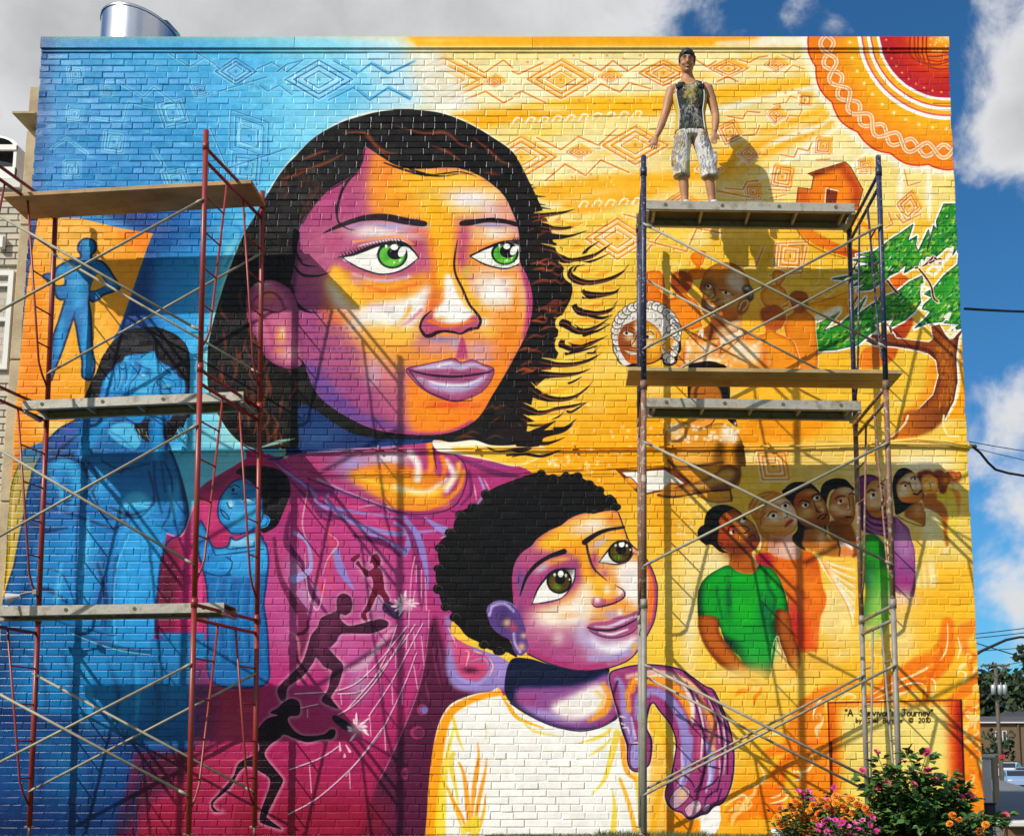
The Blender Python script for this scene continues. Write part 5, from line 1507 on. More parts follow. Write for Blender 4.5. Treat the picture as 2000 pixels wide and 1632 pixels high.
# third woman
fill('1190,310 1220,220 1310,150 1420,135 1540,150 1640,230 1700,330 1760,480 1790,600 1760,700 1740,860 1500,950 1480,1030 1330,930 1310,850 1380,700', '#14100e')
fill('1480,760 1620,740 1720,720 1740,820 1800,880 1900,920 1920,1110 1700,1090 1560,1030 1440,960 1460,850', '#a86420', 1, 2)
air(1690, 860, 10, 16, '#e2bc84', .8)
stroke('1900,910 1930,1000 1920,1100', 3, '#4a2410', .9)
air(1640, 1030, 30, 8, '#cf8c3c', .7)
face('1330,420 1360,310 1450,240 1560,220 1650,280 1720,360 1770,480 1800,600 1760,700 1640,740 1500,730 1400,650 1350,540', '#9c5218', [(1500, 520, 16, 8), (1640, 420, 12, 5)], '#dfc184', [(1560, 270, 18, 6, '#c9904a'), (1400, 360, 12, 16, '#b5501a'), (1700, 500, 5, 8, '#e2c48a'), (1480, 580, 14, 6, '#cfa040'), (1600, 680, 28, 6, '#7a3c12')], '#3a180a')
for s, w in (('1400,400 1450,370 1530,400', 3), ('1560,340 1600,300 1660,290', 3), ('1590,400 1640,520 1690,520', 2), ('1640,610 1700,560 1760,560 1700,620', 3), ('1620,500 1640,520', 3)):
    stroke(s, w, '#2c1008', .9)
for c in ((1480, 440), (1630, 350)):
    disc(c[0], c[1], 7, 4.4, '#f2ead6', 1, -12)
    disc(c[0] + 8, c[1] - 4, 3.2, 3.4, '#120c08')
air(1513, 332, 1.5, 1.5, '#c0301a', 1)
# pale dress
DR = '1580,1050 1700,1090 1920,1115 2090,1110 2130,1250 2140,1500 2120,1900 2050,2100 1700,2100 1640,1900 1760,1650 1700,1400 1680,1200'
fill(DR, '#f6cf52', 1, 1)
with clip(DR):
    pfill('1600,1500 2150,1500 2150,2150 1600,2150', '#f8e49a', .8, 14)
    for k in range(8):
        stroke([(1620 + k * 10, 1090 + k * 20), (1800 + k * 30, 1200 + k * 70), (2120, 1280 + k * 110)], [2, 6, 3], '#fdf4d8', .85, soft=2)
        stroke([(1660 + k * 12, 1110 + k * 24), (1820 + k * 30, 1230 + k * 76), (2100, 1330 + k * 115)], [2, 3, 2], '#f0a024', .6, soft=1)
# blonde woman, orange top
fill('740,480 770,390 850,310 950,265 1060,255 1150,280 1210,330 1250,420 1100,380 980,440 920,600 900,700 950,760 1030,830 1040,920 1010,1020 930,1050 880,1060 890,980 880,850 850,700 790,590', '#c07a22')
for s in ('760,500 850,340 1000,290', '800,560 880,400 1050,310', '870,560 940,420 1100,330', '830,690 900,850 960,900 930,1030'):
    stroke(s, [2, 5, 2], '#e8b04a', .8, soft=1)
stroke('830,700 860,800 900,860 890,1000', 3, '#fbf4e0', .9)
fill('1030,830 1100,860 1290,800 1320,920 1400,1000 1440,1060 1400,1140 1280,1170 1100,1120 1000,1040', '#d8a08a', 1, 2)
air(1090, 900, 14, 12, '#a85a2c', .7)
air(1250, 1000, 18, 14, '#e8c4b4', .8)
face('930,560 970,430 1080,350 1190,330 1270,380 1340,480 1380,600 1370,720 1320,790 1220,840 1100,840 1000,800 910,750 880,700 920,640', '#d99a52', [(1080, 620, 14, 9), (1270, 520, 12, 12)], '#f6e6cc', [(1100, 380, 20, 6, '#f2d2b4'), (1060, 720, 26, 10, '#dba040'), (1100, 800, 30, 6, '#d0822c'), (1340, 600, 6, 14, '#f0d8cc'), (1220, 560, 6, 9, '#f7e6d4')], '#7a4014')
for s, w in (('990,580 1040,520 1110,530', 2.4), ('1170,430 1220,400 1280,420', 2.4), ('1150,460 1210,520 1250,580 1210,600', 1.8), ('900,690 910,600 960,540', 1.6)):
    stroke(s, w, '#5a2810', .9)
fill('1210,730 1240,660 1300,620 1330,640 1280,690', '#a8371c')
for c in ((1060, 580), (1215, 450)):
    disc(c[0], c[1], 8, 5, '#fbf6ea', 1, -12)
    disc(c[0] + 8, c[1] - 4, 3.4, 3.6, '#120c08')
OT = '820,1110 900,1060 1000,1050 1100,1110 1280,1150 1400,1130 1450,1030 1560,1060 1640,1150 1680,1330 1700,1480 1750,1620 1740,1750 1680,1900 1660,2100 1640,2330 1560,2340 1250,2300 1240,1600 1000,1400 860,1250'
fill(OT, '#dd6a12', 1, .6)
with clip(OT):
    fill('820,1100 960,1050 1060,1130 1040,1300 900,1260', '#9c1238', .95, 8)
    air(1560, 1240, 18, 20, '#b53a14', .8)
    air(1330, 1280, 40, 20, '#e0701a', .8)
    for c in ((1380, 1500, 26, 30), (1560, 1480, 20, 30), (1480, 1750, 34, 30)):
        air(*c, '#ee8522', .8)
    stroke('1300,1400 1420,1560 1560,1700', 10, '#c95a12', .7, soft=6)
    air(1330, 2000, 20, 50, '#b01838', .8)
    air(1600, 2100, 20, 60, '#ef7a22', .8)
    air(1460, 2200, 30, 40, '#d8380e', .7)
# woman in green
fill('80,790 110,730 165,690 170,640 200,540 290,460 400,435 500,450 580,490 660,560 480,520 380,640 360,800 350,900 400,1010 500,1060 380,1050 270,960 180,950 100,880', '#130f0f')
fill('495,1060 640,1010 790,1000 800,1090 860,1180 880,1260 820,1320 700,1330 580,1290 490,1230 500,1140', '#b05c18', 1, 1)
air(560, 1060, 22, 14, '#6a300e', .8)
stroke('800,1050 820,1150 880,1240', 4, '#f7d8a0', .9, soft=1.5)
face('360,640 410,560 490,510 560,490 650,560 740,620 820,690 860,780 890,880 860,980 790,1040 680,1070 560,1060 480,1040 400,1000 350,940 345,850 360,760', '#98481a', [(640, 840, 20, 14)], '#dc8a2c', [(520, 620, 24, 14, '#b8641e'), (440, 800, 16, 30, '#a83a10'), (700, 700, 16, 10, '#c98a4a'), (780, 760, 10, 14, '#b08048'), (600, 980, 34, 12, '#6a2a14'), (800, 900, 12, 20, '#8a3a2a')], '#3a1408')
for s, w in (('620,640 640,590 690,570', 3), ('470,780 490,730 550,710', 2.4), ('650,700 720,720 750,760 690,800', 2.2), ('740,860 800,820 830,860', 2), ('360,920 400,940 380,980 430,1000', 2)):
    stroke(s, w, '#2c0f08', .9)
disc(670, 640, 6, 4, '#f4f0e2', 1, -20)
disc(690, 612, 3.4, 3.6, '#141010')
disc(525, 798, 4.5, 3, '#fdfaf0', 1, -20)
disc(545, 785, 2.6, 3.4, '#141010')
GS = '80,1640 90,1560 130,1450 220,1350 350,1270 480,1220 580,1290 700,1330 820,1320 880,1220 1000,1240 1080,1300 1160,1420 1210,1560 1250,1700 1270,1850 1240,1980 1130,2000 1100,2200 1080,2400 1000,2700 880,2650 700,2560 620,2400 480,2300 400,2120 360,2020 200,2070 100,1950 80,1780'
with clip(GS):
    fill(GS, '#0b2f20')
    fill('170,1450 330,1290 480,1230 600,1300 820,1330 900,1230 1060,1300 1160,1480 1230,1800 1100,1900 1000,2000 1040,2300 950,2500 760,2450 640,2250 400,2100 370,1960 220,2000 140,1760', '#12962a', 1, 6)
    air(700, 1420, 60, 16, '#17a52c', .9)
    air(690, 1800, 26, 30, '#22b02c', .9)
    air(480, 1640, 6, 40, '#0f5030', .8)
    stroke('960,1280 1000,1500 1080,1650 1060,1850', 6, '#0c4a24', .8, soft=4)
    air(980, 1850, 14, 40, '#0d5a40', .7)
    stroke('330,1500 350,1700 400,1900', 5, '#0c5a2c', .7, soft=3)
    air(900, 2420, 40, 20, '#3fa83c', .8)
O(1000, 1224)
# her arms fade at the hem
fill('1460,-80 1540,-90 1610,-60 1620,40 1680,130 1780,250 1880,380 1900,420 1820,400 1640,310 1520,170 1460,30', '#7a3408', 1, 1)
fill('1480,-70 1590,-60 1600,40 1660,140 1780,270 1860,370 1700,300 1560,180 1490,40', '#b8601a', .95, 5)
O(1500, 1224)
fill('60,-130 160,-110 190,20 230,150 260,260 230,340 180,330 110,190 60,60', '#5c2408', 1, 1)
fill('90,-120 150,-110 180,30 220,170 235,270 190,290 130,170 90,40', '#a8581a', .9, 4)
stroke('20,330 25,200 50,100 75,70 90,130 130,230 160,320', 2.5, '#fdf0cc', .7)
fill('-260,200 -100,300 0,330 30,240 60,90 0,-20 -200,0', '#1f9a3a', .5, 12)
O(0, 0, 1)
# hems dissolve into the yellow
for x, y, rx, ry, c in ((1440, 1318, 60, 16, '#f8e08a'), (1475, 1322, 34, 20, '#f7d25a'), (1700, 1240, 26, 26, '#e8e07a'), (1762, 1168, 30, 16, '#ecc8b0'), (1590, 1290, 40, 18, '#f6c450'), (1640, 1245, 40, 20, '#f8dc80'), (1555, 1310, 26, 14, '#f3b84a')):
    air(x, y, rx, ry, c, .9)
for x, y, r in ((1846, 936, 10), (1862, 930, 8), (1872, 928, 6)):
    disc(x, y, r, r * 1.25, '#a04a18', .9)
    air(x - 1, y + 2, r * .6, r * .7, '#e8962e', .9)
# ---------------------------------------------------------------- mural: the boy and the arm round him
O(0, 0, 1)
SHIRT = '822,1720 822,1720 833,1600 836,1549 842,1486 852,1429 865,1394 885,1371 925,1355 957,1350 975,1344 1000,1379 1100,1420 1206,1390 1260,1400 1330,1480 1340,1560 1366,1589 1368,1645 1368,1720 1368,1720'
fill('925,1640 970,1380 1040,1400 1200,1410 1368,1500 1368,1645', '#fbf8f0')
with clip(SHIRT):
    pfill('820,1300 1380,1300 1380,1650 820,1650', '#fbf7ee')
    stroke('838,1645 845,1540 858,1450 880,1390 930,1362 975,1352', [34, 30, 26, 18, 14, 10], '#f7a81c', 1, soft=3)
    stroke('858,1645 862,1560 872,1480 885,1420', [22, 18, 10, 4], '#f5e03c', .9, soft=3)
    stroke('975,1344 990,1370 1010,1400 1060,1420', [10, 9, 6, 3], '#f7b626', .95, soft=1.5)
    for s, w, c in (('884,1400 895,1440 905,1465', [6, 6, 2], '#f0dc3c'), ('885,1470 880,1490 890,1540 895,1570', [8, 10, 6, 2], '#f0d83c'), ('860,1490 862,1520 880,1550 900,1610', [3, 5, 8, 4], '#f3c42c'), ('896,1488 905,1510 912,1560 916,1620', [4, 8, 10, 6], '#f7a21a'), ('932,1450 934,1480 925,1540 920,1610', [2, 9, 8, 3], '#f7a21a'),
                    ('950,1480 946,1510 935,1560 925,1620', [2, 7, 8, 4], '#f7a21a'), ('948,1550 945,1580 935,1620', [2, 6, 4], '#f6b62a'), ('880,1555 900,1590 910,1620', [3, 6, 4], '#f79a18'), ('905,1620 930,1600 920,1645', [14, 16, 20], '#f2dc3a'), ('950,1415 948,1440', [2, 4], '#eadfa0'), ('900,1390 930,1370 960,1380', [2, 3, 2], '#f0ead0'),
                    ('1010,1395 1040,1425 1090,1436', [2, 6, 2], '#f1e06a'), ('1130,1450 1170,1438 1190,1425', [2, 7, 8], '#f3df52'), ('1150,1475 1180,1455 1192,1440', [2, 6, 3], '#f0dc50'), ('1155,1550 1180,1520 1195,1470 1205,1430', [2, 8, 12, 14], '#f3dc48'), ('1195,1540 1200,1580 1195,1640', [2, 10, 12], '#f1dc3c'),
                    ('1210,1520 1225,1560 1240,1620', [6, 8, 10], '#f6c02a'), ('1240,1510 1250,1560 1255,1640', [10, 14, 16], '#f4da40'), ('1272,1640 1285,1560 1300,1510', [10, 12, 8], '#f5b024'), ('1290,1420 1305,1470 1310,1500', [12, 14, 8], '#f29a1a'), ('1215,1440 1222,1500 1240,1520', [10, 12, 6], '#f4a21c'), ('1270,1380 1280,1420 1300,1440', [10, 20, 10], '#f6a81c')):
        stroke(s, w, c, .85, soft=2)
    pfill('1262,1380 1275,1370 1316,1430 1318,1500 1300,1560 1345,1600 1367,1600 1367,1645 1260,1645 1270,1500', '#f8bc28', .75, 6)
    pfill('1300,1570 1367,1600 1367,1645 1300,1645', '#f79a16', .9, 4)
    air(1285, 1430, 8, 30, '#f6e040', .8)
# neck
NECK = '996,1290 1030,1285 1070,1296 1110,1306 1150,1309 1187,1304 1190,1318 1197,1340 1206,1396 1190,1409 1162,1421 1125,1425 1075,1414 1032,1394 1000,1374 985,1345'
fill(NECK, '#141c3c')
with clip(NECK):
    fill('1010,1345 1060,1342 1120,1338 1160,1328 1186,1316 1196,1350 1204,1392 1160,1420 1110,1420 1060,1405 1015,1375', '#8a4aa0', 1, 5)
    air(1030, 1365, 24, 14, '#a03f8c', .8)
    air(1070, 1395, 40, 8, '#a89ad8', .9, 14)
    fill('1075,1380 1120,1355 1165,1335 1184,1345 1185,1375 1150,1400 1110,1405', '#f6ece4', 1, 7)
    stroke('1178,1335 1190,1360 1180,1388 1150,1406', [8, 14, 14, 6], '#f5a82a', .9, soft=5)
    stroke('1165,1350 1178,1365 1165,1390', 7, '#f8d04a', .7, soft=4)
    stroke('1195,1340 1203,1380 1190,1402 1165,1414', 6, '#a8357e', .9, soft=3)
stroke('996,1372 1032,1395 1075,1415 1125,1426 1162,1422 1190,1410 1206,1396 1200,1360 1190,1335', 2.6, '#2a1438', .95)
# hair
BH = '1035,926 1057,923 1080,931 1100,928 1125,925 1142,936 1162,946 1176,960 1184,968 1200,971 1207,988 1203,1003 1190,1006 1180,1000 1160,1006 1140,1006 1115,1015 1095,1030 1072,1040 1050,1055 1037,1070 1022,1082 1010,1100 1003,1130 1008,1165 1000,1200 985,1225 1010,1280 990,1273 970,1272 952,1266 940,1256 912,1242 897,1224 887,1214 884,1196 872,1188 862,1176 858,1158 860,1148 852,1136 851,1116 858,1100 855,1086 857,1061 872,1046 884,1036 888,1016 905,996 922,990 940,981 945,966 967,951 1000,938'
fill(BH, '#15110f')
with clip(BH):
    for k in range(70):
        air(rng.uniform(860, 1200), rng.uniform(930, 1270), 14, 4, rng.choice(['#26201c', '#0a0808', '#1c1a1c']), .6)
for x, y in ((1057, 928), (1080, 935), (1105, 932), (1128, 930), (1150, 945), (1170, 958), (1190, 976), (1200, 990), (1185, 1000), (1160, 1004), (948, 965), (925, 990), (900, 1005), (880, 1040), (860, 1070), (858, 1110), (856, 1150), (870, 1185), (890, 1205), (945, 1258), (975, 1270)):
    disc(x, y, rng.uniform(9, 13), rng.uniform(8, 11), '#15110f')
    stroke([(x - 8, y + 3), (x - 3, y - 7), (x + 5, y - 6), (x + 9, y + 2)], [.8, 1.6, .8], '#8a8468', .5)
# face
BF = '1207,1000 1217,1023 1222,1041 1230,1061 1246,1073 1262,1091 1273,1108 1281,1133 1283,1160 1281,1191 1273,1221 1262,1246 1247,1266 1225,1289 1187,1304 1150,1309 1112,1306 1070,1294 1030,1276 1014,1250 1005,1210 1002,1170 1000,1128 1006,1098 1020,1078 1037,1066 1050,1051 1072,1036 1095,1026 1115,1011 1140,1002 1160,1003 1185,997'
fill(BF, '#a83f88')
with clip(BF):
    pfill('1030,1075 1090,1025 1150,1000 1210,1000 1228,1050 1265,1090 1275,1150 1265,1230 1200,1225 1150,1215 1100,1235 1060,1215 1040,1190 1110,1170 1140,1130 1120,1075', '#f0b25a', .95, 12)
    air(1080, 1235, 60, 24, '#c27ab0', .8)
    air(1190, 1265, 60, 26, '#cdbbe2', .9)
    air(1095, 1200, 50, 20, '#f8eedd', .95, -12)
    air(1240, 1135, 30, 46, '#f9f1ea', 1, 0, 1.5)
    fill('1050,1060 1090,1030 1140,1005 1200,1000 1220,1040 1170,1050 1130,1070 1080,1075', '#f6b428', 1, 7)
    air(1155, 1026, 40, 17, '#f9ecdc', 1, -12)
    air(1135, 1035, 20, 10, '#f5d0a0', .8)
    air(1195, 1012, 14, 10, '#e8862c', .8)
    air(1085, 1055, 24, 8, '#f6cc3c', .8, -20)
    air(1030, 1085, 22, 18, '#b0508c', .9)
    fill('1110,1062 1145,1055 1165,1110 1195,1140 1190,1165 1165,1175 1150,1180 1145,1150 1130,1100', '#f7b524', .95, 6)
    air(1125, 1075, 14, 10, '#f2932a', .8)
    air(1165, 1140, 12, 14, '#f8cc3a', .8)
    air(1185, 1150, 8, 12, '#f7ead8', .85)
    air(1075, 1098, 26, 7, '#f2a23a', .85, -18)
    air(1058, 1108, 16, 7, '#c8b0dc', .9, -35)
    air(1095, 1092, 20, 5, '#f0b24a', .8, -8)
    air(1125, 1105, 10, 18, '#9a3a86', .8)
    air(1110, 1170, 22, 10, '#f19a32', .9, -40)
    fill('1080,1190 1120,1165 1150,1130 1160,1180 1140,1215 1090,1210', '#f6e2c4', .95, 9)
    air(1085, 1203, 40, 15, '#f8ecdc', .9)
    air(1130, 1190, 14, 20, '#f7eee2', .85)
    air(1110, 1200, 26, 6, '#f2b060', .6)
    # right eye area
    fill('1150,1065 1195,1045 1225,1050 1235,1065 1200,1062 1170,1085', '#f5c43a', .9, 4)
    air(1170, 1060, 16, 6, '#cdbade', .9, -30)
    air(1160, 1095, 8, 22, '#a83a84', .85)
    air(1180, 1118, 8, 9, '#b04a86', .7)
    air(1215, 1108, 24, 6, '#f0c890', .9, -10)
    fill('1205,1110 1240,1095 1258,1110 1262,1160 1240,1180 1215,1150', '#f7eee6', .95, 6)
    air(1245, 1085, 10, 10, '#f2a23a', .85)
    stroke('1258,1095 1270,1120 1272,1160 1268,1210', [10, 14, 14, 8], '#ee7a26', .95, soft=4)
    stroke('1268,1105 1279,1140 1279,1190 1268,1230', 6, '#a23a84', .9, soft=3)
    # lower face
    air(1215, 1180, 18, 8, '#f2a03c', .8)
    air(1195, 1200, 14, 8, '#b29ad8', .9)
    air(1210, 1195, 5, 7, '#f7f2f4', .9)
    air(1095, 1262, 50, 22, '#a74690', .8)
    air(1150, 1250, 34, 18, '#b7a5dc', .9, 30)
    air(1135, 1225, 14, 20, '#cdbce4', .7)
    air(1090, 1245, 12, 14, '#e2c2cc', .8)
    fill('1150,1240 1180,1258 1215,1252 1243,1240 1245,1258 1210,1275 1170,1268', '#f3ecf4', .9, 6)
    stroke('1150,1285 1190,1284 1225,1272 1245,1250', 9, '#a79ad8', .85, soft=5)
    stroke('1030,1270 1070,1288 1120,1300 1180,1298', 10, '#a8327c', .9, soft=4)
    air(1238, 1262, 5, 10, '#eec23a', .9, 20)
    air(1015, 1220, 8, 40, '#5a2f78', .6)
    air(1025, 1150, 12, 20, '#a04a90', .8)
    air(1015, 1130, 7, 22, '#454a9c', .6)
# ear
BE = '950,1190 958,1178 975,1172 995,1176 1010,1188 1022,1215 1028,1245 1032,1262 1022,1278 1010,1278 1002,1268 996,1250 975,1238 958,1220'
fill(BE, '#5a3c86')
with clip(BE):
    stroke('955,1200 962,1182 985,1178 1002,1192', 6, '#b3a2dc', .95, soft=2)
    air(985, 1205, 14, 16, '#2c2450', .8)
    air(990, 1215, 8, 8, '#e6b48c', .9)
    air(1002, 1225, 8, 10, '#b0407c', .9)
    stroke('1003,1236 1005,1255 1015,1272', 5, '#b8a8e0', .9, soft=2)
    air(1018, 1262, 7, 7, '#ecb08c', .9)
    air(1022, 1240, 6, 6, '#f2b8a0', .8)
stroke('950,1195 958,1179 975,1172 995,1176 1008,1186', 2, '#8a7ab8', .9)
# eyes
B1 = '1040,1176 1048,1155 1057,1138 1075,1119 1095,1111 1112,1110 1123,1111 1121,1131 1111,1151 1096,1166 1070,1173'
B2 = '1169,1097 1177,1086 1187,1075 1200,1061 1220,1057 1233,1066 1236,1080 1226,1093 1206,1100 1185,1098'
fill(B1, '#f6f4ec')
fill(B2, '#f6f4ec')
for E, cx, cy, r, k in ((B1, 1092, 1134, 25, 1), (B2, 1211, 1076, 24, .95)):
    with clip(E):
        disc(cx, cy, r, r, '#16120e')
        disc(cx, cy + 1, r - 4.5, r - 4.5, '#4e3a14')
        air(cx - 8, cy + 4, 8, 9, '#6a5a1c', .9)
        air(cx - 4, cy + 12, 9, 5, '#5f8a2a', .9)
        air(cx + 8, cy + 6, 6, 6, '#3a3010', .8)
        disc(cx + 2, cy - 3, 10, 9, '#14110e')
        air(cx + 2, cy - 20, 26, 8, '#17120f', .95)
    disc(cx + 3, cy - 14, 5.5, 6.5, '#fffef8', 1, 10)
    disc(cx - 9, cy - 12, 2.6, 3.4, '#e8e4d8')
    disc(cx + 13, cy - 11, 2.4, 3.2, '#e8e4d8')
    disc(cx + 20, cy - 3, 1.6, 2.2, '#e8e4d8')
stroke('1038,1179 1047,1155 1057,1138 1075,1118 1095,1110 1123,1110', [1.5, 3, 4, 5, 4, 2.5], '#1c1226', .95)
stroke('1123,1110 1121,1131 1110,1152 1095,1167 1068,1175 1045,1178 1036,1181', [2, 3, 3, 2, 2.6, 2.6, 1], '#2a1838', .9)
stroke('1169,1097 1186,1075 1200,1060 1220,1056 1234,1066', [1.5, 3, 4, 4.5, 3], '#1c1226', .95)
stroke('1169,1097 1185,1099 1206,1101 1226,1094 1237,1078', [1.5, 2.5, 3, 3, 2], '#2a1838', .9)
stroke('1015,1162 1027,1127 1045,1104 1070,1087 1101,1076', [2, 6, 8, 8, 11], '#1c1420', .97)
stroke('1141,1058 1163,1043 1186,1034 1218,1029', [11, 9, 7, 5], '#1c1420', .97)
# nose, mouth
stroke('1145,1063 1150,1086 1160,1110 1185,1133', [5, 5, 4, 1.5], '#3a1840', .9)
fill('1155,1172 1165,1165 1185,1170 1205,1166 1217,1156 1216,1168 1200,1178 1180,1182 1163,1184', '#b04a80', .85, 2)
air(1166, 1170, 6, 7, '#f8f0ea', .95)
air(1210, 1155, 5, 7, '#f8e8dc', .9)
air(1190, 1172, 9, 4, '#ea8a2c', .9)
stroke('1203,1143 1217,1152 1218,1165 1200,1176 1180,1182 1163,1184 1155,1177', [1.5, 2.5, 3, 3, 3.4, 3.4, 1.5], '#33143a', .95)
fill('1148,1222 1160,1215 1185,1212 1205,1204 1225,1200 1247,1193 1250,1215 1235,1232 1210,1242 1185,1243 1162,1236', '#9c4688', .95, 1)
stroke('1160,1222 1190,1222 1220,1210 1242,1202', [2, 6, 7, 3], '#d8c4e6', .9, soft=2)
stroke('1170,1234 1195,1237 1225,1228', [3, 6, 3], '#efe6f2', .9, soft=2)
stroke('1147,1224 1165,1229 1195,1229 1225,1218 1249,1204', [3, 4, 3.4, 3, 2], '#2a1030', .95)
stroke('1150,1229 1162,1237 1185,1244 1210,1243 1235,1233 1249,1217', [2, 2.6, 2.6, 2.6, 2.4, 2], '#4a1848', .9)
stroke('1207,1000 1222,1041 1232,1062 1262,1091 1281,1133 1283,1160 1281,1191 1273,1221 1247,1266 1225,1289 1187,1304', 2.4, '#2c1438', .95)
stroke('1187,1304 1150,1309 1112,1306 1070,1294 1030,1276', 3, '#1c1030', .8)
# arm and hand
ARM = '1190,1316 1212,1304 1250,1297 1287,1298 1325,1305 1350,1320 1375,1338 1392,1346 1403,1366 1416,1396 1427,1431 1433,1474 1430,1519 1420,1551 1407,1569 1394,1572 1382,1586 1368,1590 1360,1594 1345,1598 1331,1586 1315,1580 1302,1566 1299,1544 1310,1514 1317,1479 1320,1449 1310,1416 1287,1386 1275,1371 1266,1386 1262,1419 1272,1444 1271,1474 1265,1494 1247,1505 1232,1501 1225,1484 1224,1454 1214,1424 1206,1389 1196,1354'
stroke(ARM, 6, '#f8efd8', .5, closed=True, soft=2)
fill(ARM, '#6a2a78')
with clip(ARM):
    fill(ARM, '#a23c86', .9, 4)
    stroke('1205,1325 1215,1345 1222,1400 1235,1450', [10, 16, 16, 14], '#9a8ad0', .9, soft=5)
    stroke('1225,1320 1280,1312 1330,1325 1365,1350', [8, 12, 12, 8], '#ecc0a8', .9, soft=4)
    stroke('1232,1345 1240,1330 1290,1330 1330,1355 1350,1400', [14, 18, 22, 20, 10], '#f4a42c', .95, soft=5)
    stroke('1225,1350 1228,1385', 10, '#f2a032', .9, soft=4)
    stroke('1245,1400 1250,1360 1285,1352 1315,1375 1335,1420 1340,1500', [12, 18, 16, 20, 18, 14], '#9b8cd2', .95, soft=4)
    stroke('1330,1330 1350,1370 1352,1410', [4, 10, 6], '#f6eae0', .9, soft=3)
    stroke('1260,1375 1275,1360 1300,1385 1320,1430', [8, 10, 12, 8], '#a03a88', .8, soft=4)
    for s, w, c in (('1365,1360 1380,1400 1390,1440 1388,1500', [6, 12, 14, 8], '#c9826e'), ('1370,1365 1385,1395 1392,1420', [4, 10, 6], '#f3a83a'), ('1378,1450 1390,1480 1385,1530', [10, 16, 10], '#a294d6'), ('1390,1455 1396,1470', [6, 6], '#f3b080'), ('1345,1440 1340,1500 1330,1530', [16, 18, 14], '#9a8ad0'), ('1360,1410 1365,1440 1360,1500', [6, 8, 6], '#c04a80'), ('1395,1360 1410,1400 1418,1450', [3, 5, 4], '#d8b8d8'), ('1400,1470 1402,1510', [6, 6], '#b83c80'), ('1412,1420 1416,1470 1412,1510', [2, 4, 2], '#e6c8e0')):
        stroke(s, w, c, .9, soft=2.5)
    for s, w, c in (('1352,1345 1366,1385 1372,1430 1368,1480', [2, 5, 6, 3], '#f3e2e6'), ('1383,1365 1400,1410 1404,1450', [2, 4, 2], '#f2c9b0'), ('1325,1320 1350,1335 1372,1360', [3, 6, 3], '#f6c070'), ('1330,1460 1332,1510 1322,1540', [3, 7, 3], '#c6b8ea'), ('1382,1470 1386,1510 1378,1545', [3, 7, 3], '#c9bcec'), ('1404,1480 1406,1520', [2, 4, 2], '#dcc4e4'), ('1240,1325 1290,1318 1320,1330', [3, 6, 3], '#fbe6c4'), ('1232,1400 1240,1440', [4, 6], '#c4b6e8')):
        stroke(s, w, c, .9, soft=1.5)
    for s in ('1340,1330 1356,1370 1368,1410 1376,1460 1372,1520 1355,1545', '1375,1345 1395,1385 1408,1430 1410,1490 1400,1545', '1350,1400 1370,1420 1378,1440', '1392,1350 1412,1400 1420,1450 1420,1510', '1318,1500 1345,1520 1355,1535', '1355,1485 1372,1492', '1385,1495 1405,1500', '1360,1545 1390,1530 1402,1515', '1375,1575 1380,1555 1402,1540', '1400,1565 1408,1540'):
        stroke(s, [2, 4, 3], '#3a1448', .9, soft=1)
    stroke('1205,1330 1198,1360 1208,1390 1216,1425 1226,1455', 5, '#2c1448', .8, soft=2)
    stroke('1270,1374 1262,1400 1266,1425 1272,1450 1270,1490', 5, '#2c1448', .8, soft=2)
    for s, c in (('1232,1455 1248,1453 1258,1460 1255,1490 1240,1500 1230,1490', '#9f92d4'), ('1306,1562 1315,1545 1330,1533 1345,1540 1345,1555 1325,1575 1312,1576', '#c8a0c0'), ('1336,1580 1345,1568 1360,1560 1370,1570 1362,1588 1346,1595', '#d8a8c0'), ('1370,1580 1380,1568 1388,1572 1378,1585', '#c898c4')):
        fill(s, c, .95, 1)
        stroke(s, 1.8, '#3a1448', .9, closed=True)
    stroke('1232,1452 1245,1450 1250,1470', [2, 4, 2], '#f2d8e0', .9)
    air(1332, 1550, 8, 9, '#e9c878', .9, 30)
    air(1360, 1574, 6, 5, '#efe2e8', .8)
    for s in ('1208,1397 1222,1400', '1208,1410 1220,1414', '1215,1420 1225,1420 1228,1432'):
        stroke(s, [2, 4, 1.5], '#f0d8e0', .9, soft=.8)
    stroke('1225,1452 1248,1452', 2.4, '#3a1448', .9)
stroke(ARM, 2.6, '#26102e', .95, closed=True)
CV[:] = np.clip(CV, 0, 1)
# ---------------------------------------------------------------- mesh helpers
R = random.Random(11)


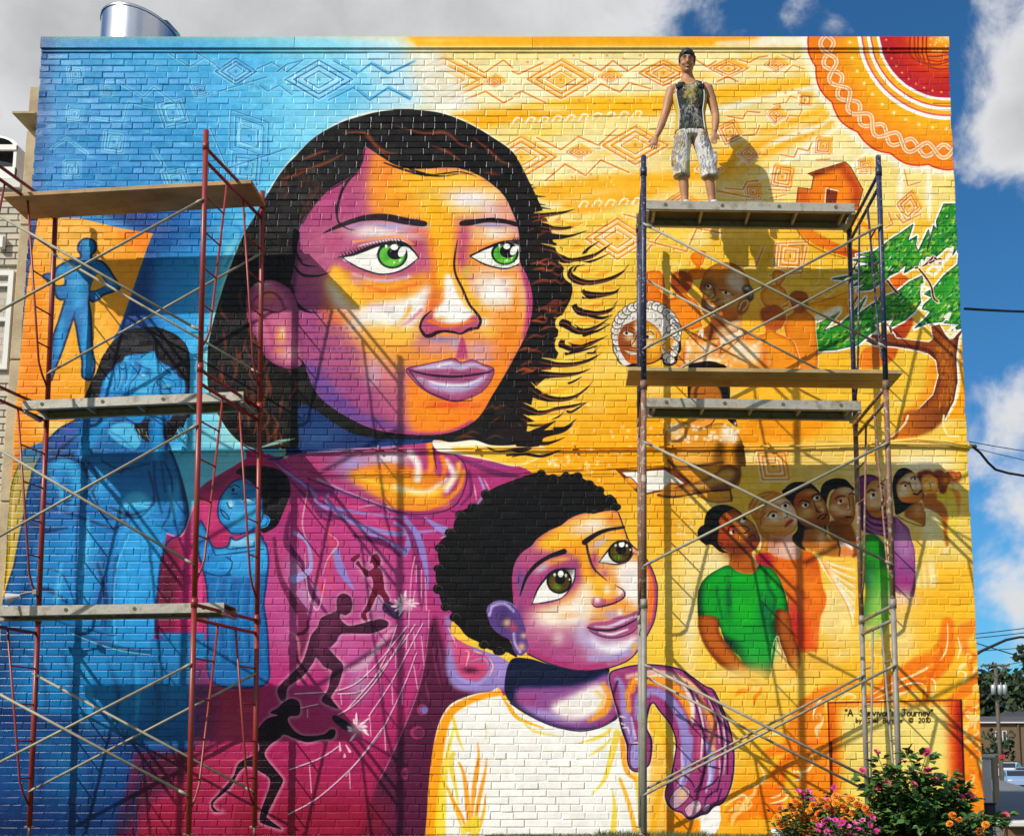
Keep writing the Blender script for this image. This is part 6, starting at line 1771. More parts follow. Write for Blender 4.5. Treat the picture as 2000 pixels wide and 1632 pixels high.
class MB:
    def __init__(self):
        self.v, self.f, self.m = [], [], []

    def add(self, vs, fs, mi=0):
        o = len(self.v)
        self.v += [tuple(p) for p in vs]
        self.f += [tuple(i + o for i in q) for q in fs]
        self.m += [mi] * len(fs)
        return self

    def box(self, a, b, mi=0, M=None):
        (x0, y0, z0), (x1, y1, z1) = a, b
        vs = [(x, y, z) for z in (z0, z1) for y in (y0, y1) for x in (x0, x1)]
        if M is not None:
            vs = [M @ Vector(p) for p in vs]
        return self.add(vs, [(0, 2, 3, 1), (4, 5, 7, 6), (0, 1, 5, 4), (1, 3, 7, 5), (3, 2, 6, 7), (2, 0, 4, 6)], mi)

    def bbox(self, a, b, c=0.01, mi=0, M=None):
        """box with chamfered edges"""
        (x0, y0, z0), (x1, y1, z1) = a, b
        vs, idx = [], {}
        for sx in (0, 1):
            for sy in (0, 1):
                for sz in (0, 1):
                    p = ((x0, x1)[sx], (y0, y1)[sy], (z0, z1)[sz])
                    q = ((c, -c)[sx], (c, -c)[sy], (c, -c)[sz])
                    for ax in range(3):
                        r = [p[k] + (0 if k == ax else q[k]) for k in range(3)]
                        idx[(sx, sy, sz, ax)] = len(vs)
                        vs.append(r)
        fs = []
        for ax in range(3):
            o1, o2 = [k for k in range(3) if k != ax]
            for s in (0, 1):
                loop = []
                for s1, s2 in ((0, 0), (1, 0), (1, 1), (0, 1)):
                    t = [0, 0, 0]
                    t[ax], t[o1], t[o2] = s, s1, s2
                    loop.append(idx[tuple(t) + (ax,)])
                fs.append(tuple(loop))
        for ax in range(3):
            o1, o2 = [k for k in range(3) if k != ax]
            for s1 in (0, 1):
                for s2 in (0, 1):
                    t0, t1 = [0, 0, 0], [0, 0, 0]
                    t0[o1], t0[o2] = s1, s2
                    t1[o1], t1[o2] = s1, s2
                    t1[ax] = 1
                    fs.append((idx[tuple(t0) + (o1,)], idx[tuple(t1) + (o1,)], idx[tuple(t1) + (o2,)], idx[tuple(t0) + (o2,)]))
        for sx in (0, 1):
            for sy in (0, 1):
                for sz in (0, 1):
                    fs.append(tuple(idx[(sx, sy, sz, k)] for k in range(3)))
        if M is not None:
            vs = [M @ Vector(p) for p in vs]
        return self.add(vs, fs, mi)

    def tube(self, pts, r, n=8, mi=0, cap=True):
        pts = [Vector(p) for p in pts]
        rs = r if isinstance(r, (list, tuple)) else [r] * len(pts)
        rings = []
        prev = None
        for i, p in enumerate(pts):
            a = pts[max(i - 1, 0)]
            b = pts[min(i + 1, len(pts) - 1)]
            t = (b - a).normalized()
            if prev is None:
                up = Vector((0, 0, 1)) if abs(t.z) < 0.9 else Vector((0, 1, 0))
                s = t.cross(up).normalized()
            else:
                s = (prev - t * prev.dot(t)).normalized()
            prev = s
            q = t.cross(s)
            rings.append([p + (s * math.cos(k * 2 * math.pi / n) + q * math.sin(k * 2 * math.pi / n)) * rs[i] for k in range(n)])
        return self.loft(rings, mi, cap)

    def loft(self, rings, mi=0, cap=True):
        n = len(rings[0])
        vs = [p for rg in rings for p in rg]
        fs = []
        for i in range(len(rings) - 1):
            for k in range(n):
                k2 = (k + 1) % n
                fs.append((i * n + k, i * n + k2, (i + 1) * n + k2, (i + 1) * n + k))
        if cap:
            fs.append(tuple(reversed(range(n))))
            fs.append(tuple((len(rings) - 1) * n + k for k in range(n)))
        return self.add(vs, fs, mi)

    def ball(self, c, r, nu=10, nv=7, mi=0):
        c = Vector(c)
        r = Vector(r) if not isinstance(r, (int, float)) else Vector((r, r, r))
        rings = []
        for j in range(nv):
            a = -math.pi / 2 + math.pi * (j + .5) / nv
            rings.append([c + Vector((r.x * math.cos(a) * math.cos(k * 2 * math.pi / nu), r.y * math.cos(a) * math.sin(k * 2 * math.pi / nu), r.z * math.sin(a))) for k in range(nu)])
        return self.loft(rings, mi)

    def mesh(self, name):
        me = bpy.data.meshes.new(name)
        me.from_pydata(self.v, [], self.f)
        if any(self.m):
            me.polygons.foreach_set('material_index', self.m)
        me.update()
        return me

    def build(self, name, mats, parent=None, smooth=False, normals=True):
        me = self.mesh(name)
        for m in (mats if isinstance(mats, (list, tuple)) else [mats]):
            me.materials.append(m)
        if normals:
            bm = bmesh.new()
            bm.from_mesh(me)
            bmesh.ops.recalc_face_normals(bm, faces=bm.faces)
            bm.to_mesh(me)
            bm.free()
        if smooth:
            me.polygons.foreach_set('use_smooth', [True] * len(me.polygons))
        return link(name, me, parent)


def link(name, me, parent=None):
    o = bpy.data.objects.new(name, me)
    COL.objects.link(o)
    if parent is not None:
        o.parent = parent
    return o


def auto(o, ang=35):
    """smooth by angle"""
    me = o.data
    me.polygons.foreach_set('use_smooth', [True] * len(me.polygons))
    bm = bmesh.new()
    bm.from_mesh(me)
    for e in bm.edges:
        if len(e.link_faces) == 2:
            e.smooth = e.calc_face_angle(0) < math.radians(ang)
    bm.to_mesh(me)
    bm.free()
    return o


def tag(o, label=None, cat=None, group=None, kind=None):
    if label:
        o['label'] = label
    if cat:
        o['category'] = cat
    if group:
        o['group'] = group
    if kind:
        o['kind'] = kind
    return o


def thing(name, label, cat, loc=(0, 0, 0), group=None):
    o = link(name, None)
    o.location = loc
    o.empty_display_size = 0.1
    return tag(o, label, cat, group)


def mat(name, col, rough=0.6, metal=0.0, spec=0.5, noise=0.0, nscale=8.0, bump=0.0, bscale=40.0, col2=None, c2s=5.0, c2lo=.45, c2hi=.6, coat=0.0, trans=0.0):
    m = bpy.data.materials.new(name)
    m.use_nodes = True
    t = m.node_tree
    b = t.nodes['Principled BSDF']
    b.inputs['Roughness'].default_value = rough
    b.inputs['Metallic'].default_value = metal
    b.inputs['Specular IOR Level'].default_value = spec
    b.inputs['Coat Weight'].default_value = coat
    b.inputs['Transmission Weight'].default_value = trans
    c = (*col, 1)
    b.inputs['Base Color'].default_value = c
    tc = N(t, 'ShaderNodeTexCoord')
    last = None
    if col2 is not None:
        n1 = N(t, 'ShaderNodeTexNoise', i_Scale=c2s, i_Detail=6.0, i_Roughness=.65)
        lk(t, tc.outputs['Object'], n1.inputs['Vector'])
        mr = N(t, 'ShaderNodeMapRange')
        mr.inputs['From Min'].default_value = c2lo
        mr.inputs['From Max'].default_value = c2hi
        lk(t, n1.outputs['Fac'], mr.inputs['Value'])
        mx = N(t, 'ShaderNodeMix', data_type='RGBA')
        lk(t, mr.outputs[0], mx.inputs['Factor'])
        mx.inputs['A'].default_value = c
        mx.inputs['B'].default_value = (*col2, 1)
        last = mx.outputs['Result']
    if noise > 0:
        n2 = N(t, 'ShaderNodeTexNoise', i_Scale=nscale, i_Detail=5.0)
        lk(t, tc.outputs['Object'], n2.inputs['Vector'])
        mr = N(t, 'ShaderNodeMapRange')
        mr.inputs['From Min'].default_value = .25
        mr.inputs['From Max'].default_value = .75
        mr.inputs['To Min'].default_value = 1 - noise
        mr.inputs['To Max'].default_value = 1 + noise
        lk(t, n2.outputs['Fac'], mr.inputs['Value'])
        sc = N(t, 'ShaderNodeVectorMath', operation='SCALE')
        if last is None:
            sc.inputs[0].default_value = col
        else:
            lk(t, last, sc.inputs[0])
        lk(t, mr.outputs[0], sc.inputs['Scale'])
        last = sc.outputs[0]
    if last is not None:
        lk(t, last, b.inputs['Base Color'])
    if bump > 0:
        n3 = N(t, 'ShaderNodeTexNoise', i_Scale=bscale, i_Detail=4.0)
        lk(t, tc.outputs['Object'], n3.inputs['Vector'])
        bp = N(t, 'ShaderNodeBump')
        bp.inputs['Strength'].default_value = bump
        bp.inputs['Distance'].default_value = 0.01
        lk(t, n3.outputs['Fac'], bp.inputs['Height'])
        lk(t, bp.outputs[0], b.inputs['Normal'])
    return m


def srgb(h):
    c = hexc(h)
    return tuple(float(x) for x in np.where(c <= .04045, c / 12.92, ((c + .055) / 1.055) ** 2.4))
# ---------------------------------------------------------------- the painted wall
lum = CV @ np.array([.3, .59, .11], np.float32)
CV = lum[..., None] + (CV - lum[..., None]) * 1.08
r_, g_, b_ = CV[..., 0], CV[..., 1], CV[..., 2]
pw = np.clip((np.minimum(r_, b_) - g_) * 4, 0, 1)            # plum paints lean red
b_ -= .13 * b_ * pw
g_ += .02 * pw
bw = np.clip((g_ - r_) * 4, 0, 1) * np.clip((b_ - g_) * 4, 0, 1)  # blues lean cyan
r_ -= .25 * r_ * bw
b_ -= .05 * b_ * bw
g_ += bw * (.055 * b_ * np.clip(1.3 - 2.2 * lum, 0, 1) - .02 * g_)
b_ -= .06 * b_ * bw * np.clip(1.3 - 2.2 * lum, 0, 1)
yw = np.clip((np.minimum(r_, g_) - b_) * 2.2, 0, 1)             # yellows lean warm
g_ -= .04 * g_ * yw
dk = np.clip(1 - lum / .16, 0, 1)
CV *= (1 - .5 * dk)[..., None]
CV = np.clip(CV, 0, 1)
img = bpy.data.images.new('mural_paint', TW, TH, alpha=False)
px = np.ones((TH, TW, 4), np.float32)
px[..., :3] = CV[::-1]
img.pixels.foreach_set(px.ravel())
img.update()
img.pack()
del px

mural = bpy.data.materials.new('mural_paint')
mural.use_nodes = True
t = mural.node_tree
b = t.nodes['Principled BSDF']
b.inputs['Specular IOR Level'].default_value = .22
g = N(t, 'ShaderNodeNewGeometry')
sp = N(t, 'ShaderNodeSeparateXYZ')
lk(t, g.outputs['Position'], sp.inputs[0])
cb = N(t, 'ShaderNodeCombineXYZ')
lk(t, mth(t, 'DIVIDE', mth(t, 'SUBTRACT', sp.outputs['X'], WX0), WX1 - WX0), cb.inputs[0])
lk(t, mth(t, 'DIVIDE', mth(t, 'SUBTRACT', sp.outputs['Z'], WZ0), WZ1 - WZ0), cb.inputs[1])
ti = N(t, 'ShaderNodeTexImage', image=img, extension='EXTEND')
lk(t, cb.outputs[0], ti.inputs['Vector'])
# hand-brushed unevenness, thin spots and dust, all in wall space
n1 = N(t, 'ShaderNodeTexNoise', i_Scale=9.0, i_Detail=7.0, i_Roughness=.7)
lk(t, g.outputs['Position'], n1.inputs['Vector'])
m1 = N(t, 'ShaderNodeMapRange')
m1.inputs['From Min'].default_value = .3
m1.inputs['From Max'].default_value = .7
m1.inputs['To Min'].default_value = .88
m1.inputs['To Max'].default_value = 1.10
lk(t, n1.outputs['Fac'], m1.inputs['Value'])
vs = N(t, 'ShaderNodeVectorMath', operation='SCALE')
gm = N(t, 'ShaderNodeMix', data_type='RGBA', blend_type='MULTIPLY')
gm.inputs['Factor'].default_value = 1.0
lk(t, ti.outputs['Color'], gm.inputs['A'])
gm.inputs['B'].default_value = (.9, .9, .9, 1)
lk(t, gm.outputs['Result'], vs.inputs[0])
lk(t, m1.outputs[0], vs.inputs['Scale'])
isl = mth(t, 'ADD', mth(t, 'MULTIPLY', g.outputs['Random Per Island'], .13), .94)   # every brick took the paint a little differently
v2 = N(t, 'ShaderNodeVectorMath', operation='SCALE')
lk(t, vs.outputs[0], v2.inputs[0])
lk(t, isl, v2.inputs['Scale'])
sk = N(t, 'ShaderNodeTexNoise', i_Scale=95.0, i_Detail=3.0, i_Roughness=.6)     # pin-holes the brush missed
lk(t, g.outputs['Position'], sk.inputs['Vector'])
mk = N(t, 'ShaderNodeMapRange')
mk.inputs['From Min'].default_value = .70
mk.inputs['From Max'].default_value = .76
mk.inputs['To Max'].default_value = .55
lk(t, sk.outputs['Fac'], mk.inputs['Value'])
mx2 = N(t, 'ShaderNodeMix', data_type='RGBA')
lk(t, mk.outputs[0], mx2.inputs['Factor'])
lk(t, v2.outputs[0], mx2.inputs['A'])
mx2.inputs['B'].default_value = (.55, .50, .46, 1)
lk(t, mx2.outputs['Result'], b.inputs['Base Color'])
n2 = N(t, 'ShaderNodeTexNoise', i_Scale=55.0, i_Detail=6.0, i_Roughness=.7)
lk(t, g.outputs['Position'], n2.inputs['Vector'])
bp = N(t, 'ShaderNodeBump')
bp.inputs['Strength'].default_value = .4
bp.inputs['Distance'].default_value = .006
lk(t, n2.outputs['Fac'], bp.inputs['Height'])
lk(t, bp.outputs[0], b.inputs['Normal'])
rr = N(t, 'ShaderNodeMapRange')
rr.inputs['From Min'].default_value = .3
rr.inputs['From Max'].default_value = .7
rr.inputs['To Min'].default_value = .20
rr.inputs['To Max'].default_value = .38
lk(t, n1.outputs['Fac'], rr.inputs['Value'])
lk(t, mth(t, 'ADD', rr.outputs[0], mth(t, 'MULTIPLY', mth(t, 'SUBTRACT', g.outputs['Random Per Island'], .5), .12)), b.inputs['Roughness'])

plain = mat('bare_brick_side', (.42, .36, .29), .85, noise=.15, bump=.3)
roofm = mat('roof_felt', (.12, .12, .12), .9, noise=.2)

XL, XR = -6.672, 4.497
ZTOP = 9.525           # underside of the fascia
bld = thing('mural_building', 'large brick building whose whole front wall is a painted mural', 'building', (0, WALL_Y, 0))
Y0 = WALL_Y + .0052      # mortar plane, recessed behind the brick faces


def bpart(name, mb, m, **k):
    o = mb.build(name, m, bld, **k)
    o.matrix_parent_inverse = Matrix.Translation((0, -WALL_Y, 0))
    return o


mb = MB()
mb.add([(XL + .01, Y0, -.6), (XR - .01, Y0, -.6), (XR - .01, Y0, ZTOP + .06), (XL + .01, Y0, ZTOP + .06)], [(0, 1, 2, 3)])
bpart('wall', mb, mural)
mb = MB()
mb.add([(XL + .012, Y0 + .004, -.6), (XL + .012, WALL_Y + 9, -.6), (XL + .012, WALL_Y + 9, ZTOP), (XL + .012, Y0 + .004, ZTOP)], [(0, 1, 2, 3)])
mb.add([(XR - .012, Y0 + .004, -2.5), (XR - .012, WALL_Y + 9, -2.5), (XR - .012, WALL_Y + 9, ZTOP), (XR - .012, Y0 + .004, ZTOP)], [(0, 1, 2, 3)])
mb.add([(XL + .012, WALL_Y + 9, -2.5), (XR - .012, WALL_Y + 9, -2.5), (XR - .012, WALL_Y + 9, ZTOP), (XL + .012, WALL_Y + 9, ZTOP)], [(0, 1, 2, 3)])
bpart('side_wall', mb, plain)
mb = MB()
mb.box((XL + .02, Y0 + .02, ZTOP - .3), (XR - .02, WALL_Y + 8.98, ZTOP - .2))
bpart('roof', mb, roofm)
# sheet-metal fascia with a drip edge and lapped joints
FZ0, FZ1 = at(1139, 94, WALL_Y - .03).z, at(1139, 71.5, WALL_Y - .03).z
mb = MB()
x = XL - .008
joints = [XL - .008, -3.55, -.62, 2.05, XR + .012]
for a, c in zip(joints[:-1], joints[1:]):
    k = R.uniform(-.0015, .0015)
    mb.bbox((a + .001, WALL_Y - .034 + k, FZ0), (c - .001, WALL_Y + .28, FZ1 + k), .006)
bpart('fascia', mb, mural)
mb = MB()
mb.box((XL, WALL_Y - .012, FZ0 - .035), (XR, WALL_Y + .2, FZ0 - .002))
bpart('soffit_strip', mb, mural)

# bricks: common bond, a header course every seventh, each laid a little unevenly
CH, BL, MJ = .0835, .2625, .0085
bricks = []
zc, row = .02, 0
while zc + CH < FZ0 - .03:
    hd = row % 7 == 3
    L = BL / 2 if hd else BL
    x = XL - (0 if row % 2 else L / 2) - R.uniform(0, .05)
    while x < XR - .02:
        l = L * R.uniform(.965, 1.035)
        a, c = max(x, XL + R.uniform(-.006, .006)), min(x + l - MJ, XR + R.uniform(-.004, .004))
        if c - a > .03:
            bricks.append((a, c, zc + R.uniform(-.0018, .0018), zc + CH - MJ + R.uniform(-.0022, .0022)))
        x += l
    zc += CH
    row += 1
# soldier patches near the right corner seen in the photograph: taller infill bricks
VAR = []
for k in range(14):
    pts = []
    ta, tb = R.uniform(-.0016, .0016), R.uniform(-.0011, .0011)
    for sx, sz in ((-1, -1), (1, -1), (1, 1), (-1, 1)):
        pts.append((sx * .5 + R.uniform(-.008, .008), sz * .5 + R.uniform(-.035, .035), ta * sx + tb * sz))
    VAR.append(pts)


def brick_geo(a, c, z0, z1, var, dy):
    w, h = c - a, z1 - z0
    cx, cz = (a + c) / 2, (z0 + z1) / 2
    ch, cd = .0085, .0030
    vs = []
    for (px_, pz_, py_) in var:
        vs.append((cx + px_ * w, Y0 + .004, cz + pz_ * h))
    for (px_, pz_, py_) in var:
        vs.append((cx + px_ * w, WALL_Y + dy + py_ + cd, cz + pz_ * h))
    for (px_, pz_, py_) in var:
        vs.append((cx + px_ * (w - 2 * ch), WALL_Y + dy + py_, cz + pz_ * (h - 2 * ch)))
    fs = [(8, 9, 10, 11)]
    for k in range(4):
        k2 = (k + 1) % 4
        fs.append((k, k2, 4 + k2, 4 + k))
        fs.append((4 + k, 4 + k2, 8 + k2, 8 + k))
    return vs, fs


mbs = MB()
near = sorted(range(len(bricks)), key=lambda i: (round(bricks[i][2] / CH), abs((bricks[i][0] + bricks[i][1]) / 2 + .6)))
single = set()
for i in near:
    a, c, z0, z1 = bricks[i]
    if c - a > .2 and z0 > .01:
        single.add(i)
    if len(single) == 300:
        break
unit = {}
for i, (a, c, z0, z1) in enumerate(bricks):
    dy = R.uniform(-.003, .0015) if R.random() < .9 else R.uniform(-.008, .002)
    dy += .003 * math.sin(a * 1.7 + z0 * .9) + .002 * math.sin(a * .6 - z0 * 2.3)
    vi = R.randrange(14)
    if i in single:
        if vi not in unit:
            u = MB()
            vs, fs = brick_geo(-BL / 2 + MJ / 2, BL / 2 - MJ / 2, -CH / 2 + MJ / 2, CH / 2 - MJ / 2, VAR[vi], 0)
            u.add([(x, y - WALL_Y, z) for x, y, z in vs], fs)
            me = u.mesh('brick')
            me.materials.append(mural)
            unit[vi] = me
        o = link('brick', unit[vi], bld)
        o.location = ((a + c) / 2, dy, (z0 + z1) / 2)
        o.scale = ((c - a) / (BL - MJ), 1, (z1 - z0) / (CH - MJ))
    else:
        mbs.add(*brick_geo(a, c, z0, z1, VAR[vi], dy))
o = bpart('brickwork', mbs, mural, normals=False)
o['kind'] = 'stuff'
for me in list(unit.values()) + [o.data]:
    bm = bmesh.new()
    bm.from_mesh(me)
    bmesh.ops.recalc_face_normals(bm, faces=bm.faces)
    bm.to_mesh(me)
    bm.free()

# painted conduit along the wall and slimmer wires beside it
ya = WALL_Y - .035


def along(pts, r, name, m=mural, y=ya, n=7):
    q = MB()
    q.tube([at(u, v, y) for u, v in pts], r, n)
    return bpart(name, q, m, smooth=True)


along([(330, 881), (600, 878), (900, 875), (1250, 873), (1560, 871), (1745, 866), (1888, 870)], .014, 'conduit')
along([(600, 921), (1000, 916), (1250, 905), (1290, 902)], .005, 'wire')
along([(620, 926), (1000, 920), (1200, 918)], .004, 'wire')
along([(1735, 862), (1790, 858), (1850, 862), (1898, 873)], .013, 'conduit')
along([(1740, 866), (1800, 866), (1850, 869), (1898, 875)], .010, 'conduit')
mb = MB()
for u in range(360, 1880, 190):
    p = at(u, 879 - (u - 330) * .0075, WALL_Y)
    mb.box((p.x - .012, WALL_Y - .06, p.z - .03), (p.x + .012, WALL_Y + .012, p.z + .03))
bpart('pipe_clip', mb, mural)

# ---------------------------------------------------------------- ground
gm_grass = mat('lawn_soil', (.07, .09, .025), .95, noise=.35, nscale=3.0, bump=.6, bscale=25)


def gz(x, y):
    z = 0.0
    if y < 11:
        z -= .78 * min((11 - y) / 9, 1.2) ** 1.3 if y < 11 else 0
    s = max(0.0, min(1.0, (x - 4.7) / 1.5)) if y > 12.5 else 0.0
    f = max(0.0, min((y - 15) / 60, 1.0))
    up = max(0.0, min((y - 104) / 30, 1.0))
    return z - s * (.25 + 1.05 * f * f * (3 - 2 * f) - .9 * up) - max(0.0, min((y - 30) / 60, 1)) * 2.2 * (1 - s)


def sheet(name, xs, ys, m, dz=0.0, kind='structure', zf=gz):
    vs = [(x, y, zf(x, y) + dz) for y in ys for x in xs]
    n = len(xs)
    fs = [(j * n + i, j * n + i + 1, (j + 1) * n + i + 1, (j + 1) * n + i) for j in range(len(ys) - 1) for i in range(n - 1)]
    q = MB()
    q.add(vs, fs)
    o = q.build(name, m, smooth=True)
    return tag(o, kind=kind)


xs = [-1500, -600, -200, -80, -40, -20, -12, -8, -4, 0, 3, 4.9, 5.5, 6.2, 7, 8, 10, 14, 20, 40, 80, 200, 600, 1500]
ys = [-400, -100, -40, -20, -10, -4, 0, 2, 4, 6, 8, 9.5, 11, 12, 12.6, 13, 14, 15, 17, 20, 26, 34, 44, 60, 80, 110, 160, 300, 700, 1800]
sheet('ground', xs, ys, gm_grass)
tarmac = mat('asphalt', (.16, .16, .165), .9, noise=.18, nscale=2.0, bump=.3, bscale=60)
sheet('street', [0, 6, 8, 12, 20, 40, 90], [76, 80, 84, 90, 96, 102, 108], tarmac, .02)
# ---------------------------------------------------------------- neighbouring building, left
tanm = mat('tan_stone', (.46, .36, .22), .85, noise=.16, nscale=3, bump=.35, bscale=30, col2=(.36, .27, .16), c2s=2.2)
palebrick = [mat('pale_brick', c, .85, noise=.12, nscale=6, bump=.3) for c in ((.50, .44, .36), (.46, .41, .34), (.54, .47, .38))]
mortarm = mat('mortar', (.34, .30, .25), .95, noise=.2, bump=.4)
whitem = mat('white_frame', (.66, .64, .60), .5, noise=.08)
glassm = mat('window_glass', (.03, .035, .045), .06, spec=.8)
capm = mat('pale_coping', (.60, .58, .54), .7, noise=.15)
NY = 13.75
nb = thing('brick_building', 'pale brick building with tan stone corner at the left edge, beside the mural wall', 'building', (-8, NY, 0))


def npart(name, mb, m, par=None, **k):
    o = mb.build(name, m, par or nb, **k)
    o.matrix_world = Matrix.Identity(4)
    o.matrix_parent_inverse = (Matrix.Translation((-8, NY, 0))).inverted()
    return o


zt = at(20, 372, NY).z
mb = MB()
mb.box((-14, NY + .02, -.8), (-6.74, NY + 6, zt))
bw_ = mat('pale_brickwork', (.48, .42, .34), .85)
t = bw_.node_tree
tc = N(t, 'ShaderNodeTexCoord')
sp_ = N(t, 'ShaderNodeSeparateXYZ')
lk(t, tc.outputs['Object'], sp_.inputs[0])
cb2 = N(t, 'ShaderNodeCombineXYZ')
lk(t, mth(t, 'ADD', sp_.outputs['X'], sp_.outputs['Y']), cb2.inputs[0])
lk(t, sp_.outputs['Z'], cb2.inputs[1])
bt = N(t, 'ShaderNodeTexBrick', i_Scale=1.0)
bt.inputs['Color1'].default_value = (.50, .44, .36, 1)
bt.inputs['Color2'].default_value = (.44, .39, .32, 1)
bt.inputs['Mortar'].default_value = (.32, .28, .24, 1)
bt.inputs['Mortar Size'].default_value = .006
bt.inputs['Brick Width'].default_value = .262
bt.inputs['Row Height'].default_value = .0835
lk(t, cb2.outputs[0], bt.inputs['Vector'])
lk(t, bt.outputs['Color'], t.nodes['Principled BSDF'].inputs['Base Color'])
npart('wall', mb, bw_)
mb = MB()
mb.bbox((-14, NY - .06, zt), (-6.95, NY + .4, zt + .13), .015)
npart('coping', mb, capm)
# stone corner strip in five blocks with open joints
xs0 = at(50, 447, NY - .05).x
zz = [-.6, 1.1, at(30, 983, NY).z, at(30, 708, NY).z, at(50, 447, NY).z, at(60, 262, NY).z]
for a, c in zip(zz[:-1], zz[1:]):
    mb = MB()
    mb.bbox((-6.915, NY - .1, a + .008), (-6.735, NY + .3, c - .004), .012)
    npart('corner_stone', mb, tanm)
mb = MB()
zc = at(60, 243, NY).z
xl = at(46, 246, NY).x
mb.add([(xl, NY - .3, zc), (-6.72, NY - .3, zc), (-6.72, NY + .2, zc), (xl, NY + .2, zc), (xl, NY - .3, zc - .025), (-6.72, NY - .3, zc - .025), (-6.72, NY + .2, zc - .14), (xl + .13, NY + .2, zc - .14)],
       [(0, 1, 2, 3), (4, 7, 6, 5), (0, 4, 5, 1), (1, 5, 6, 2), (2, 6, 7, 3), (3, 7, 4, 0)])
npart('ledge', mb, tanm)
mb = MB()
mb.bbox((at(61, 200, NY).x, NY - .06, zc), (-6.73, NY + .3, at(70, 174, NY).z), .01)
npart('corner_stone', mb, tanm)
# bricks of the strip that shows, and windows
wz0, wz1 = at(10, 722, NY).z, at(10, 530, NY).z
wxr = at(27, 560, NY).x
shared = {}
z, row = .0, 0
cnt = 0
while z < zt - .05:
    x = -9.2 + (.13 if row % 2 else 0)
    while x < -6.93:
        c = min(x + .258, -6.922)
        clear = not (c > -20 and x < wxr + .03 and ((wz0 - .12 < z + .04 < wz1 + .1) or (wz0 - 3.3 < z + .04 < wz1 - 3.0)))
        if clear and c - x > .04 and cnt < 420:
            k = R.randrange(3)
            if k not in shared:
                u = MB()
                u.bbox((-.124, -.018, -.0355), (.124, .03, .0355), .006)
                me = u.mesh('brick')
                me.materials.append(palebrick[k])
                bm = bmesh.new()
                bm.from_mesh(me)
                bmesh.ops.recalc_face_normals(bm, faces=bm.faces)
                bm.to_mesh(me)
                bm.free()
                shared[k] = me
            if at(0, 0, NY).x < 0 and x > -7.75 and cnt < 295:
                o = link('brick', shared[k], nb)
                o.location = ((x + c) / 2 + 8, R.uniform(-.002, .003), z + .042)
                o.scale = ((c - x) / .258, 1, 1)
                cnt += 1
        x += .262
    z += .0835
    row += 1
for dz in (0, -3.15):
    mb = MB()
    a, c, z0, z1 = wxr - 1.05, wxr, wz0 + dz, wz1 + dz
    for q in (((a, z0), (c, z0 + .06)), ((a, z1 - .06), (c, z1)), ((a, z0 + .06), (a + .05, z1 - .06)), ((c - .06, z0 + .06), (c, z1 - .06)), ((a + .05, (z0 + z1) / 2 - .02), (c - .06, (z0 + z1) / 2 + .03)), ((a + .05, z1 - .2), (c - .06, z1 - .17))):
        mb.box((q[0][0], NY - .03, q[0][1]), (q[1][0], NY + .04, q[1][1]))
    w = npart('window', mb, whitem)
    mb = MB()
    mb.box((a + .04, NY + .012, z0 + .04), (c - .05, NY + .018, z1 - .04))
    npart('pane', mb, glassm, w)
    mb = MB()
    mb.bbox((a - .03, NY - .09, z0 - .08), (c + .03, NY + .02, z0 - .002), .01)
    npart('sill', mb, capm, w)
    mb = MB()
    mb.bbox((a - .03, NY - .03, z1 + .002), (c + .03, NY + .02, z1 + .10), .006)
    npart('lintel', mb, tanm, w)
# small pale bracket on the brickwork
mb = MB()
p = at(4, 475, NY - .05)
mb.bbox((p.x - .05, NY - .1, p.z - .08), (p.x + .04, NY - .03, p.z + .08), .01)
npart('wall_box', mb, whitem)

steel = mat('galvanised_duct', (.62, .62, .63), .26, metal=1.0, noise=.06, nscale=3)
shadesteel = mat('duct_inside_shade', (.06, .06, .065), .6, metal=.6)
# silver duct, cut on the slant, on the mural building's roof
V = thing('rooftop_duct', 'round silver metal duct with a slanted top rising above the blue end of the roof', 'duct', tuple(at(273, 90, 17.0)))
vz, vx = V.location.z, V.location.x
r = 78 * .00745
n = 40


def ring(rad, dz, base=None):
    out = []
    for k in range(n):
        a = 2 * math.pi * k / n
        z = base if base is not None else .115 - .22 * math.sin(a) * .55 - .075 * math.cos(a) + dz
        if base is None:
            z = .235 + .09 * (-math.sin(a)) - .10 * math.cos(a) + dz
        out.append((rad * math.cos(a), rad * math.sin(a), z))
    return out


mb = MB()
mb.loft([ring(r, 0, -1.0), ring(r, 0), ring(r - .012, .004), ring(r - .012, 0, -1.0)], 0, False)
o = mb.build('shell', steel, V)
auto(o, 50)
mb = MB()
mb.loft([ring(r + .012, -.03), ring(r + .016, -.006), ring(r + .004, .012), ring(r - .02, .01), ring(r - .02, -.03)], 0, False)
auto(mb.build('rim', steel, V), 60)
mb = MB()
mb.box((-.02, r - .02, -.3), (.42, r + .02, .36))
mb.tube([(.08, .12, .34), (.30, .16, .30), (.46, .18, .19)], [.20, .22, .16], 20)
auto(mb.build('collar', steel, V), 50)
# hooded vent at far left
V = thing('rooftop_vent', 'pale hooded vent with a dark mouth on the roof at the far left', 'vent', tuple(at(-8, 352, 14.6)))
mb = MB()
rw = .36
for (r0, r1, ya, yb) in ((rw, rw - .05, -.22, .7),):
    A = [(math.cos(a), math.sin(a)) for a in np.linspace(0, math.pi, 22)]
    prof = [[(x * q, y_, .36 + z * q * .42) for x, z in A] for q, y_ in ((r0, ya), (r0, yb), (r1, yb), (r1, ya))]
    m = len(A)
    vs = [p for pr in prof for p in pr]
    fs = []
    for j in range(4):
        j2 = (j + 1) % 4
        for i in range(m - 1):
            fs.append((j * m + i, j * m + i + 1, j2 * m + i + 1, j2 * m + i))
    mb.add(vs, fs)
auto(mb.build('hood', steel, V), 50)
mb = MB()
for x0, x1 in ((-rw, -rw + .04), (rw - .04, rw)):
    mb.box((x0, -.22, -.1), (x1, .7, .37))
